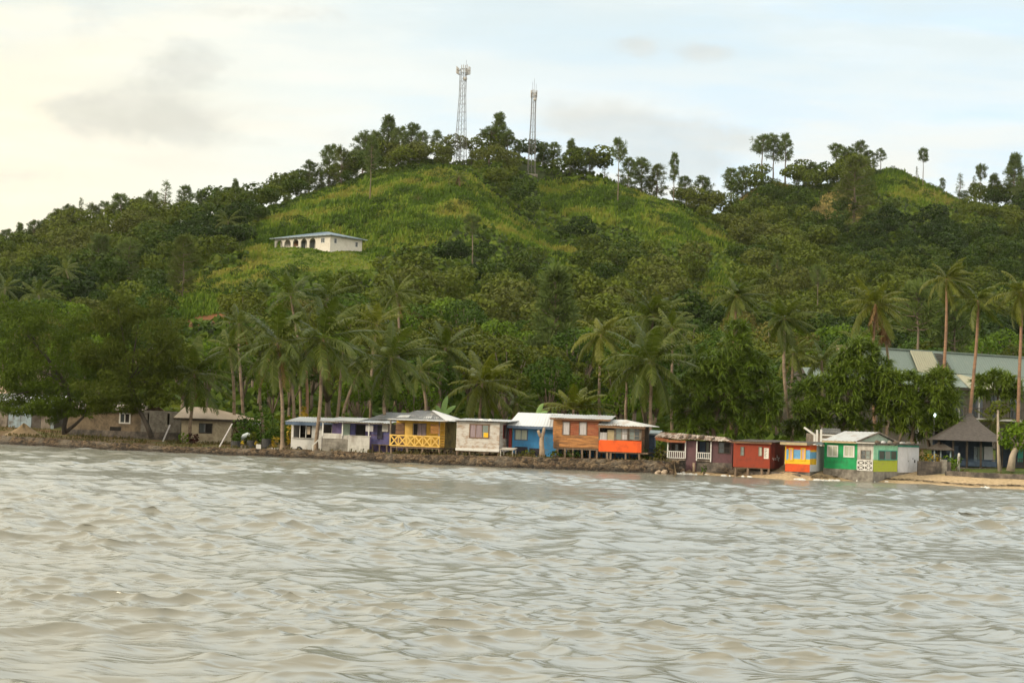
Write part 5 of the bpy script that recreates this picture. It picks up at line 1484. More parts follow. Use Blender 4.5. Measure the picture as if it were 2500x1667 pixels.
# --- striped kiosk
h = House('striped_kiosk', 'small kiosk striped orange-red, yellow and sky blue', 'kiosk', 1916.5, 125.3, 25)
W = h.F(1977.5, 1120)[0]; D = h.S(2010.5, 1120, W)[0]
z1 = h.F(1947, 1087)[1]
def Z(y): return h.F(1947, y)[1]
h.part('wall', MB().box(0, W, .01, D, -.2, z1), CONC)
for y0, y1, m, p in ((1087, 1097, ORANGE2, .2), (1097.2, 1119.7, KBLUE, .1), (1120, 1132, KYELLOW, .13), (1132.3, 1151, ORANGE2, .12)):
    h.siding(mb := MB(), 0, W, Z(y1), Z(y0), 0, p, proud=.025)
    h.part('wall_band', mb, m)
for x0, x1 in ((1926, 1937), (1955, 1967)):
    h.win(x0, 1093, x1, 1124, 1, 1, KYELLOW, [PINKC], v=-.025, fw=.08)
h.bx('corner_post', KYELLOW, 1916.5, 1090, 1919.5, 1132, -.045, -.026); h.bx('corner_post', KBLUE, 1919.8, 1096, 1923.5, 1122, -.04, -.026)
vd = h.S(1992.5, 1120, W)[0]
def ZS(y): return h.S(1985, y, W)[1]
for y0, y1, m in ((1086, 1098.5, ORANGE2), (1098.5, 1103, KYELLOW), (1103, 1119.5, KBLUE), (1119.5, 1134, KYELLOW), (1134, 1151, LIGHTG)):
    h.part('wall_band', MB().box(W + .003, W + .02, .02, vd, ZS(y1) + .002, ZS(y0)), m)
h.part('door', MB().box(W + .003, W + .05, vd + .01, D, ZS(1150), ZS(1090)), LIGHTG)
e0, e1 = h.F(1904, 1082, -.5)[0], h.F(1970, 1083, -.5)[0]; zE = h.F(1940, 1083, -.5)[1]
h.part('roof', MB().slab([(e0, -.5, zE + .09), (e1 + .4, -.5, zE + .09), (e1 + .5, D + .3, zE + .2), (e0, D + .3, zE + .2)], .05), TINDK)
h.part('fascia', MB().box(e0 + .02, e1, -.53, -.502, zE - .1, zE + .1), TANB)
h.part('fascia', MB().box(W + .45, W + .52, -.2, D + .35, zE - .02, zE + .15), TINB)
h.part('plinth', MB().box(-.05, W + .06, -.08, D, -.3, Z(1151.3)), CONCD)

# --- white timber frames behind the kiosk
h = House('white_frame_house', 'white framed house end showing between the kiosk and the green house', 'house', 1952, 134, 10)
W = h.F(2045, 1060)[0]
h.part('wall', MB().box(.5, W, 1.2, 4, -.4, h.F(2000, 1058, 1.2)[1]), GREYW)
for x, y0, y1 in ((1992, 1049, 1090), (2002, 1048, 1090), (1986, 1060, 1090)): h.bx('post', WHITE2, x, y0, x + 5, y1, 0, .12)
for x, y in ((2012, 1060), (2012, 1070)): h.bx('rail', WHITE2, 2003, y, 2040, y + 3.5, .02, .1)
a, b_ = h.F(1963, 1043, 0), h.F(1990, 1062, 0); h.part('brace', MB().beam((a[0], .05, a[1]), (b_[0], .05, b_[1]), .1, .16), WHITE2)
h.part('roof', MB().corr((h.F(1999, 1057, 1)[0], .8, h.F(1999, 1056, 1)[1]), (W + .3, .8, h.F(1999, 1056, 1)[1]), (W + .3, 4.2, h.F(2020, 1045, 4)[1]), (h.F(2005, 1050, 4)[0], 4.2, h.F(2020, 1045, 4)[1])), TING)

# --- green house
h = House('green_house', 'emerald green beach house with white annex, lattice rail and lime side', 'house', 2013, 126.3, 37, z=.30)
Wm = h.F(2093, 1110)[0]; W = h.F(2132, 1115)[0]
vr, zr = h.S(2149, 1055, Wm); D = h.S(2186, 1078, Wm)[0]; vr = D * .5
def Z(y, px=2050): return h.F(px, y)[1]
zt = Z(1078)
h.part('wall', MB().box(0, Wm, 0, D, Z(1144), zt), GREEN)
h.part('plinth', MB().box(-.03, W, -.03, D, -.5, Z(1144.3)), CONC)
h.win(2020, 1086.5, 2046.5, 1115, 2, 1, WHITE2, [PALEC, PALEC], fw=.09, split=[0, .48, 1]); h.win(2060, 1087.5, 2086.5, 1116, 2, 1, WHITE2, [PALEC, PALEC], fw=.09)
e0 = h.F(2006, 1074, -.45)[0]; zE = h.F(2050, 1075.5, -.45)[1]
h.part('roof', MB().corr((e0, -.45, zE), (Wm + .15, -.45, zE), (Wm + .15, vr, zr), (e0, vr, zr), pitch=.3, amp=.012).corr((e0, D + .4, zE), (Wm + .15, D + .4, zE), (Wm + .15, vr + .02, zr), (e0, vr + .02, zr), pitch=.3, amp=.012), TIN)
h.part('barge_board', MB().beam((Wm + .18, -.45, zE - .02), (Wm + .18, vr, zr - .03), .05, .14).beam((Wm + .18, D + .4, zE - .02), (Wm + .18, vr, zr - .03), .05, .14), GREYW)
h.part('fascia', MB().box(e0 + .05, Wm + .1, -.44, -.4, zE - .17, zE - .03), TANB)
h.part('gable_wall', MB().idx([(Wm - .02, 0, zt), (Wm - .02, D, zt), (Wm - .02, vr, zr - .08), (Wm + .06, 0, zt), (Wm + .06, D, zt), (Wm + .06, vr, zr - .08)], [(0, 2, 1), (3, 4, 5), (0, 3, 5, 2), (1, 2, 5, 4)]), PALEG)
# annex
za = Z(1081, 2112); Da = h.S(2242, 1115, W)[0]; vl = h.S(2190.5, 1115, W)[0]
u0, u1, c0, c1 = h.rect(2101.5, 1098.5, 2126, 1120.5)
h.part('wall', MB().box(Wm + .003, W - .004, .01, Da, Z(1149, 2112), za - .02), WHITE, label='white annex front')
h.win(2101.5, 1098.5, 2126, 1121, 2, 2, GREYW, [GLASS, GLASSG], v=.01, fw=.05)
# lattice rail
a, b_ = Wm + .04, W - .04; z0, z1 = Z(1148.5, 2112), Z(1122.5, 2112); mb = MB()
mb.box(a, b_, -.08, -.02, z1 - .06, z1).box(a, b_, -.08, -.02, z0, z0 + .06)
zm = (z0 + z1) / 2
for k in range(3):
    u = a + (b_ - a) * k / 2; mb.box(u - .03, u + .03, -.075, -.025, z0 + .06, z1 - .06)
mb.box(a, b_, -.07, -.03, zm - .025, zm + .025)
for k in range(2):
    ua, ub = a + (b_ - a) * k / 2, a + (b_ - a) * (k + 1) / 2
    for q0, q1 in ((z0 + .05, zm), (zm, z1 - .05)):
        mb.beam((ua, -.05, q0), (ub, -.05, q1), .025, .06); mb.beam((ua, -.045, q1), (ub, -.045, q0), .025, .06)
    mb.box((ua + ub) / 2 - .02, (ua + ub) / 2 + .02, -.065, -.035, z0 + .06, z1 - .06)
h.part('lattice_rail', mb, WHITE2)
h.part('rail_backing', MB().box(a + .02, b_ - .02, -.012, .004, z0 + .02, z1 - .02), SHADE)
def ZS(y, px=2160): return h.S(px, y, W)[1]
h.part('wall_panel', MB().box(W - .003, W + .03, .02, vl, ZS(1122.5), ZS(1087)), AQUA)
h.siding(mb := MB(), .02, vl, ZS(1151), ZS(1122.8), side=W + .005, pitch=.2, proud=.025)
h.part('wall_panel', mb, LIME)
h.win(2144.5, 1099, 2189, 1123, 3, 1, TEALP, [GLASS, GLASSG, GLASS], side=W + .03, fw=.06)
h.part('lintel', MB().box(W + .003, W + .05, vl + .02, Da, ZS(1091, 2215), ZS(1086.5, 2215)), TEALP)
vm = h.S(2218, 1120, W)[0]
h.part('door', MB().box(W - .003, W + .06, vl + .02, vm - .01, ZS(1153, 2205), ZS(1091.3, 2205)), LIGHTG)
h.part('door', MB().box(W - .003, W + .045, vm + .01, Da, ZS(1153, 2205), ZS(1091.3, 2205)), LIGHTG)
mb = MB()
for x, y, r in ((2227, 1119, .05), (2231.5, 1125, .1), (2216, 1125, .04)):
    v, z = h.S(x, y, W); mb.box(W + .062, W + .068, v - r, v + r, z - r * 1.3, z + r)
h.part('latch', mb, DARK)
h.part('annex_roof', MB().slab([(Wm - .1, -.45, za + .12), (W + .3, -.45, za + .02), (W + .3, Da + .3, za + .02), (Wm - .1, Da + .3, za + .12)], .08), TINDK)
h.part('annex_roof_edge', MB().box(Wm + .1, W + .3, -.5, -.46, za - .03, za + .05), WHITE)
rs = np.random.RandomState(4)
for k in range(7):
    v = .4 + k * Da / 7.5; r = rs.uniform(.10, .2)
    h.part('roof_weight', MB().tube([(W - .1 + rs.normal() * .1, v, za + .03), (W + .05, v + .1, za + .06), (W + .1, v + .4 * rs.rand() + .2, za + .09)], [r * .6, r, r * .5], n=7), (DRIFT, TIN, CONC)[k % 3], sm=True)
h.part('plinth', MB().box(W - .01, W + .025, -.02, Da, -.5, ZS(1151.5)), CONC)

# --- concrete garden wall right of it
h = House('concrete_wall', 'stained grey concrete garden wall right of the white doors', 'garden wall', 2243, 128.2, -4, z=.45)
W = h.F(2322, 1140)[0]
h.part('wall', MB().box(0, W, 0, .25, -.5, h.F(2280, 1126)[1]), CONCD)
h.part('pillar', MB().box(W - .75, W - .35, -.08, .33, -.5, h.F(2305, 1122)[1]), CONC)

# --- dark little pavilion and the shingled bure
h = House('garden_shelter', 'small dark pyramid roofed shelter behind the concrete garden wall', 'shelter', 2279, 136, 5)
W = h.F(2322, 1110)[0]; z1 = h.F(2300, 1096)[1]; za = h.F(2303, 1078, 1.2)[1]
h.part('roof', MB().idx([(-.2, -.4, z1), (W + .2, -.4, z1), (W + .2, 2.8, z1), (-.2, 2.8, z1), (W / 2, 1.2, za), (-.2, -.4, z1 - .1), (W + .2, -.4, z1 - .1), (W + .2, 2.8, z1 - .1), (-.2, 2.8, z1 - .1)], [(0, 1, 4), (1, 2, 4), (2, 3, 4), (3, 0, 4), (5, 8, 7, 6), (0, 5, 6, 1), (1, 6, 7, 2), (2, 7, 8, 3), (3, 8, 5, 0)]), TINDK)
h.part('wall', MB().box(.1, W - .1, 1.6, 1.7, -.3, z1), NAVY)
for u in (.05, W * .4, W - .05): h.part('post', MB().beam((u, 0, -.3), (u, 0, z1), .1), TINB)

h = House('shingle_pavilion', 'open dark blue beach pavilion under a steep grey shingled roof', 'pavilion', 2292, 136.5, 3)
W = h.F(2440, 1110)[0]; D = 6.5
z1 = h.F(2365, 1076)[1]; ua, ub = h.F(2362.5, 1010, D / 2)[0], h.F(2371, 1010, D / 2)[0]; za = h.F(2366, 1008, D / 2)[1]
# concave sweep: rings from eave to crown
rings = []
for t in (0, .18, .36, .54, .72, .88, 1.0):
    k = t ** 1.0; w = (1 - t) ** 1.25
    c = (ua + ub) / 2
    x0 = c - (c + .5) * w - .14 * (1 - w); x1 = c + (W + .5 - c) * w + .14 * (1 - w)
    y0 = D / 2 - (D / 2 + .5) * w - .14 * (1 - w); y1 = D / 2 + (D / 2 + .5) * w + .14 * (1 - w)
    z = z1 + (za - z1) * t
    rings.append([(x0, y0, z), (x1, y0, z), (x1, y1, z), (x0, y1, z)])
mb = MB(); pts = [p for r_ in rings for p in r_]; fs = []
for i in range(len(rings) - 1):
    for k in range(4): fs.append((i * 4 + k, i * 4 + (k + 1) % 4, i * 4 + 4 + (k + 1) % 4, i * 4 + 4 + k))
fs.append((0, 3, 2, 1)); e = len(pts) - 4; fs.append((e, e + 1, e + 2, e + 3)); mb.idx(pts, fs)
h.part('roof', mb, SHINGLE)
h.part('floor', MB().box(-.2, W + .2, -.3, D, -.4, .12), CONCD)
h.part('wall', MB().box(0, W, 2.6, 2.75, .12, z1), NAVY)
for px in (2292, 2327, 2361, 2395, 2437): 
    u = h.F(px, 1110)[0]; h.part('post', MB().box(u - .08, u + .08, 0, .16, .12, z1), BARKD)
h.bx('wall_panel', LIGHTG, 2403, 1090, 2424, 1124, 2.5, 2.59); h.bx('wall_panel', TEAL, 2387, 1091, 2401, 1124, 2.5, 2.59)
h.bx('wall_panel', BLUED, 2328, 1088, 2340, 1130, 2.5, 2.59); h.bx('wall_panel', TINB, 2378, 1090, 2386, 1126, 2.52, 2.59)
h.part('railing', MB().box(.1, W - .1, .02, .1, .75, .83).box(.1, W - .1, .03, .09, .25, .7), NAVY)
h.part('table', MB().box(W * .72, W * .9, .5, 1.2, .62, .68).box(W * .74, W * .78, .6, 1.1, .12, .62).box(W * .84, W * .88, .6, 1.1, .12, .62), STILT)
h = House('side_pavilion', 'dark flat roofed shelter at the right edge behind the leafy shore tree', 'shelter', 2446, 138, 2)
W = h.F(2540, 1110)[0]; z1 = h.F(2480, 1082)[1]
h.part('roof', MB().slab([(-.3, -.5, z1), (W, -.5, z1), (W, 4, z1 + .5), (-.3, 4, z1 + .5)], .12), TINDK)
h.part('wall', MB().box(0, W, 2, 2.1, -.3, z1 + .2), NAVY)
h.bx('wall_panel', TEALP, 2485, 1095, 2530, 1128, 1.92, 1.98)
for px in (2447, 2478, 2500): u = h.F(px, 1100)[0]; h.part('post', MB().beam((u, 0, -.3), (u, 0, z1), .12), BARKD)
mb = balustrade(h.F(2478, 1140)[0], W, .15, .85, -.03); h.part('railing', mb, TINDK)

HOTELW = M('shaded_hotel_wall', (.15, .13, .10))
# --- hotel with pale teal roofs
h = House('hotel', 'large hotel with pale teal roofs and a louvred gable behind the palms', 'hotel', 2114, 166, -26, z=1.6)
def Zf(px, y, v=0): return h.F(px, y, v)
uL = Zf(2114, 870)[0]; uR = Zf(2640, 900)[0]
bl = Zf(2150, 901)[1]; tr = Zf(2150, 851, 1.6)[1]
# upper roof, left of the bay and right of it
uB0, uB1 = Zf(2238, 880)[0], Zf(2296, 880)[0]; uV = Zf(2322, 880)[0]
h.part('upper_roof', MB().corr((uL, 0, bl), (uB0, 0, bl), (uB0, 1.7, tr), (uL + .3, 1.7, tr), pitch=.35, amp=.012).corr((uB0, 0, bl), (uR, 0, bl), (uR, 1.7, tr), (uB0, 1.7, tr), pitch=.35, amp=.012).corr((uR, 7, bl), (uL, 7, bl), (uL + .3, 4.2, tr), (uR, 4.2, tr)).slab([(uL + .3, 1.7, tr), (uR, 1.7, tr), (uR, 4.2, tr), (uL + .3, 4.2, tr)], .1), TEAL)
h.part('ridge_cap', MB().box(uL + .2, uR, 1.55, 1.85, tr + .003, tr + .14), TEAL)
trb = Zf(2266, 857.5, .9)[1]
h.part('gable_bay', MB().corr((uB0, -.35, bl - .1), (uB1, -.35, bl - .1), (uB1, 1.3, trb), (uB0 + .2, 1.3, trb), pitch=.3, amp=.03), ROOFCREAM)
h.part('gable_side', MB().idx([(uB1 + .003, -.35, bl - .1), (uV + .35, -.2, bl - .1), (uV + .1, 1.5, trb + .02), (uB1 + .003, 1.3, trb + .04), (uB1 + .003, 1.9, bl), (uV + .35, 1.9, bl), (uV + .1, 2.1, trb), (uB1 + .003, 2.1, trb)], [(0, 1, 2, 3), (4, 7, 6, 5), (0, 4, 5, 1), (1, 5, 6, 2), (2, 6, 7, 3), (3, 7, 4, 0)]), TEAL)
mb = MB(); n = 12
for k in range(n):
    t0, t1 = (k + .1) / n, (k + .65) / n
    def pt(t, s): 
        a = np.array([uB1 + .12, -.35, bl - .05]) * (1 - t) + np.array([uB1 + .12, 1.3, trb - .1]) * t
        b2 = np.array([uV + .15, -.25, bl - .05]) * (1 - t) + np.array([uV - .05, 1.45, trb - .1]) * t
        return a if s == 0 else b2
    o_ = np.array([0, -.12, .02])
    mb.hexa([pt(t0, 0) + o_, pt(t0, 1) + o_, pt(t0, 1) + o_ * .3, pt(t0, 0) + o_ * .3, pt(t1, 0) + o_, pt(t1, 1) + o_, pt(t1, 1) + o_ * .3, pt(t1, 0) + o_ * .3])
h.part('louvre', mb, BARKD)
# skirt roof with a cream hip
ek = Zf(2400, 948, -4.2)[1]; um = Zf(2327, 905)[0]; uh = Zf(2410, 930, -2)[0]
us = Zf(2175, 930, -4.2)[0]
h.part('skirt_roof', MB().corr((us, -4.2, ek), (um + .2, -4.2, ek), (um, -.38, bl - .12), (uL + .6, -.1, bl - .05), pitch=.35, amp=.012).corr((uh + 2.2, -4.2, ek), (uR, -4.2, ek), (uR, -.05, bl - .05), (um, -.05, bl - .05), pitch=.35, amp=.012), TEAL)
h.part('skirt_roof', MB().corr((um - 1.8, -4.6, ek - .05), (uh + 2.6, -4.6, ek - .05), (um + .5, -.45, bl - .1), (um, -.45, bl - .1), pitch=.35, amp=.012), ROOFCREAM, label='cream hip of the skirt roof')
h.part('fascia', MB().box(us, uR, -4.66, -4.6, ek - .3, ek - .08), BARKD)
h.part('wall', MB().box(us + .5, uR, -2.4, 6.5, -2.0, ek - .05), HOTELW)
for k in range(9):
    u = us + 1.5 + k * 2.6
    if u > uR - 1: break
    h.part('balcony_door', MB().box(u, u + 1.5, -2.46, -2.403, ek - 2.9, ek - .5), GLASS)
    h.part('post', MB().box(u + 1.9, u + 2.05, -4.3, -4.15, -2, ek - .1), GREYC)
h.part('balcony_slab', MB().box(us + .5, uR, -4.3, -2.41, ek - 3.25, ek - 3.05), WHITE)
mb = MB().box(us + .5, uR, -4.3, -4.24, ek - 2.1, ek - 2.0)
for k in range(int((uR - us) / .4)): u = us + .6 + k * .4; mb.box(u, u + .06, -4.29, -4.25, ek - 3.05, ek - 2.1)
h.part('balcony_rail', mb, TINDK)
h.part('chimney', MB().box(Zf(2056, 850, 2)[0], Zf(2074, 850, 2)[0], 2, 3, bl, Zf(2065, 843, 2)[1]), TANB)
# left wing
a = Zf(1986, 908, -3)[0]; ze = Zf(2012, 935, -3)[1]; zt = Zf(2047, 892, 0)[1]
h.part('wing_roof', MB().corr((a - .3, -3, ze), (uL + .2, -3, ze), (uL + .3, 1, zt), (a + 1.6, 1, zt - .35), pitch=.35, amp=.012).corr((uL + .2, 2.6, ze), (a - .3, 2.6, ze), (a + 1.6, 1.02, zt - .35), (uL + .3, 1.02, zt)), TEAL)
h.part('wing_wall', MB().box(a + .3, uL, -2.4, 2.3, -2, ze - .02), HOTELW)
h.part('wing_gable', MB().idx([(a, -2.9, ze - .05), (a, 2.5, ze - .05), (a + 1.5, 1, zt - .45), (a + .1, -2.9, ze - .05), (a + .1, 2.5, ze - .05), (a + 1.6, 1, zt - .45)], [(0, 1, 2), (3, 5, 4), (0, 2, 5, 3), (1, 4, 5, 2)]), SHADE)

# --- white arched house on the hill
HY = HOUSE_Y - 6
pc = P(805.5, 604.5, HY)
th = R(40)
W_ = 0
h = House('arched_house', 'white single storey house with arched veranda and blue-grey roof on the hill', 'house', 700, HY, 40, z=0)
# anchor the frame at the front-right corner: shift the origin left along the front
h.p0 = pc.copy()
uLft = h.F(670.4, 595)[0]
h.p0 = pc + uLft * h.U
h.t.location = tuple(h.p0)
W = -uLft; D = h.S(884, 598, W)[0]
zt = h.F(740, 578.5)[1]
zt = (h.F(680, 581)[1] + h.F(800, 576.5)[1]) / 2
vb = 1.7
ba = h.F(774, 595)[0]
h.part('wall', MB().box(ba, W, 0, D, -2.5, zt).box(0, ba - .002, vb, D, -2.5, zt).box(0, ba - .002, 0, vb - .002, -2.5, .0), HILLWHITE)
mb = MB(); arches = [(674.5, 689.4), (694, 709.6), (715, 728.7), (734, 749.5), (755, 770.3)]
prev = 0.0; ztop = zt - .02
for x0, x1 in arches:
    a, b_ = h.F(x0, 595)[0], h.F(x1, 595)[0]
    mb.box(prev, a, 0, .25, 0.0, ztop); prev = b_
    r = (b_ - a) / 2; zs = ztop - .35 - r * .9; n = 10
    for k in range(n):
        t0, t1 = math.pi * (1 - k / n), math.pi * (1 - (k + 1) / n)
        ua_, ub_ = a + r + r * math.cos(t0), a + r + r * math.cos(t1)
        mb.hexa([(ua_, 0, zs + r * .9 * math.sin(t0)), (ub_, 0, zs + r * .9 * math.sin(t1)), (ub_, .25, zs + r * .9 * math.sin(t1)), (ua_, .25, zs + r * .9 * math.sin(t0)), (ua_, 0, ztop), (ub_, 0, ztop), (ub_, .25, ztop), (ua_, .25, ztop)])
mb.box(prev, ba, 0, .25, 0.0, ztop)
h.part('arcade', mb, HILLWHITE)
for x0, x1, dn in ((716.5, 728, 1.3), (735, 746, 2.25), (756.5, 768, 2.25)):
    a, b_ = h.F(x0, 590, vb)[0], h.F(x1, 590, vb)[0]
    h.part('door' if dn > 2 else 'window', MB().box(a, b_, vb - .08, vb - .003, (.05 if dn > 2 else 1.0), zt - .55), BROWNW if x0 < 717 else GLASS)
h.win(783.5, 580, 793.5, 593.5, 2, 1, WHITE2, [GLASS], fw=.1); h.win(815, 581.5, 822.5, 595, 1, 1, WHITE2, [GLASS], side=W, fw=.1); h.win(866.5, 590.5, 874, 604, 1, 1, WHITE2, [GLASS], side=W, fw=.1)
zE = zt + .06; za = h.F(800, 566, D * .5)[1]; uA = h.F(800, 566, D * .5)[0]
uA0 = uA - 2.0; o_ = .75
mb = MB().corr((-o_, -o_, zE), (W + o_, -o_, zE), (uA, D * .5, za), (uA0, D * .5, za), pitch=.5, amp=.02)
mb.corr((W + o_, -o_, zE), (W + o_, D + o_, zE), (uA, D * .5 + .1, za), (uA, D * .5, za), pitch=.5, amp=.02).corr((W + o_, D + o_, zE), (-o_, D + o_, zE), (uA0, D * .5 + .02, za), (uA, D * .5 + .02, za), pitch=.5).corr((-o_, D + o_, zE), (-o_, -o_, zE), (uA0, D * .5, za), (uA0, D * .5 + .1, za), pitch=.5)
h.part('roof', mb, BLUEROOF)
h.part('gutter', MB().box(-o_, W + o_, -o_ - .1, -o_, zE - .16, zE + .02).box(W + o_, W + o_ + .1, -o_, D + o_, zE - .16, zE + .02), TINB)
h.part('retaining_wall', MB().box(-.2, W * .55, -.6, -.25, -2.5, -.12), CONCD)
h.part('tank', MB().tube([(-2.6, 0, -2.4), (-2.6, 0, -.4), (-2.6, 0, -.2)], [.8, .8, .3], n=12), TINB, sm=True)
HILLH, HILLW, HILLD = h, W, D
HILLHOUSE = h.p0 + h.U * W / 2 + h.V * D / 2

# ------------------------------------------------------------------ masts
def mast(label, base, H, w0, w1, nlev, head_w, panels, rod, rot, dish, seed):
    t = thing('cell_tower', label, 'cell tower', base, rot); rs = np.random.RandomState(seed)
    def wz(z): return w0 + (w1 - w0) * min(1, z / (H * .72)) ** .9
    cs = [(-1, -1), (1, -1), (1, 1), (-1, 1)]
    zs = [H * (1 - (1 - k / nlev) ** 1.15) for k in range(nlev + 1)]
    for c in cs:
        MB().tube([(c[0] * wz(z) / 2, c[1] * wz(z) / 2, z - (1.2 if z == 0 else 0)) for z in zs], [.07] * (nlev + 1), n=5).build('leg', STEEL, t)
    br = MB()
    for i in range(nlev):
        for k in range(4):
            a, b_ = cs[k], cs[(k + 1) % 4]; wa, wb = wz(zs[i]) / 2, wz(zs[i + 1]) / 2
            A0, B0 = np.array([a[0] * wa, a[1] * wa, zs[i]]), np.array([b_[0] * wa, b_[1] * wa, zs[i]])
            A1, B1 = np.array([a[0] * wb, a[1] * wb, zs[i + 1]]), np.array([b_[0] * wb, b_[1] * wb, zs[i + 1]])
            br.beam(A1, B1, .055); br.beam(A0, B1, .035); br.beam(B0, A1, .035)
    br.build('lattice', STEEL, t)
    MB().beam((0, 0, 0), (0, 0, H), .12, .08).build('cable_ladder', STEEL, t)
    MB().box(-w0 * .75, w0 * .75, -w0 * .75, w0 * .75, -2.6, -.45).build('base_slab', CONC, t)
    hf = MB()
    for k in range(3):
        a = k * 2.094 + .4; d = np.array([math.cos(a), math.sin(a), 0]); s_ = np.array([-math.sin(a), math.cos(a), 0])
        for z in (H - .3, H - 1.4):
            hf.beam(d * w1 * .4 + np.array([0, 0, z]), d * head_w / 2 + np.array([0, 0, z]), .09); hf.beam(d * head_w / 2 - s_ * head_w * .33 + np.array([0, 0, z]), d * head_w / 2 + s_ * head_w * .33 + np.array([0, 0, z]), .09)
    hf.build('head_frame', STEEL, t)
    for k in range(panels):
        a = (k // (panels // 3)) * 2.094 + .4; j = k % (panels // 3); m = panels // 3
        d = np.array([math.cos(a), math.sin(a), 0]); s_ = np.array([-math.sin(a), math.cos(a), 0])
        p = d * (head_w / 2 + .12) + s_ * head_w * .66 * ((j + .5) / m - .5) + np.array([0, 0, H - 1.3])
        o = MB().box(-.11, .11, -.09, .09, 0, rs.uniform(1.7, 2.5)).build('antenna_panel', PANELG, t); o.location = tuple(p); o.rotation_euler = (0, 0, a)
    for z, r in dish:
        mb = MB(); mb.tube([(w1 * .2, -w1 * .6, z), (w1 * .2, -w1 * .6 - .12, z), (w1 * .2, -w1 * .6 - .4, z)], [r * .4, r, r * .95], n=12); mb.build('dish', PANELG, t, True)
    for k in range(rod):
        a = k * 2.3; MB().beam((math.cos(a) * w1 * .5, math.sin(a) * w1 * .5, H - .5), (math.cos(a) * w1 * .5, math.sin(a) * w1 * .5, H + 2.6 + .7 * k), .06).build('whip_antenna', STEEL, t)
    return t
b1 = gpt(1123, 455, 386)
mast('taller left lattice mast with a wide crown of panel antennas on the hilltop', b1, (proj(b1)[1] - 165) / F * 455, 3.1, 1.55, 12, 3.2, 12, 1, .3, [((proj(b1)[1] - 191) / F * 455, .55)], 1)
b2 = ray_ground(1297, 424)
if b2 is None or not 380 < b2[1] < 475: b2 = gpt(1297, 440)
mast('shorter narrow right lattice mast with slim antennas and whip rods', b2, (proj(b2)[1] - 224) / F * b2[1], 2.1, 1.15, 13, 1.35, 6, 3, .15, [((424 - 243) / F * b2[1], .5), ((424 - 232) / F * b2[1], .35)], 2)
print('house', HOUSE_Y, 'tower2', b2, 'b1', b1, proj(b1))
# ------------------------------------------------------------------ vegetation
RS = np.random.RandomState(21)
def ymin_tree(ax):
    return np.interp(ax, [-400, 0, 430, 620, 660, 960, 1000, 1640, 1960, 1990, 2000, 2600], [172, 172, 172, 166, 152, 150, 149, 148, 148, 158, 196, 196])
def clear_spots(x, y):
    m = (x - HILLHOUSE[0]) ** 2 + (y - HILLHOUSE[1]) ** 2 > 15 ** 2
    # keep the view of the hill house open
    t = (x - (HILLHOUSE[0] - HILLHOUSE[0] * .04)) ; m &= ~((np.abs(x - HILLHOUSE[0] * y / HILLHOUSE[1]) < 14) & (y > HILLHOUSE[1] - 26) & (y < HILLHOUSE[1]))
    for b in (b1, b2): m &= (x - b[0]) ** 2 + (y - b[1]) ** 2 > 4.5 ** 2
    return m
def scatter(spacing, y0, y1, ax0=-260, ax1=2760, seed=1, jit=.42):
    rs = np.random.RandomState(seed); out = []
    ys = np.arange(y0, y1, spacing * .9)
    for i, y in enumerate(ys):
        x0, x1 = (ax0 - CX) / F * y, (ax1 - CX) / F * y
        xs = np.arange(x0, x1, spacing) + (i % 2) * spacing / 2
        out.append(np.stack([xs + rs.normal(size=len(xs)) * spacing * jit, y + rs.normal(size=len(xs)) * spacing * jit], 1))
    p = np.concatenate(out); ax = p[:, 0] / p[:, 1] * F + CX
    z = gz(ax, p[:, 1])
    return np.concatenate([p, z[:, None]], 1), ax

# ---- forest trees
pts, ax = scatter(6.1, 150, 545, seed=3)
px, py = proj_n(pts)
ok = (pts[:, 1] > ymin_tree(ax) + 1) & clear_spots(pts[:, 0], pts[:, 1])
g = region(px, py, GRASS) | region(px, py, DRY) | region(px, py, SOIL)
ok &= ~g
# keep hollows open just below the grass and soil so trees in front do not hide them
g2 = region(px, py - 34 * 300 / np.maximum(pts[:, 1], 200), GRASS + SOIL) & (pts[:, 1] > 230)
ok &= ~(g2 & (RS.rand(len(pts)) < .8))
for hh in (3.5, 6.5):
    tx, ty = proj_n(pts + np.array([0, 0, hh])); ok &= ~(region(tx, ty, GRASS + SOIL) & (pts[:, 1] > 215) & (RS.rand(len(pts)) < .9))
for hh in (2, 5, 8, 10):
    tx, ty = proj_n(pts + np.array([0, 0, hh])); ok &= ~(region(tx, ty, [[(400, 790), (415, 735), (500, 728), (565, 758), (560, 795)]]) & (pts[:, 1] > 150))
tx, ty = proj_n(pts + np.array([0, 0, 9.5])); ok &= ~((px > 640) & (px < 915) & (pts[:, 1] < HOUSE_Y + 3) & (pts[:, 1] > 215) & (ty < 612))
g3 = region(px, py - 40, DRY) ; ok &= ~(g3 & (RS.rand(len(pts)) < .7))
sky_z = np.array([crest(p)[1] for p in np.arange(-300, 2801, 50)])
cy_ = np.interp(ax, np.arange(-300, 2801, 50), sky_z)
ok &= pts[:, 1] < cy_ + 9
ok &= RS.rand(len(pts)) < .93
for b_, x0, x1, yb in ((b1, 1100, 1146, 380), (b2, 1274, 1322, 420)): ok &= ~((px > x0) & (px < x1) & (pts[:, 1] < b_[1] + 3) & (pts[:, 1] > 300) & (ty < yb))
pts, ax, px, py = pts[ok], ax[ok], px[ok], py[ok]
order = np.argsort(pts[:, 1]); pts, ax, px, py = pts[order], ax[order], px[order], py[order]
N_IND = 285
TPL = {}
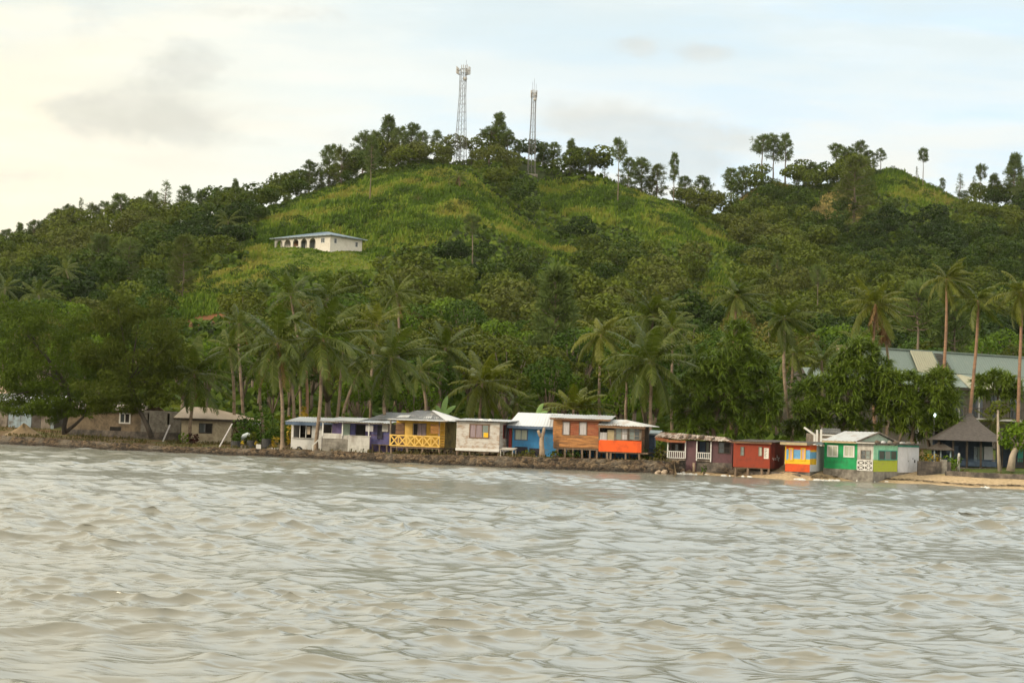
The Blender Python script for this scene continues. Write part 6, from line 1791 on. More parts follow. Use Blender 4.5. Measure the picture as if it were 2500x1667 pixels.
for ki, kind in enumerate(('dark', 'olive', 'bright', 'brown')):
    for v in range(4):
        rs = np.random.RandomState(100 + ki * 10 + v)
        me, mb = broadleaf_mesh('tree_crown', 200 + ki * 10 + v, LEAF[kind], n=2600, size=.29, rx=rs.uniform(2.5, 3.3), rz=rs.uniform(2.3, 3.1), zc=rs.uniform(6.2, 6.9), nb=rs.randint(8, 13))
        TPL[kind, v] = (me, mesh_of(mb, 'tree_trunk', BARKP if kind == 'brown' else BARK))
def place_words(x, y, Y):
    """Nearest landmark in words."""
    if Y < 215:
        L = [(120, 'behind the tin shed and block house'), (330, 'behind the block house'), (520, 'behind the tan hip roofed house'), (700, 'behind the white shop hut'), (860, 'behind the purple hut'), (1010, 'behind the yellow house'), (1170, 'behind the white weatherboard hut'), (1310, 'behind the blue house'), (1440, 'behind the raw timber house'), (1560, 'behind the orange porch'), (1700, 'behind the balcony house'), (1850, 'behind the red hut'), (1960, 'behind the striped kiosk'), (2150, 'behind the hotel wing'), (9999, 'behind the long hotel roof')]
    elif Y < 262:
        L = [(200, 'low on the far left slope'), (420, 'below the red soil cut'), (640, 'low on the slope below the grass clearing'), (860, 'low on the slope below the arched hill house'), (1080, 'low on the slope under the tall mast'), (1290, 'low on the slope under the short mast'), (1500, 'at the gully mouth behind the tall conical pine'), (1750, 'low on the slope behind the pandanus'), (2000, 'low on the slope above the kiosk'), (2250, 'on the slope just over the hotel roof'), (9999, 'on the slope over the right end of the hotel')]
    else:
        L = [(400, 'high on the left slope under the skyline pines'), (900, 'beside the arched hill house clearing'), (1300, 'high on the slope under the masts'), (1800, 'high in the gully between the grass spurs'), (9999, 'high on the right hill slope')]
    for lim, s in L:
        if x < lim: return s
kinds = ['dark', 'olive', 'bright', 'brown']; kw = dict(dark='dark green', olive='olive green', bright='bright green', brown='brownish green')
for i in range(min(N_IND, len(pts))):
    rs = np.random.RandomState(5000 + i)
    k = kinds[rs.choice(4, p=[.40, .30, .24, .06])]; v = rs.randint(4)
    s = rs.uniform(.72, 1.18) * (.85 if pts[i, 1] < 165 else 1.0); sx = s * rs.uniform(.9, 1.25)
    sh = 'tall' if s > 1.02 else ('low' if s < .84 else 'round')
    t = plant('broadleaf_tree', '%s %s tree %s' % (sh, kw[k], place_words(px[i], py[i], pts[i, 1])), 'tree', pts[i], [('crown', TPL[k, v][0]), ('trunk', TPL[k, v][1])], (sx, sx, s), rs.rand() * 6.28, 'broadleaf trees on the lower slope')
# ---- the rest of the wood as one mass
rest = pts[N_IND:]; rax = ax[N_IND:]; rcy = np.interp(rax, np.arange(-300, 2801, 50), sky_z)
BL = []
for v in range(7):
    rs = np.random.RandomState(300 + v)
    bl = crown_blobs(rs, rs.uniform(2.6, 3.5), rs.uniform(2.2, 3.0), rs.uniform(5.6, 6.4), 9)
    q, t = leafcloud(rs, bl, 950, .47); BL.append((q.astype(np.float32), t))
ftone = fbm(rest[:, 0] / 32 + 2, rest[:, 1] / 32 + 5, 3)
gully_shade = .42 * region(px[N_IND:], py[N_IND:], [[(1190, 500), (1420, 470), (1500, 560), (1660, 640), (1500, 740), (1290, 670)], [(1050, 660), (1130, 560), (1220, 590), (1300, 690), (1100, 720)]])  # lower leaf tone here paints the gully's shade into the forest
QS, TS = [], []
for i, p in enumerate(rest):
    rs = np.random.RandomState(9000 + i)
    q, t = BL[rs.randint(7)]
    a = rs.rand() * 6.28; s = rs.uniform(.48, 1.2) * (1.12 if p[1] > rcy[i] - 22 and not 1480 < rax[i] < 1660 and not 2170 < rax[i] < 2400 else 1); sx = s * rs.uniform(.9, 1.3)
    ca, sa = math.cos(a) * sx, math.sin(a) * sx
    x = q[..., 0] * ca - q[..., 1] * sa + p[0]; y = q[..., 0] * sa + q[..., 1] * ca + p[1]; z = (q[..., 2] - .8) * s + p[2]
    QS.append(np.stack([x, y, z], -1)); TS.append(np.clip(.34 * rs.rand() + .30 * t + 1.9 * (ftone[i] - .5) + .20 - gully_shade[i], 0, 1))
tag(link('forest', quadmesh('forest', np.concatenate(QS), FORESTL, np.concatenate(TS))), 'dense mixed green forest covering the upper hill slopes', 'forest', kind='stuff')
print('forest trees', len(pts), 'mass', len(rest))

# ---- undergrowth
p2, ax2 = scatter(1.55, 150, 540, seed=8)
px2, py2 = proj_n(p2)
g = region(px2, py2, GRASS) | region(px2, py2, DRY) | region(px2, py2, SOIL)
cy2 = np.interp(ax2, np.arange(-300, 2801, 50), sky_z)
m = ~g & (p2[:, 1] > ymin_tree(ax2) - 2) & (p2[:, 1] < cy2 + 16) & clear_spots(p2[:, 0], p2[:, 1])
p2 = p2[m]; n = len(p2); rs = np.random.RandomState(9)
QS, TS = [], []
tb = fbm(p2[:, 0] / 7, p2[:, 1] / 7)
for k in range(3):
    c = p2 + rs.normal(size=(n, 3)) * np.array([.6, .6, .25]) + np.array([0, 0, .7])
    nr = unit(rsphere(rs, n) + np.array([0, -.5, .7])); t = unit(np.cross(nr, rsphere(rs, n))); s = np.cross(nr, t)
    sz = rs.uniform(.35, .85, n)[:, None]
    QS.append(np.stack([c - t * sz - s * sz * .5, c + t * sz * .2 - s * sz * .8, c + t * sz + s * sz * .3, c - t * sz * .3 + s * sz * .8], 1)); TS.append(np.clip(tb * 1.0 - .25 + rs.rand(n) * .55, 0, 1))
tag(link('undergrowth', quadmesh('undergrowth', np.concatenate(QS), UNDER, np.concatenate(TS))), 'low tangled undergrowth between the forest trees', 'undergrowth', kind='stuff')

# ---- reed grass on the clearings
p3, ax3 = scatter(.62, 262, 540, ax0=380, ax1=2380, seed=12, jit=1.5)
px3, py3 = proj_n(p3)
gm = region(px3, py3, GRASS + YARD)
_h = HILLH; _du = (p3 - _h.p0) @ _h.U; _dv = (p3 - _h.p0) @ _h.V
gm &= ~((_du > -.6) & (_du < HILLW + .6) & (_dv > -.6) & (_dv < HILLD + .6))
_hide = (px3 > 650) & (px3 < 905) & (p3[:, 1] < HOUSE_Y + 4) & (p3[:, 1] > HOUSE_Y - 45)
p3 = p3[gm]; n = len(p3); _short = np.where(_hide[gm], .3, 1.0)[:, None]; rs = np.random.RandomState(13)
print('grass tufts', n)
tb = fbm(p3[:, 0] / 7 + 3, p3[:, 1] / 7, 4); tb2 = vnoise(p3[:, 0] / 2.2, p3[:, 1] / 2.2)
QS, TS = [], []
for k in range(3):
    h = rs.uniform(.55, 1.35, n)[:, None] * (.55 + .9 * tb2[:, None]) * _short; w = rs.uniform(.10, .26, n)[:, None]
    a = rs.rand(n) * 6.28; sd = np.stack([np.cos(a), np.sin(a), 0 * a], 1)
    o = p3 + rs.normal(size=(n, 3)) * np.array([.25, .25, .03]) - np.array([0, 0, .1])
    tip = o + np.array([0, 0, 1]) * h + (rsphere(rs, n) * np.array([1, 1, .1]) + np.array([.35, 0, 0])) * h * .35
    QS.append(np.stack([o - sd * w, o + sd * w, tip + sd * w * .6, tip - sd * w * .6], 1)); TS.append(np.clip(2.6 * (tb - .5) + .42 + rs.normal(size=n) * .18, 0, 1))
tag(link('reed_grass', quadmesh('reed_grass', np.concatenate(QS), GRASSL, np.concatenate(TS))), 'tall yellow-green reed grass on the open hill spurs', 'grass', kind='stuff')
# shrubs dotted in the grass
p4, ax4 = scatter(3.6, 262, 540, ax0=380, ax1=2380, seed=15)
px4, py4 = proj_n(p4)
sel = (region(px4, py4, GRASS) | region(px4, py4, DRY)) & (fbm(p4[:, 0] / 11 + 7, p4[:, 1] / 11, 3) > .465) & clear_spots(p4[:, 0], p4[:, 1])
p4 = p4[sel]; QS, TS = [], []
for i, p in enumerate(p4):
    rs = np.random.RandomState(7000 + i); q, t = BL[rs.randint(7)]
    m = rs.rand(len(q)) < .45; q, t = q[m], t[m]; s = rs.uniform(.2, .56)
    QS.append(np.stack([q[..., 0] * s * 1.2 + p[0], q[..., 1] * s * 1.2 + p[1], (q[..., 2] - 4.4) * s + p[2]], -1)); TS.append(np.clip(.28 * rs.rand() + .18 * t, 0, 1))
tag(link('scrub', quadmesh('scrub', np.concatenate(QS), UNDER, np.concatenate(TS))), 'dark scrub scattered through the hill grass', 'scrub', kind='stuff')
# dry grass
p5, ax5 = scatter(.6, 380, 540, ax0=1700, ax1=2450, seed=17)
px5, py5 = proj_n(p5); p5 = p5[region(px5, py5, DRY)]; n = len(p5); rs = np.random.RandomState(18)
a = rs.rand(n) * 6.28; sd = np.stack([np.cos(a), np.sin(a), 0 * a], 1); h = rs.uniform(.4, 1.0, n)[:, None]
tip = p5 + np.array([.15, 0, 1]) * h + rs.normal(size=(n, 3)) * .15
tag(link('dry_grass', quadmesh('dry_grass', np.stack([p5 - sd * .22, p5 + sd * .22, tip + sd * .15, tip - sd * .15], 1), DRYL, rs.rand(n))), 'straw coloured dry grass on the right hill', 'grass', kind='stuff')

# ---- skyline pines and tall slope trees
PT = {}
for k in ('conical', 'bushy', 'umbrella', 'airy', 'shaggy', 'tuft'):
    for v in range(3 if k in ('bushy', 'conical', 'shaggy') else 2): PT[k, v] = pine_geo(400 + 17 * v + len(k) * 31, k, PINEB if (k == 'shaggy' and v == 1) else PINE)
def sky_tree(px_, top, kind, v, wf, label, cat='pine tree', group=None, base=None, dy=0.0, seed=0):
    if base is None:
        c = crest(px_); Y = c[1] + dy; g_ = gpt(px_, Y, 500)
    else: g_ = base
    zt = P(px_, top, g_[1])[2]; H = max(3.0, zt - g_[2]) / 9.9
    return plant('pine_tree' if cat == 'pine tree' else 'tall_tree', label, cat, g_, [('crown', PT[kind, v][0]), ('trunk', PT[kind, v][1])], (H * wf, H * wf, H), (seed * 2.1) % 6.28, group)
SKYL = [
 (12, 566, 'bushy', 0, 1.2, 'dark bushy pine at the far left end of the skyline'), (45, 549, 'conical', 0, 1.1, 'pointed pine second from the left end of the skyline'), (78, 542, 'bushy', 1, 1.2, 'dark twin topped pine near the left end of the skyline'), (106, 540, 'shaggy', 0, 1.1, 'shaggy dark pine left of the bushy skyline clump'),
 (140, 517, 'bushy', 2, 1.3, 'broad dark pine leaning left on the left ridge'), (168, 507, 'bushy', 0, 1.25, 'broad dense pine beside a thin spire on the left ridge'), (196, 487, 'airy', 0, .8, 'thin airy spire pine on the left ridge'), (226, 502, 'shaggy', 1, 1.3, 'wide dark pine right of the thin airy spire'), (255, 497, 'shaggy', 2, 1.2, 'loose brown-green pine between spire and round pine'), (297, 480, 'bushy', 1, 1.2, 'round topped pine standing clear on the left ridge'),
 (345, 490, 'shaggy', 0, 1.2, 'dark leaning pine left of the tall airy pine'), (368, 474, 'bushy', 2, 1.1, 'dense dark pine touching the tall airy pine'), (399, 446, 'airy', 1, 1.25, 'tallest airy see-through pine on the left ridge'), (447, 461, 'tuft', 0, 1.2, 'tufted open pine right of the tall airy pine'), (490, 474, 'umbrella', 0, 1.3, 'rounded broad crowned tree on the left ridge'), (549, 471, 'tuft', 1, .9, 'small round headed pine left of a thin conical pine'), (571, 444, 'conical', 1, .85, 'thin conical pine on the ridge above the leaning palm'),
 (612, 484, 'shaggy', 1, 1.1, 'low dark tree between conical pine and hill trees'), (640, 466, 'tuft', 0, 1.1, 'sparse small crowned tree on the ridge left of the hill'), (668, 455, 'bushy', 0, .95, 'small dark tree with two knobs on the ridge'), (700, 462, 'shaggy', 2, 1.1, 'low rounded dark tree at the foot of the hilltop wood'), (728, 457, 'bushy', 1, 1.1, 'dark tree left of the ragged hilltop pine'),
 (754, 398, 'shaggy', 0, 1.0, 'ragged dark pine at the left end of the hilltop wood'), (778, 420, 'bushy', 2, 1.0, 'dark pine behind the ragged end pine'), (802, 362, 'bushy', 0, 1.05, 'tall flat topped pine in the left hilltop wood'), (832, 364, 'shaggy', 1, 1.05, 'tall pine with pointed top left of the hilltop gap'), (858, 372, 'bushy', 1, 1.1, 'dense dark hilltop pine before the high clump'), (884, 330, 'shaggy', 2, 1.05, 'tall bushy pine on the left of the highest clump'), (915, 328, 'bushy', 2, 1.0, 'thick crowned pine inside the highest clump'), (945, 291, 'conical', 2, 1.15, 'highest conical pine of the hilltop wood'),
 (972, 318, 'bushy', 0, 1.05, 'dense pine just right of the highest conical pine'), (1000, 309, 'bushy', 1, 1.1, 'broad dark pine topped by small tufts'), (1030, 326, 'shaggy', 0, 1.1, 'dark sloping pine on the right of the high clump'), (1067, 325, 'tuft', 0, 1.15, 'knob topped tree left of the taller mast'), (1092, 356, 'bushy', 2, 1.0, 'low dark tree at the left foot of the taller mast'), (1120, 341, 'airy', 0, .9, 'thin tree standing against the base of the taller mast'), (1150, 372, 'shaggy', 1, 1.0, 'low scrubby tree right of the taller mast base'),
 (1193, 318, 'umbrella', 1, 1.5, 'wind swept umbrella pine with flat branches between the masts'), (1215, 282, 'conical', 0, 1.25, 'tall layered pine between the two masts'), (1237, 325, 'tuft', 1, 1.3, 'flat spreading pine right of the layered pine'), (1262, 345, 'bushy', 0, 1.05, 'dark pine just left of the shorter mast'), (1222, 355, 'bushy', 1, 1.4, 'broad leafy green tree below the layered pine'),
 (1325, 352, 'bushy', 2, 1.2, 'dark round pine just right of the shorter mast'), (1352, 352, 'shaggy', 2, 1.2, 'dark pine with ragged crown right of the shorter mast'), (1392, 345, 'conical', 1, 1.15, 'pointed dark pine on the ridge right of the masts'), (1412, 366, 'bushy', 1, 1.1, 'sloping dark pine below the pointed ridge pine'), (1438, 369, 'bushy', 0, 1.15, 'broad pine before the bluish sparse pine'), (1476, 391, 'airy', 1, 1.1, 'bluish sparse pine at the ridge edge'),
 (1532, 390, 'shaggy', 0, 1.25, 'ragged leaning pine right of the lone thin tree'), (1566, 392, 'bushy', 2, 1.2, 'wide dark pine in the saddle clump'), (1603, 408, 'shaggy', 1, 1.2, 'drooping dark pine at the right of the saddle clump'),
 (1675, 436, 'bushy', 1, 1.1, 'round dark tree in the saddle right of the second lone tree'), (1714, 437, 'bushy', 0, 1.2, 'broad dark tree low in the saddle'), (1783, 418, 'tuft', 0, 1.3, 'loose leafy tree left of the three tall thin pines'), (1812, 412, 'bushy', 2, 1.1, 'dark tree under the three tall thin pines'),
 (1858, 342, 'umbrella', 0, 1.15, 'leftmost of three tall thin pines on the right hill'), (1887, 338, 'tuft', 1, .9, 'middle of three tall thin pines on the right hill'), (1917, 337, 'tuft', 0, .95, 'rightmost of three tall thin pines on the right hill'), (1945, 415, 'bushy', 1, 1.1, 'low dark bush like pine beside the thin pines'), (1985, 403, 'bushy', 0, 1.7, 'round bright green tree on the saddle of the right hill'),
 (2043, 360, 'umbrella', 1, 1.1, 'open dark pine at the left of the right hill crown'), (2070, 366, 'bushy', 2, 1.1, 'dark pine in the crown of the right hill'), (2098, 350, 'shaggy', 0, 1.1, 'tallest dark pine on the right hill crown'), (2125, 372, 'bushy', 1, 1.15, 'dense dark pine right of the tallest hill crown pine'), (2150, 367, 'tuft', 1, 1.2, 'round headed pine at the right edge of the hill crown'),
 (2253, 370, 'umbrella', 0, .75, 'lone twisted pine on the right grass slope'), (2238, 408, 'airy', 0, .8, 'small sparse tree left of the lone twisted pine'), (2300, 437, 'shaggy', 2, 1.0, 'small dark tree low on the right grass slope'), (2343, 426, 'airy', 1, 1.3, 'open airy tree near the right end of the skyline'), (2378, 432, 'airy', 0, .8, 'thin sparse tree beside the wind bent tree'), (2391, 410, 'umbrella', 1, .7, 'wind bent tree on the right skyline'), (2426, 430, 'conical', 1, 1.3, 'dark conical pine near the right end of the skyline'), (2474, 382, 'conical', 2, 1.1, 'tall layered pine at the right end of the skyline'), (2496, 440, 'shaggy', 0, 1.1, 'dark pine cut by the right edge of the skyline'),
]
for i, (x, tp, k, v, wf, lab) in enumerate(SKYL): sky_tree(x, tp, k, v, wf, lab, dy=RS.uniform(-7, 3), seed=i, group='pines along the skyline')
def slope_tree(x, base_y, top, kind, v, wf, lab, cat='pine tree', Ylim=None, seed=0):
    b = ray_ground(x, base_y)
    if b is None: b = gpt(x, 430, base_y)
    if Ylim: b = gpt(x, Ylim, base_y)
    sky_tree(x, top, kind, v, wf, lab, cat, None, b, seed=seed)
slope_tree(1508, 452, 352, 'umbrella', 0, .62, 'lone thin tree with a small round head on the ridge', seed=3)
slope_tree(1643, 506, 383, 'tuft', 0, .62, 'lone tall tree with a lopsided head above the second grass spur', seed=5)
slope_tree(903, 492, 345, 'tuft', 1, .62, 'tall thin trunked pine standing in front of the hilltop wood', seed=7)
slope_tree(2085, 560, 395, 'shaggy', 1, 1.2, 'large dark drooping tree on the face of the right hill', seed=8)
slope_tree(1153, 655, 535, 'umbrella', 1, .95, 'dark spreading tree with forked pale trunk below the grass spur', 'tree', seed=9)
slope_tree(446, 735, 585, 'shaggy', 1, 1.0, 'tall brown-green pine standing at the edge of the grass clearing', seed=11)
slope_tree(310, 700, 590, 'shaggy', 2, 1.3, 'bushy olive pine on the left slope', seed=12)
slope_tree(235, 690, 580, 'bushy', 1, 1.2, 'vine draped dark tree on the left slope', 'tree', seed=13)
slope_tree(1350, 868, 672, 'conical', 2, 1.12, 'tall conical brownish pine rising behind the blue house', Ylim=205, seed=14)
slope_tree(1995, 790, 660, 'umbrella', 0, .7, 'slim pale trunked tree on the right slope above the pandanus', 'tree', seed=15)
slope_tree(1895, 735, 625, 'tuft', 1, .6, 'slender pale stemmed tree left of the slim pale tree', 'tree', seed=16)
slope_tree(2235, 862, 712, 'umbrella', 1, .95, 'bare branched pale tree just above the hotel roof', 'tree', Ylim=203, seed=17)
slope_tree(2330, 862, 745, 'tuft', 0, .9, 'sparse branched tree over the right half of the hotel roof', 'tree', Ylim=205, seed=18)
slope_tree(640, 800, 700, 'shaggy', 0, 1.1, 'thin dark tree beside the grass clearing above the palms', seed=19)

# ---- casuarinas on the left shore
def casuarina(label, base_px, Y, blobs, limbs_px, mat, seed, n=9000):
    b = gpt(base_px, Y); t = thing('casuarina_tree', label, 'tree', b)
    rs = np.random.RandomState(seed); sub = []
    for it in blobs:
        sub.append((it[0], it[1], it[2] * .62, it[3] * .62))
        for k in range(5):
            a = rs.rand() * 6.28; f = rs.uniform(.55, 1.0); sub.append((it[0] + math.cos(a) * it[2] * f, it[1] + math.sin(a) * it[3] * f, it[2] * rs.uniform(.26, .46), it[3] * rs.uniform(.24, .42)))
    bl = blobs_px(sub, Y, b, 1.6, 2.0, seed)
    q, tn = leafcloud(rs, bl, n * 2, .19, elong=2.3, flat=.1, shell=(.3, 1.12), outw=.45, rnd=.9, droop=.6, cull=.3)
    link('crown', quadmesh('casuarina_crown', q, mat, tn), t)
    mb = MB()
    for path, r0, r1 in limbs_px:
        pp = [P(x, y, Y + d) - b for x, y, d in path]
        mb.tube(pp, list(np.linspace(r0, r1, len(pp))), n=8)
    for k in rs.choice(len(bl), min(7, len(bl)), replace=False):
        e = np.array(bl[k][:3]); o = P(limbs_px[0][0][-1][0], limbs_px[0][0][-1][1], Y) - b
        mb.tube([o, (o + e) / 2 + np.array([0, 0, .2]), e], [.10, .07, .03], n=5)
    mb.build('trunk', BARKD, t, True)
casuarina('large green casuarina with a forked trunk at the left end of the shore', 158, 146,
  [(60, 800, 80, 60), (140, 790, 80, 55), (30, 870, 70, 60), (110, 870, 85, 60), (190, 860, 70, 60), (60, 940, 70, 45), (150, 940, 85, 50), (220, 930, 60, 45), (110, 990, 60, 30), (190, 985, 60, 32), (25, 770, 60, 45), (240, 985, 45, 22), (-20, 850, 60, 70), (15, 925, 45, 30), (140, 1012, 34, 22), (85, 1005, 45, 22), (35, 985, 50, 24), (95, 755, 40, 26), (200, 770, 50, 34), (255, 900, 45, 40), (20, 740, 40, 24), (185, 1005, 30, 20), (240, 1000, 40, 22), (60, 1000, 50, 16), (110, 960, 70, 36), (20, 1000, 30, 14)],
  [([(158, 1060, 0), (156, 1040, 0), (162, 1018, 0), (172, 985, 0), (165, 940, 0)], .26, .12), ([(164, 1052, 0), (185, 1035, -.3), (203, 1018, -.5), (215, 985, -.5)], .18, .08)], CASUG, 31, 12500)
casuarina('brownish casuarina with a slanting trunk in front of the concrete wall', 368, 143.5,
  [(290, 800, 80, 60), (370, 810, 70, 55), (250, 870, 70, 55), (330, 880, 90, 60), (400, 880, 55, 55), (270, 950, 75, 45), (350, 955, 75, 40), (410, 950, 40, 35), (310, 760, 50, 35), (300, 990, 60, 24), (420, 820, 40, 40), (255, 800, 45, 35), (370, 765, 40, 26), (285, 735, 35, 22), (415, 905, 45, 34), (345, 985, 45, 20), (245, 985, 40, 20), (430, 860, 34, 28), (395, 985, 35, 16)],
  [([(370, 1068, 0), (360, 1040, 0), (345, 1010, 0), (322, 985, 0), (318, 930, 0)], .26, .12)], CASU, 32, 12000)

# ---- pandanus
def pandanus(label, base_px, Y, blobs, trunks, seed, nros):
    b = gpt(base_px, Y); t = thing('pandanus_tree', label, 'pandanus', b)
    bl = blobs_px(blobs, Y, b, 1.0, .9, seed); rs = np.random.RandomState(seed)
    q, tn = pandanus_geo(rs, bl, int(nros * 2.6))
    link('crown', quadmesh('pandanus_crown', q, PANDL, tn), t)
    mb = MB()
    for path, r0, r1 in trunks: mb.tube([P(x, y, Y + d) - b for x, y, d in path], list(np.linspace(r0, r1, len(path))), n=7)
    for bb in bl: mb.tube([P(*trunks[0][0][-1][:2], Y) - b, np.array(bb[:3])], [.12, .06], n=5)
    mb.build('trunk', BARK, t, True)
pandanus('tall leafy pandanus right of the orange porch and its palm', 1745, 141, [(1800, 850, 42, 36), (1750, 900, 62, 45), (1830, 895, 50, 42), (1700, 955, 55, 42), (1780, 960, 65, 45), (1860, 950, 45, 42), (1670, 1005, 45, 30), (1740, 1015, 55, 32), (1820, 1015, 60, 34), (1880, 1000, 40, 36), (1800, 805, 26, 18), (1700, 1045, 50, 22), (1790, 1048, 55, 22), (1860, 1042, 45, 24), (1770, 925, 60, 50)],
  [([(1745, 1082, 0), (1740, 1040, 0), (1760, 985, 0)], .2, .14), ([(1790, 1080, .4), (1800, 1040, 0), (1820, 1000, 0)], .17, .1)], 41, 270)
pandanus('pandanus with a high dome crown in front of the hotel wing', 2075, 142, [(2100, 865, 48, 38), (2065, 900, 45, 35), (2140, 905, 42, 38), (2010, 955, 50, 40), (2070, 955, 55, 40), (1985, 1005, 42, 32), (2045, 1015, 55, 34), (2110, 1000, 45, 40), (1970, 960, 34, 28), (2000, 1035, 55, 22), (1955, 1010, 32, 30), (1940, 1045, 30, 20), (2085, 1040, 45, 20), (2090, 920, 55, 45)],
  [([(2075, 1085, 0), (2060, 1045, 0), (2070, 985, 0)], .2, .14), ([(2040, 1085, .4), (2020, 1045, 0), (2000, 1010, 0)], .15, .1)], 42, 220)
pandanus('dark green pandanus with drooping leaves just left of the shingled pavilion', 2225, 140.5, [(2295, 935, 36, 34), (2230, 945, 46, 34), (2275, 975, 52, 38), (2200, 985, 52, 38), (2320, 985, 34, 36), (2165, 1020, 42, 30), (2230, 1025, 55, 36), (2290, 1025, 45, 36), (2330, 1030, 22, 24), (2160, 965, 40, 40), (2165, 925, 30, 22), (2250, 1050, 60, 20), (2190, 940, 36, 28)],
  [([(2225, 1095, 0), (2228, 1060, 0), (2235, 1000, 0)], .2, .14), ([(2270, 1095, .3), (2262, 1060, 0), (2280, 1010, 0)], .16, .1), ([(2195, 1080, -.2), (2203, 1050, 0), (2190, 1010, 0)], .13, .1)], 43, 210)
pandanus('slim young pandanus with a bare stem between the last two tall palms', 2438, 150, [(2405, 940, 28, 22), (2460, 940, 32, 24), (2432, 925, 24, 18), (2470, 970, 22, 20), (2395, 965, 18, 14)], [([(2440, 1100, 0), (2436, 1020, 0), (2436, 960, 0)], .13, .1), ([(2438, 1010, 0), (2460, 985, 0)], .08, .06)], 44, 44)

# ---- coconut palms
PG = 'coconut palms along the shore'
palm('windblown coconut palm with double trunk left of the tan hipped roof', (474, 912), 463, 147, 95, 51, .30, nf=22, dead=2, group=PG, bowdir=(-.3, 0, 0))
palm('tall coconut palm with ragged brown nuts left of the shop hut', (677, 836), 690, 137.5, 112, 52, .22, nf=21, dead=5, nuts=7, group=PG, bowdir=(.35, 0, 0))
palm('tallest full crowned coconut palm in front of the shop hut', (789, 826), 770, 137, 125, 53, .38, nf=22, dead=4, group=PG, bowdir=(.2, 0, 0))
palm('broad drooping coconut palm rising between the purple hut and the yellow house', (956, 874), 953, 140, 108, 54, .42, nf=21, dead=2, group=PG)
palm('coconut palm behind the yellow house roof, further back', (1088, 849), 1083, 160, 82, 55, .15, nf=21, dead=2, group=PG)
palm('low yellow-green coconut palm behind the white weatherboard hut', (1178, 935), 1178, 146, 92, 56, .2, nf=24, mat=PALMY, lo=-68, group=PG)
palm('big round headed coconut palm with green nuts right of the orange porch', (1588, 882), 1590, 139, 112, 57, .12, nf=28, nuts=9, lo=-60, group=PG, bow=.08)
palm('coconut palm with pale frond tips left of the big round headed palm', (1468, 818), 1470, 165, 72, 58, .3, nf=24, mat=PALMY, group=PG)
palm('coconut palm crown rising right behind the big round headed palm', (1596, 772), 1600, 172, 92, 59, .28, nf=28, group=PG)
palm('stemless young palm with fronds fanning up behind the blue house', (1400, 1000), 1400, 145, 85, 60, .05, nf=14, lo=15, mat=PALMY, group=PG)
palm('slim reddish trunked palm above the tall leafy pandanus', (1799, 722), 1785, 160, 62, 61, .28, nf=24, dead=5, bark=PALMBARKR, group=PG, bowdir=(-.2, 0, 0))
palm('palm with a curved trunk between the two pandanus clumps', (1916, 778), 1940, 146, 78, 62, .42, nf=26, group=PG, bowdir=(-.9, 0, 0))
palm('palm with wind combed crown in front of the hotel ridge', (2138, 742), 2140, 152, 80, 63, .42, nf=26, dead=5, mat=PALMY, bark=PALMBARKR, group=PG, bow=.1)
palm('tallest slender palm leaning over the hotel louvred gable', (2312, 680), 2288, 146, 68, 64, .5, nf=22, mat=PALMY, bark=PALMBARKR, group=PG, bowdir=(.3, 0, 0))
palm('slender palm with leaning trunk rising behind the shingled pavilion roof', (2388, 734), 2352, 145, 72, 65, .5, nf=22, bark=PALMBARKR, group=PG, bowdir=(.5, 0, 0))
palm('tall palm cut by the right edge of the photo', (2494, 714), 2478, 142, 76, 66, .3, nf=24, mat=PALMY, bark=PALMBARKR, group=PG, bowdir=(.25, 0, 0))
palm('palm with hanging brown skirt just behind the hotel ridge palm', (2160, 800), 2160, 160, 45, 67, .2, nf=12, dead=12, group=PG)
BG = 'palms in the grove behind the huts'
for (x, y, bx_, Y, r, sd, lab, kw_) in [
 (584, 790, 600, 158, 62, 71, 'grove palm with bright bent frond left of the ragged nut palm', {}), (562, 850, 575, 152, 60, 72, 'short dark grove palm right of the tan hipped roof', dict(mat=PALML)),
 (710, 722, 735, 172, 75, 73, 'grove palm peeping above the tallest shore palm on its left', {}), (800, 728, 800, 175, 72, 74, 'grove palm crown directly above the tallest shore palm', {}),
 (921, 792, 905, 160, 78, 75, 'grove palm with pale spiky fronds above the drooping palm', dict(mat=PALMY)), (968, 716, 960, 182, 62, 76, 'far grove palm with pale upright fronds', {}),
 (745, 842, 748, 150, 66, 77, 'grove palm with orange trunk behind the shop hut', dict(bark=PALMBARKR)), (838, 860, 815, 152, 66, 78, 'grove palm with slanting trunk above the purple hut', {}), (880, 905, 845, 150, 52, 79, 'low grove palm left of the drooping palm trunk', {}), (700, 900, 712, 148, 52, 80, 'dark low grove palm beside the nut palm trunk', {}),
 (640, 900, 650, 150, 46, 81, 'small grove palm above the garden planters', {}), (1028, 905, 1040, 150, 55, 82, 'low grove palm behind the yellow house left of the far palm', {}), (1262, 985, 1262, 147, 50, 83, 'low palm with drooping fronds behind the blue house ridge', {}), (1530, 905, 1530, 152, 60, 84, 'dark grove palm tucked left of the big round palm trunk', {}), (1640, 800, 1640, 165, 66, 85, 'grove palm above the left flank of the tall pandanus', {}),
 (1937, 862, 1937, 156, 60, 86, 'low palm with fronds over the hotel wing', {}), (2006, 880, 2006, 157, 66, 87, 'arching palm left of the hotel wing gable', {}), (2097, 832, 2097, 158, 52, 88, 'small palm before the left end of the hotel ridge', {}), (2425, 1030, 2425, 146, 45, 89, 'small bushy palm right of the shingled pavilion', dict(mat=PALMY)), (1705, 880, 1705, 158, 52, 90, 'palm half buried in the left side of the tall pandanus', {})]:
    palm(lab, (x, y), bx_, Y, r, sd, .28, nf=19, nleaf=20, dead=sd % 3, group=BG, **kw_)
SG = 'palms on the hillside'
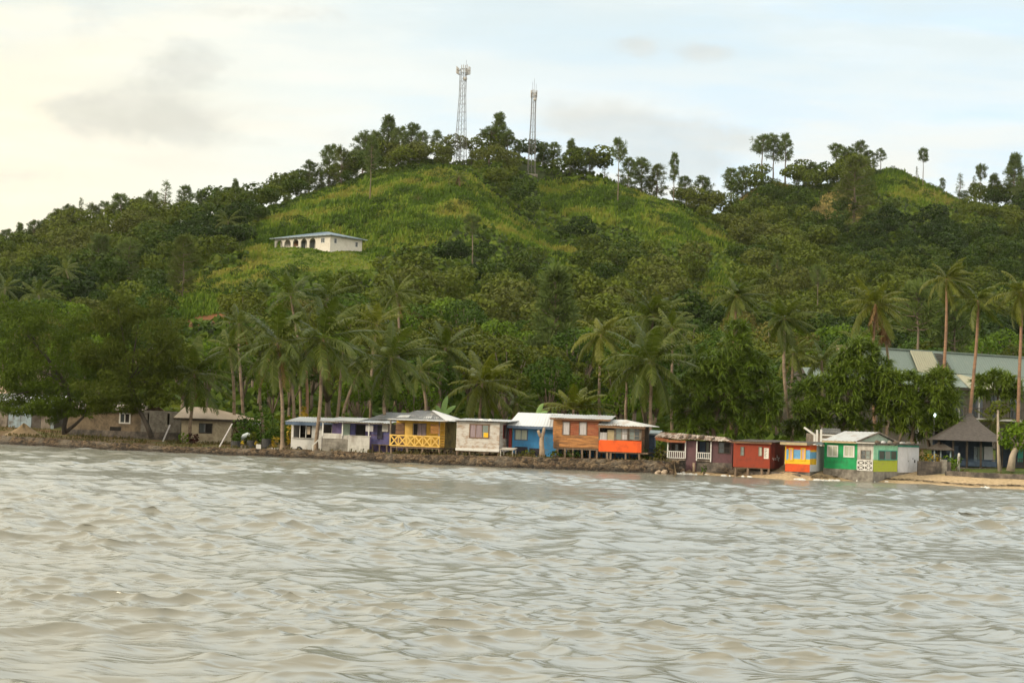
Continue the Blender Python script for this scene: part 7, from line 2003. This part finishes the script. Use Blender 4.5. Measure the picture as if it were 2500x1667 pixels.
def slope_palm(x, y, by, r, sd, lab, **k):
    b = ray_ground(x, by + (60 if x < 600 and y > 600 else 0))
    if b is None: b = gpt(x, 350, by)
    palm(lab, (x, y), x, b[1], r, sd, .25, nf=18, nleaf=16, group=SG, base=b, **k)
slope_palm(161, 660, 720, 44, 101, 'hillside palm with pale drooping fronds on the left slope')
slope_palm(94, 720, 775, 55, 102, 'broad hillside palm behind the green casuarina')
slope_palm(13, 705, 770, 45, 103, 'hillside palm at the left edge of the photo')
slope_palm(557, 540, 600, 40, 104, 'leaning hillside palm left of the arched house clearing')
slope_palm(1121, 430, 462, 26, 105, 'short skirted palm at the top of the grass spur', dead=7)
slope_palm(2135, 530, 570, 30, 106, 'small palm at the foot of the right hill dry grass')
slope_palm(1021, 482, 494, 17, 107, 'tiny pale agave like palm in the middle of the hill grass')
slope_palm(2070, 545, 575, 24, 108, 'small dark palm below the dry grass on the right hill')
slope_palm(480, 580, 620, 26, 109, 'small palm between the skyline pines and the hill grass')
slope_palm(620, 706, 760, 40, 110, 'hillside palm just above the grove left of the far palms')
slope_palm(1660, 790, 840, 40, 111, 'hillside palm left of the reddish trunked palm')
# ------------------------------------------------------------------ smaller things
def shrub(label, px, Y, w_px, h_px, mat, seed, n=260, size=.22, cat='shrub', name='shrub', group=None, lift=0.0):
    b = gpt(px, Y); s = Y / F; rs = np.random.RandomState(seed)
    r, h_ = w_px * s / 2, h_px * s
    bl = [(0, 0, h_ * .55 + lift, r * .7, r * .7, h_ * .5)] + [(rs.normal() * r * .5, rs.normal() * r * .4, h_ * rs.uniform(.3, .75) + lift, r * .45, r * .45, h_ * .3) for _ in range(5)]
    q, tn = leafcloud(rs, bl, n, size, shell=(.4, 1.1))
    t = thing(name, label, cat, b, 0, group)
    link('foliage', quadmesh('shrub_foliage', q, mat, tn), t)
    mb = MB()
    for k in range(4): mb.tube([(0, 0, -.15), (bl[k][0] * .5, bl[k][1] * .5, h_ * .3), bl[k][:3]], [.04, .03, .015], n=5)
    mb.build('stem', BARK, t)
    return t
shrub('bright green round bush behind the purple hut roof', 848, 144, 95, 78, LEAF['bright'], 1, 700, .26)
shrub('glossy dark green bush above the garden planters', 640, 143.5, 95, 100, LEAF['dark'], 2, 800, .24)
shrub('dark leafy bush beside the porch shelter', 605, 147, 60, 75, LEAF['dark'], 3, 500, .24)
shrub('bright green leafy shrub behind the block house end', 415, 160, 40, 30, LEAF['bright'], 4, 250, .25)
shrub('yellow croton behind the left corner of the shop roof', 706, 145, 22, 70, YELL, 5, 150, .26)
shrub('orange croton above the shop roof', 737, 146, 30, 95, ORNG, 6, 240, .3)
shrub('yellow-green croton between planters and palm', 668, 139.3, 20, 30, YELL, 7, 120, .18)
shrub('small orange flowering plant at the planters', 665, 138.4, 12, 14, ORNG, 8, 70, .14)
shrub('dark red leafed plant at the left of the planters', 572, 140.5, 22, 46, RPLANT, 9, 200, .2)
shrub('red flowered plant under the black window', 470, 146.5, 26, 28, RPLANT, 10, 130, .2)
shrub('green plant at the foot of the double palm trunk', 446, 146, 24, 30, LEAF['bright'], 11, 130, .2)
shrub('orange and green croton behind the concrete garden wall', 2272, 129.5, 44, 46, ORNG, 12, 220, .18)
shrub('green shrub over the concrete garden wall pillar', 2312, 130, 36, 38, LEAF['bright'], 13, 220, .18)
shrub('dark bush at the left of the concrete garden wall', 2250, 131, 26, 52, LEAF['olive'], 14, 160, .2)
shrub('leafy green plant climbing beside the left balustrade', 1610, 129.6, 30, 38, LEAF['olive'], 15, 220, .18)
shrub('weedy shrub under the blue house window', 1290, 131.8, 56, 16, LEAF['olive'], 16, 200, .14)
shrub('weedy shrub under the raw timber house', 1395, 130.4, 84, 18, LEAF['dark'], 17, 260, .14)
shrub('small weed clump under the left stilts of the timber house', 1352, 129.8, 26, 18, LEAF['olive'], 18, 110, .13)
shrub('thin dark shrub before the balcony house steps', 1718, 126.6, 16, 26, LEAF['dark'], 19, 90, .13)
shrub('low hedge plant beside the garden shelter', 2335, 134, 30, 34, LEAF['dark'], 20, 200, .18)
shrub('vine clump hanging at the right stilts of the porch', 1575, 129.6, 22, 26, LEAF['dark'], 21, 130, .13)

# leafy shore tree at the right edge
b = gpt(2478, 131); t = thing('shore_tree', 'bright leafy shore tree with a pale slanting trunk at the right edge', 'tree', b)
bl = blobs_px([(2490, 1050, 34, 24), (2465, 1065, 28, 20), (2520, 1060, 34, 30), (2490, 1085, 34, 18), (2530, 1030, 30, 24), (2455, 1082, 16, 10)], 131, b, 1, .6, 5); rs = np.random.RandomState(77)
q, tn = leafcloud(rs, bl, 1500, .24, shell=(.3, 1.1)); link('crown', quadmesh('shore_tree_crown', q, LEAF['bright'], tn), t)
mb = MB(); mb.tube([P(2467, 1150, 131) - b, P(2472, 1115, 131) - b, P(2484, 1080, 131) - b], [.34, .26, .16], n=9); mb.tube([P(2474, 1110, 131) - b, P(2495, 1085, 131) - b, P(2510, 1060, 131) - b], [.14, .1, .06], n=6); mb.tube([P(2480, 1085, 131) - b, P(2466, 1066, 131) - b], [.1, .05], n=6); mb.build('trunk', BARKP, t, True)
b = gpt(2441, 132); t = thing('slim_tree', 'slim pale trunk standing in front of the shingled pavilion', 'tree', b)
mb = MB(); mb.tube([(0, 0, -.2), P(2438, 1110, 132) - b, P(2437, 1060, 132) - b, P(2436, 1000, 132) - b], [.17, .14, .12, .08], n=8); mb.build('trunk', BARKP, t, True)
bl = blobs_px([(2436, 990, 20, 14), (2420, 1003, 15, 10), (2452, 1000, 15, 10)], 132, b, 1, .3, 8); q, tn = leafcloud(rs, bl, 260, .22); link('crown', quadmesh('slim_tree_crown', q, LEAF['olive'], tn), t)

# banana plants
def banana(label, px, Y, leaves, seed):
    b = gpt(px, Y); t = thing('banana_plant', label, 'banana plant', b); rs = np.random.RandomState(seed)
    for (x0, y0, x1, y1, w) in leaves:
        a, c = P(x0, y0, Y) - b, P(x1, y1, Y) - b; n = 9; mb = MB(); d = c - a; L = np.linalg.norm(d)
        sd = unit(np.cross(d, np.array([0, 1.0, .2]))) * w * Y / F
        rows = []
        for k in range(n):
            s_ = k / (n - 1); ww = math.sin(math.pi * min(1, .12 + s_ * .86)) ** .6
            m_ = a + d * s_ + np.array([.12, 0, -.10]) * (s_ ** 2) * L
            rows.append((m_ - sd * ww + np.array([0, .12 * w * .05, -.05]), m_, m_ + sd * ww + np.array([0, .1, -.05])))
        pts = [p for r_ in rows for p in r_]; fs = []
        for k in range(n - 1):
            for j in range(2): fs.append((k * 3 + j, k * 3 + j + 1, k * 3 + j + 4, k * 3 + j + 3))
        mb.idx(pts, fs); mb.build('leaf', BANANA, t, True)
    MB().tube([(0, 0, -.1), P(leaves[0][0], leaves[0][1], Y) - b], [.14, .07], n=7).build('stem', LIMESTEM, t, True)
BANANA = M('banana_leaf', (.16, .26, .07), rough=.5, var=.2, scale=3, stretch=(1, 1, 5)); LIMESTEM = M('banana_stem', (.16, .17, .06))
banana('banana plant with a pale upright leaf above the yellow house ridge', 1090, 142, [(1082, 1010, 1086, 960, 7), (1080, 1012, 1060, 985, 6), (1085, 1012, 1108, 985, 6)], 1)
banana('banana plant with a curled pale leaf above the blue house roof', 1312, 142, [(1312, 1012, 1322, 980, 6), (1313, 1012, 1335, 1000, 5)], 2)

# props leaning by the tan house and the concrete wall
for (x0, y0, x1, y1, Y, lab) in ((536, 1084, 567, 1034, 141.5, 'pale plank leaning against the tan hip roofed house corner'), (398, 1066, 415, 1037, 152, 'pale plank leaning against the bare concrete wall')):
    a, c = P(x0, y0, Y), P(x1, y1, Y + 1.5); a[2] = gzw(a[0], a[1]) - .02
    o = MB().beam((0, 0, 0), c - a, .14, .05).build('leaning_plank', GREYC); o.location = tuple(a); tag(o, lab, 'plank')

# sand heap by the shed
b = gpt(56, 153); rs = np.random.RandomState(6); n = 26; V = []; Q = []
for i in range(n):
    for j in range(9):
        r = j / 8; a = 2 * math.pi * i / n
        hgt = 1.05 * (1 - r) ** 1.15 * (1 + .15 * math.sin(3 * a + 1)) - .06
        V.append((math.cos(a) * r * 1.9 * (1 + .12 * math.sin(2 * a)), math.sin(a) * r * 1.4, hgt + rs.normal() * .02))
for i in range(n):
    for j in range(8): Q.append((i * 9 + j, i * 9 + j + 1, ((i + 1) % n) * 9 + j + 1, ((i + 1) % n) * 9 + j))
o = link('sand_heap', npmesh('sand_heap', V, Q, M('heap_sand', (.20, .14, .072), var=.2, bump=.5), smooth_=True)); o.location = tuple(b); tag(o, 'heap of brown sand in front of the pale blue tin shed', 'sand heap')

# planters
for k, (x0, x1, y0, y1, lab) in enumerate(((563, 588, 1066, 1082, 'leftmost dark tyre planter beside the red leafed plant'), (602, 624, 1063, 1082, 'dark tyre planter left of the pale block'), (638, 661, 1060, 1084, 'tall dark drum planter near the palm'))):
    Y = 140 - k * .6; b = gpt((x0 + x1) / 2, Y); r = (x1 - x0) / 2 * Y / F; hh = (y1 - y0) * Y / F
    t = thing('planter', lab, 'planter', b); mb = MB()
    mb.tube([(0, 0, -.1), (0, 0, hh * .3), (0, 0, hh * .34), (0, 0, hh * .64), (0, 0, hh * .68), (0, 0, hh * .97), (0, 0, hh)], [r * .92, r, r * .93, r, r * .93, r, r * .8], n=14); mb.build('pot', TYRE, t, True)
    rs = np.random.RandomState(60 + k); q, tn = leafcloud(rs, [(0, 0, hh + .28, r * .9, r * .8, .35), (.2, .1, hh + .5, r * .5, r * .5, .25)], 170, .17, shell=(.3, 1.1)); link('plant', quadmesh('planter_leaves', q, LEAF['dark' if k != 1 else 'olive'], tn), t)
for k, (x, Y, w, hh, m, lab) in enumerate(((594, 139.2, .45, .22, CONC, 'flat pale concrete block between the tyre planters'), (631, 138.7, .42, .36, STONEW, 'white square block between tyre and drum planters'), (668, 138.2, .75, .12, STONEW, 'low white stone slab right of the drum planter'))):
    b = gpt(x, Y); rs = np.random.RandomState(k); mb = MB(); mb.hexa([(sx * w / 2 * rs.uniform(.92, 1.05), sy * .2, z) for z in (-.1, hh) for sx, sy in ((-1, -1), (1, -1), (1, 1), (-1, 1))]); o = mb.build('stone_block', m); o.location = tuple(b); o.rotation_euler = (0, 0, .15 * k); tag(o, lab, 'block')
b = gpt(600, 140.6); mb = MB(); mb.tube([(-.45, 0, .62), (-.2, 0, .95), (.1, 0, 1.08), (.38, 0, 1.0), (.55, 0, .92)], [.08, .2, .22, .15, .06], n=10); o = mb.build('tarp', TARP, None, True); o.location = tuple(b); tag(o, 'pale folded tarp humped over the planters', 'tarp')
for k, (x, lab) in enumerate(((592, 'yellow flower clump in front of the pale tarp'), (663, 'yellow flower clump by the white stone slab'), (626, 'yellow-green flower clump between two planters'))):
    shrub(lab, x, 139.0, 9, 11, YELL, 90 + k, 50, .12, 'flowers', 'flower_clump', lift=.25)
b = gpt(730, 137.6); mb = MB(); mb.tube([(-.28, 0, -.2), (-.24, 0, .05), (-.12, 0, .2), (.06, 0, .22), (.2, 0, .1), (.27, 0, -.2)], .09, n=9); o = mb.build('half_buried_tyre', TYRE, None, True); o.location = tuple(b); tag(o, 'half buried black tyre against the white shop wall', 'tyre')

# beach: rocks, post, driftwood, log, slab
def rock(label, px, Y, r, mat, seed, sq=.7, group=None):
    b = gpt(px, Y); rs = np.random.RandomState(seed); me = bpy.data.meshes.new('rock'); V = []; n, m = 10, 7
    for i in range(m):
        th = math.pi * i / (m - 1)
        for j in range(n):
            a = 2 * math.pi * j / n; d = r * (1 + .35 * (vnoise(np.array([math.cos(a) * 1.3 + seed]), np.array([th * 1.4 + math.sin(a)]))[0] - .5) * 2)
            V.append((d * math.sin(th) * math.cos(a) * 1.25, d * math.sin(th) * math.sin(a), d * math.cos(th) * sq))
    Q = [(i * n + j, i * n + (j + 1) % n, (i + 1) * n + (j + 1) % n, (i + 1) * n + j) for i in range(m - 1) for j in range(n)]
    o = link('rock', npmesh('rock', V, Q, mat)); o.location = (b[0], b[1], (b[2] if Y > float(Ys(px)) else .02) + r * sq * .25); o.rotation_euler = (0, 0, seed); return tag(o, label, 'rock', group)
ROCKM = M('brown_rock', (.16, .115, .075), var=.35, bump=.5); ROCKP = M('pale_rock', (.36, .28, .2), var=.3, bump=.4)
RG = 'rocks at the end of the sea wall'
for k, (x, d, r, m, lab) in enumerate(((1607, -.75, .26, ROCKP, 'pale rock at the foot of the sea wall, first from the left'), (1622, -.8, .3, ROCKP, 'pale tan rock second from the left under the wall end'), (1640, -.6, .22, ROCKM, 'small brown rock under the wall end'), (1662, .8, .42, ROCKM, 'largest brown rock off the wall end'), (1668, .5, .14, STONEW, 'little white stone beside the largest brown rock'), (1682, 1.0, .2, ROCKM, 'brown rock left of the wooden post'), (1676, 3.2, .1, ROCKM, 'small dark stone higher on the sand'), (1706, 3.4, .12, DRIFT, 'dark lump on the sand behind the wooden post'), (1822, .5, .2, ROCKM, 'dark rock left of the concrete slab'), (1800, .3, .17, ROCKM, 'dark rock beside the driftwood end'))):
    rock(lab, x, float(Ys(x)) + d, r, m, 20 + k, group=RG)
b = gpt(1693, float(Ys(1693)) + .8); o = MB().tube([(0, 0, -.4), (.01, 0, .4), (0, 0, .78)], [.11, .10, .09], n=8).build('wooden_post', STUMPW, None, True); o.location = tuple(b); tag(o, 'short wooden post standing in the sand by the waterline', 'post')
b = gpt(1729, float(Ys(1729)) + 1.6); o = MB().tube([(-.34, 0, .05), (-.1, 0, .14), (.15, .05, .17), (.36, .05, .28)], [.1, .16, .13, .04], n=8).build('drift_log', STUMPW, None, True); o.location = tuple(b); tag(o, 'short tan driftwood log on the sand', 'log')
b = gpt(1782, float(Ys(1782)) + .7); t = thing('driftwood', 'tangled dark driftwood root at the waterline before the red hut', 'driftwood', b); rs = np.random.RandomState(12)
mb = MB(); mb.tube([(-.2, 0, .15), (.3, 0, .2), (.9, -.1, .12), (1.5, -.2, .02)], [.2, .22, .14, .08], n=8); mb.build('trunk', DRIFT, t, True)
for k in range(11):
    a = rs.uniform(-.1, .9); e = np.array([-.3 + rs.uniform(-.75, .35), rs.uniform(-.4, .4), rs.uniform(.25, .75)]); mb = MB(); o_ = np.array([rs.uniform(-.2, .5), 0, .2]); mb.tube([o_, (o_ + e) / 2 + rs.normal(size=3) * .06, e], [.08, .05, .02], n=5); mb.build('branch', DRIFT, t, True)
ys = float(Ys(1890)); a, c = gpt(1826, float(Ys(1826)) + .9), gpt(1955, float(Ys(1955)) + 1.6)
o = MB().hexa([(a[0], a[1], -.4), (c[0], c[1], -.4), (c[0], c[1] + 1.0, -.4), (a[0], a[1] + 1.0, -.4), (a[0], a[1], .52), (c[0], c[1], .36), (c[0], c[1] + 1.0, .40), (a[0], a[1] + 1.0, .55)]).build('concrete_slab', CONCD); tag(o, 'low broken concrete slab at the waterline before the kiosk', 'slab')
# retaining wall, lawn path, white pole
def low_wall():
    ax = np.arange(2318, 3100, 6.0); mb = MB(); pts = []
    for a_ in ax:
        y = float(Ys(a_)) + 6.0; x = (a_ - CX) / F * y; j = (fbm(np.array([a_ / 20.]), np.array([3.]))[0] - .5) * .08
        pts.append((x, y + j, .98 + j))
    V = []; 
    for p in pts: V += [(p[0], p[1], -.2), (p[0], p[1], p[2]), (p[0], p[1] + .35, p[2]), (p[0], p[1] + .35, -.2)]
    fs = []
    for i in range(len(pts) - 1):
        for k in range(4): fs.append((i * 4 + k, (i + 1) * 4 + k, (i + 1) * 4 + (k + 1) % 4, i * 4 + (k + 1) % 4))
    fs.append((0, 1, 2, 3)); e = len(V) - 4; fs.append((e + 3, e + 2, e + 1, e)); mb.idx(V, fs)
    tag(mb.build('retaining_wall', CONCD), 'low dark stone retaining wall between the sand and the pavilion lawn', 'wall')
low_wall()
b = gpt(2340, 130.8); t = thing('white_pole', 'stubby weathered white pole on the lawn by the pavilion', 'pole', b); MB().tube([(0, 0, -.2), (0, 0, .8), (.01, 0, 1.38), (.01, 0, 1.46)], [.11, .10, .095, .05], n=10).build('shaft', WHITE, t, True); MB().box(-.055, .055, -.115, -.1, .5, 1.2).build('mark', GREYW, t)
b = gpt(2279, 139.2); t = thing('lit_lamp', 'small bright white lamp shining among the pandanus leaves', 'lamp', b)
hz = P(2279, 1013, 139.2)[2] - b[2]; MB().beam((0, .1, -.2), (0, .1, hz), .06).build('post', STEEL, t)
m_, t_, N_, L_ = nt('lamp_glow'); o_ = N_.new('ShaderNodeOutputMaterial'); e_ = N_.new('ShaderNodeEmission'); e_.inputs[0].default_value = (.8, .92, 1, 1); e_.inputs[1].default_value = 12; L_.new(e_.outputs[0], o_.inputs[0])
MB().tube([(0, -.1, hz - .12), (0, -.1, hz - .06), (0, -.1, hz + .06), (0, -.1, hz + .12)], [.03, .07, .07, .03], n=10).build('bulb', m_, t, True)
# weed wrack on the sand
rs = np.random.RandomState(33); QS = []
for k in range(900):
    a_ = rs.uniform(1990, 2700); d = 1.35 + (fbm(np.array([a_ / 45.]), np.array([1.]))[0] - .5) * 1.3 + rs.normal() * .10
    if a_ < 2100 and rs.rand() < .5: d *= .55
    y = float(Ys(a_)) + d; x = (a_ - CX) / F * y; z = gzw(x, y) + .05
    l_, w = rs.uniform(.08, .3), rs.uniform(.02, .06); an = rs.normal() * .3
    QS.append([(x - l_ * math.cos(an), y - l_ * math.sin(an), z), (x, y - w, z + .05), (x + l_ * math.cos(an), y + l_ * math.sin(an), z), (x, y + w, z + .06)])
tag(link('seaweed', quadmesh('seaweed', np.array(QS), M('seaweed_wrack', (.055, .04, .022), bump=0), None)), 'dark wavy line of seaweed wrack along the sand', 'seaweed', kind='stuff')
# short weeds on the earth bank and lawn
rs = np.random.RandomState(34); QS = []; TS = []
for k in range(9000):
    a_ = rs.uniform(-60, 2600); d = rs.uniform(.4, 13)
    if 1640 < a_ < 2325: continue
    if a_ > 2325 and d < 6.3: continue
    if fbm(np.array([a_ / 40.]), np.array([d / 3.]))[0] < .47: continue
    y = float(Ys(a_)) + d; x = (a_ - CX) / F * y; z = gzw(x, y)
    hgt = rs.uniform(.05, .22) * (1.4 if a_ < 1650 else .6); w = .05; an = rs.rand() * 6.28
    QS.append([(x - w * math.cos(an), y - w * math.sin(an), z - .03), (x + w * math.cos(an), y + w * math.sin(an), z - .03), (x + w + rs.normal() * .05, y, z + hgt), (x - w * .3, y, z + hgt * .9)]); TS.append(rs.rand())
tag(link('weeds', quadmesh('weeds', np.array(QS), leafmat('weed_blades', [(.05, .055, .015), (.10, .085, .03), (.13, .10, .04)], rnd=0), np.array(TS))), 'short weeds along the bare earth bank', 'weeds', kind='stuff')
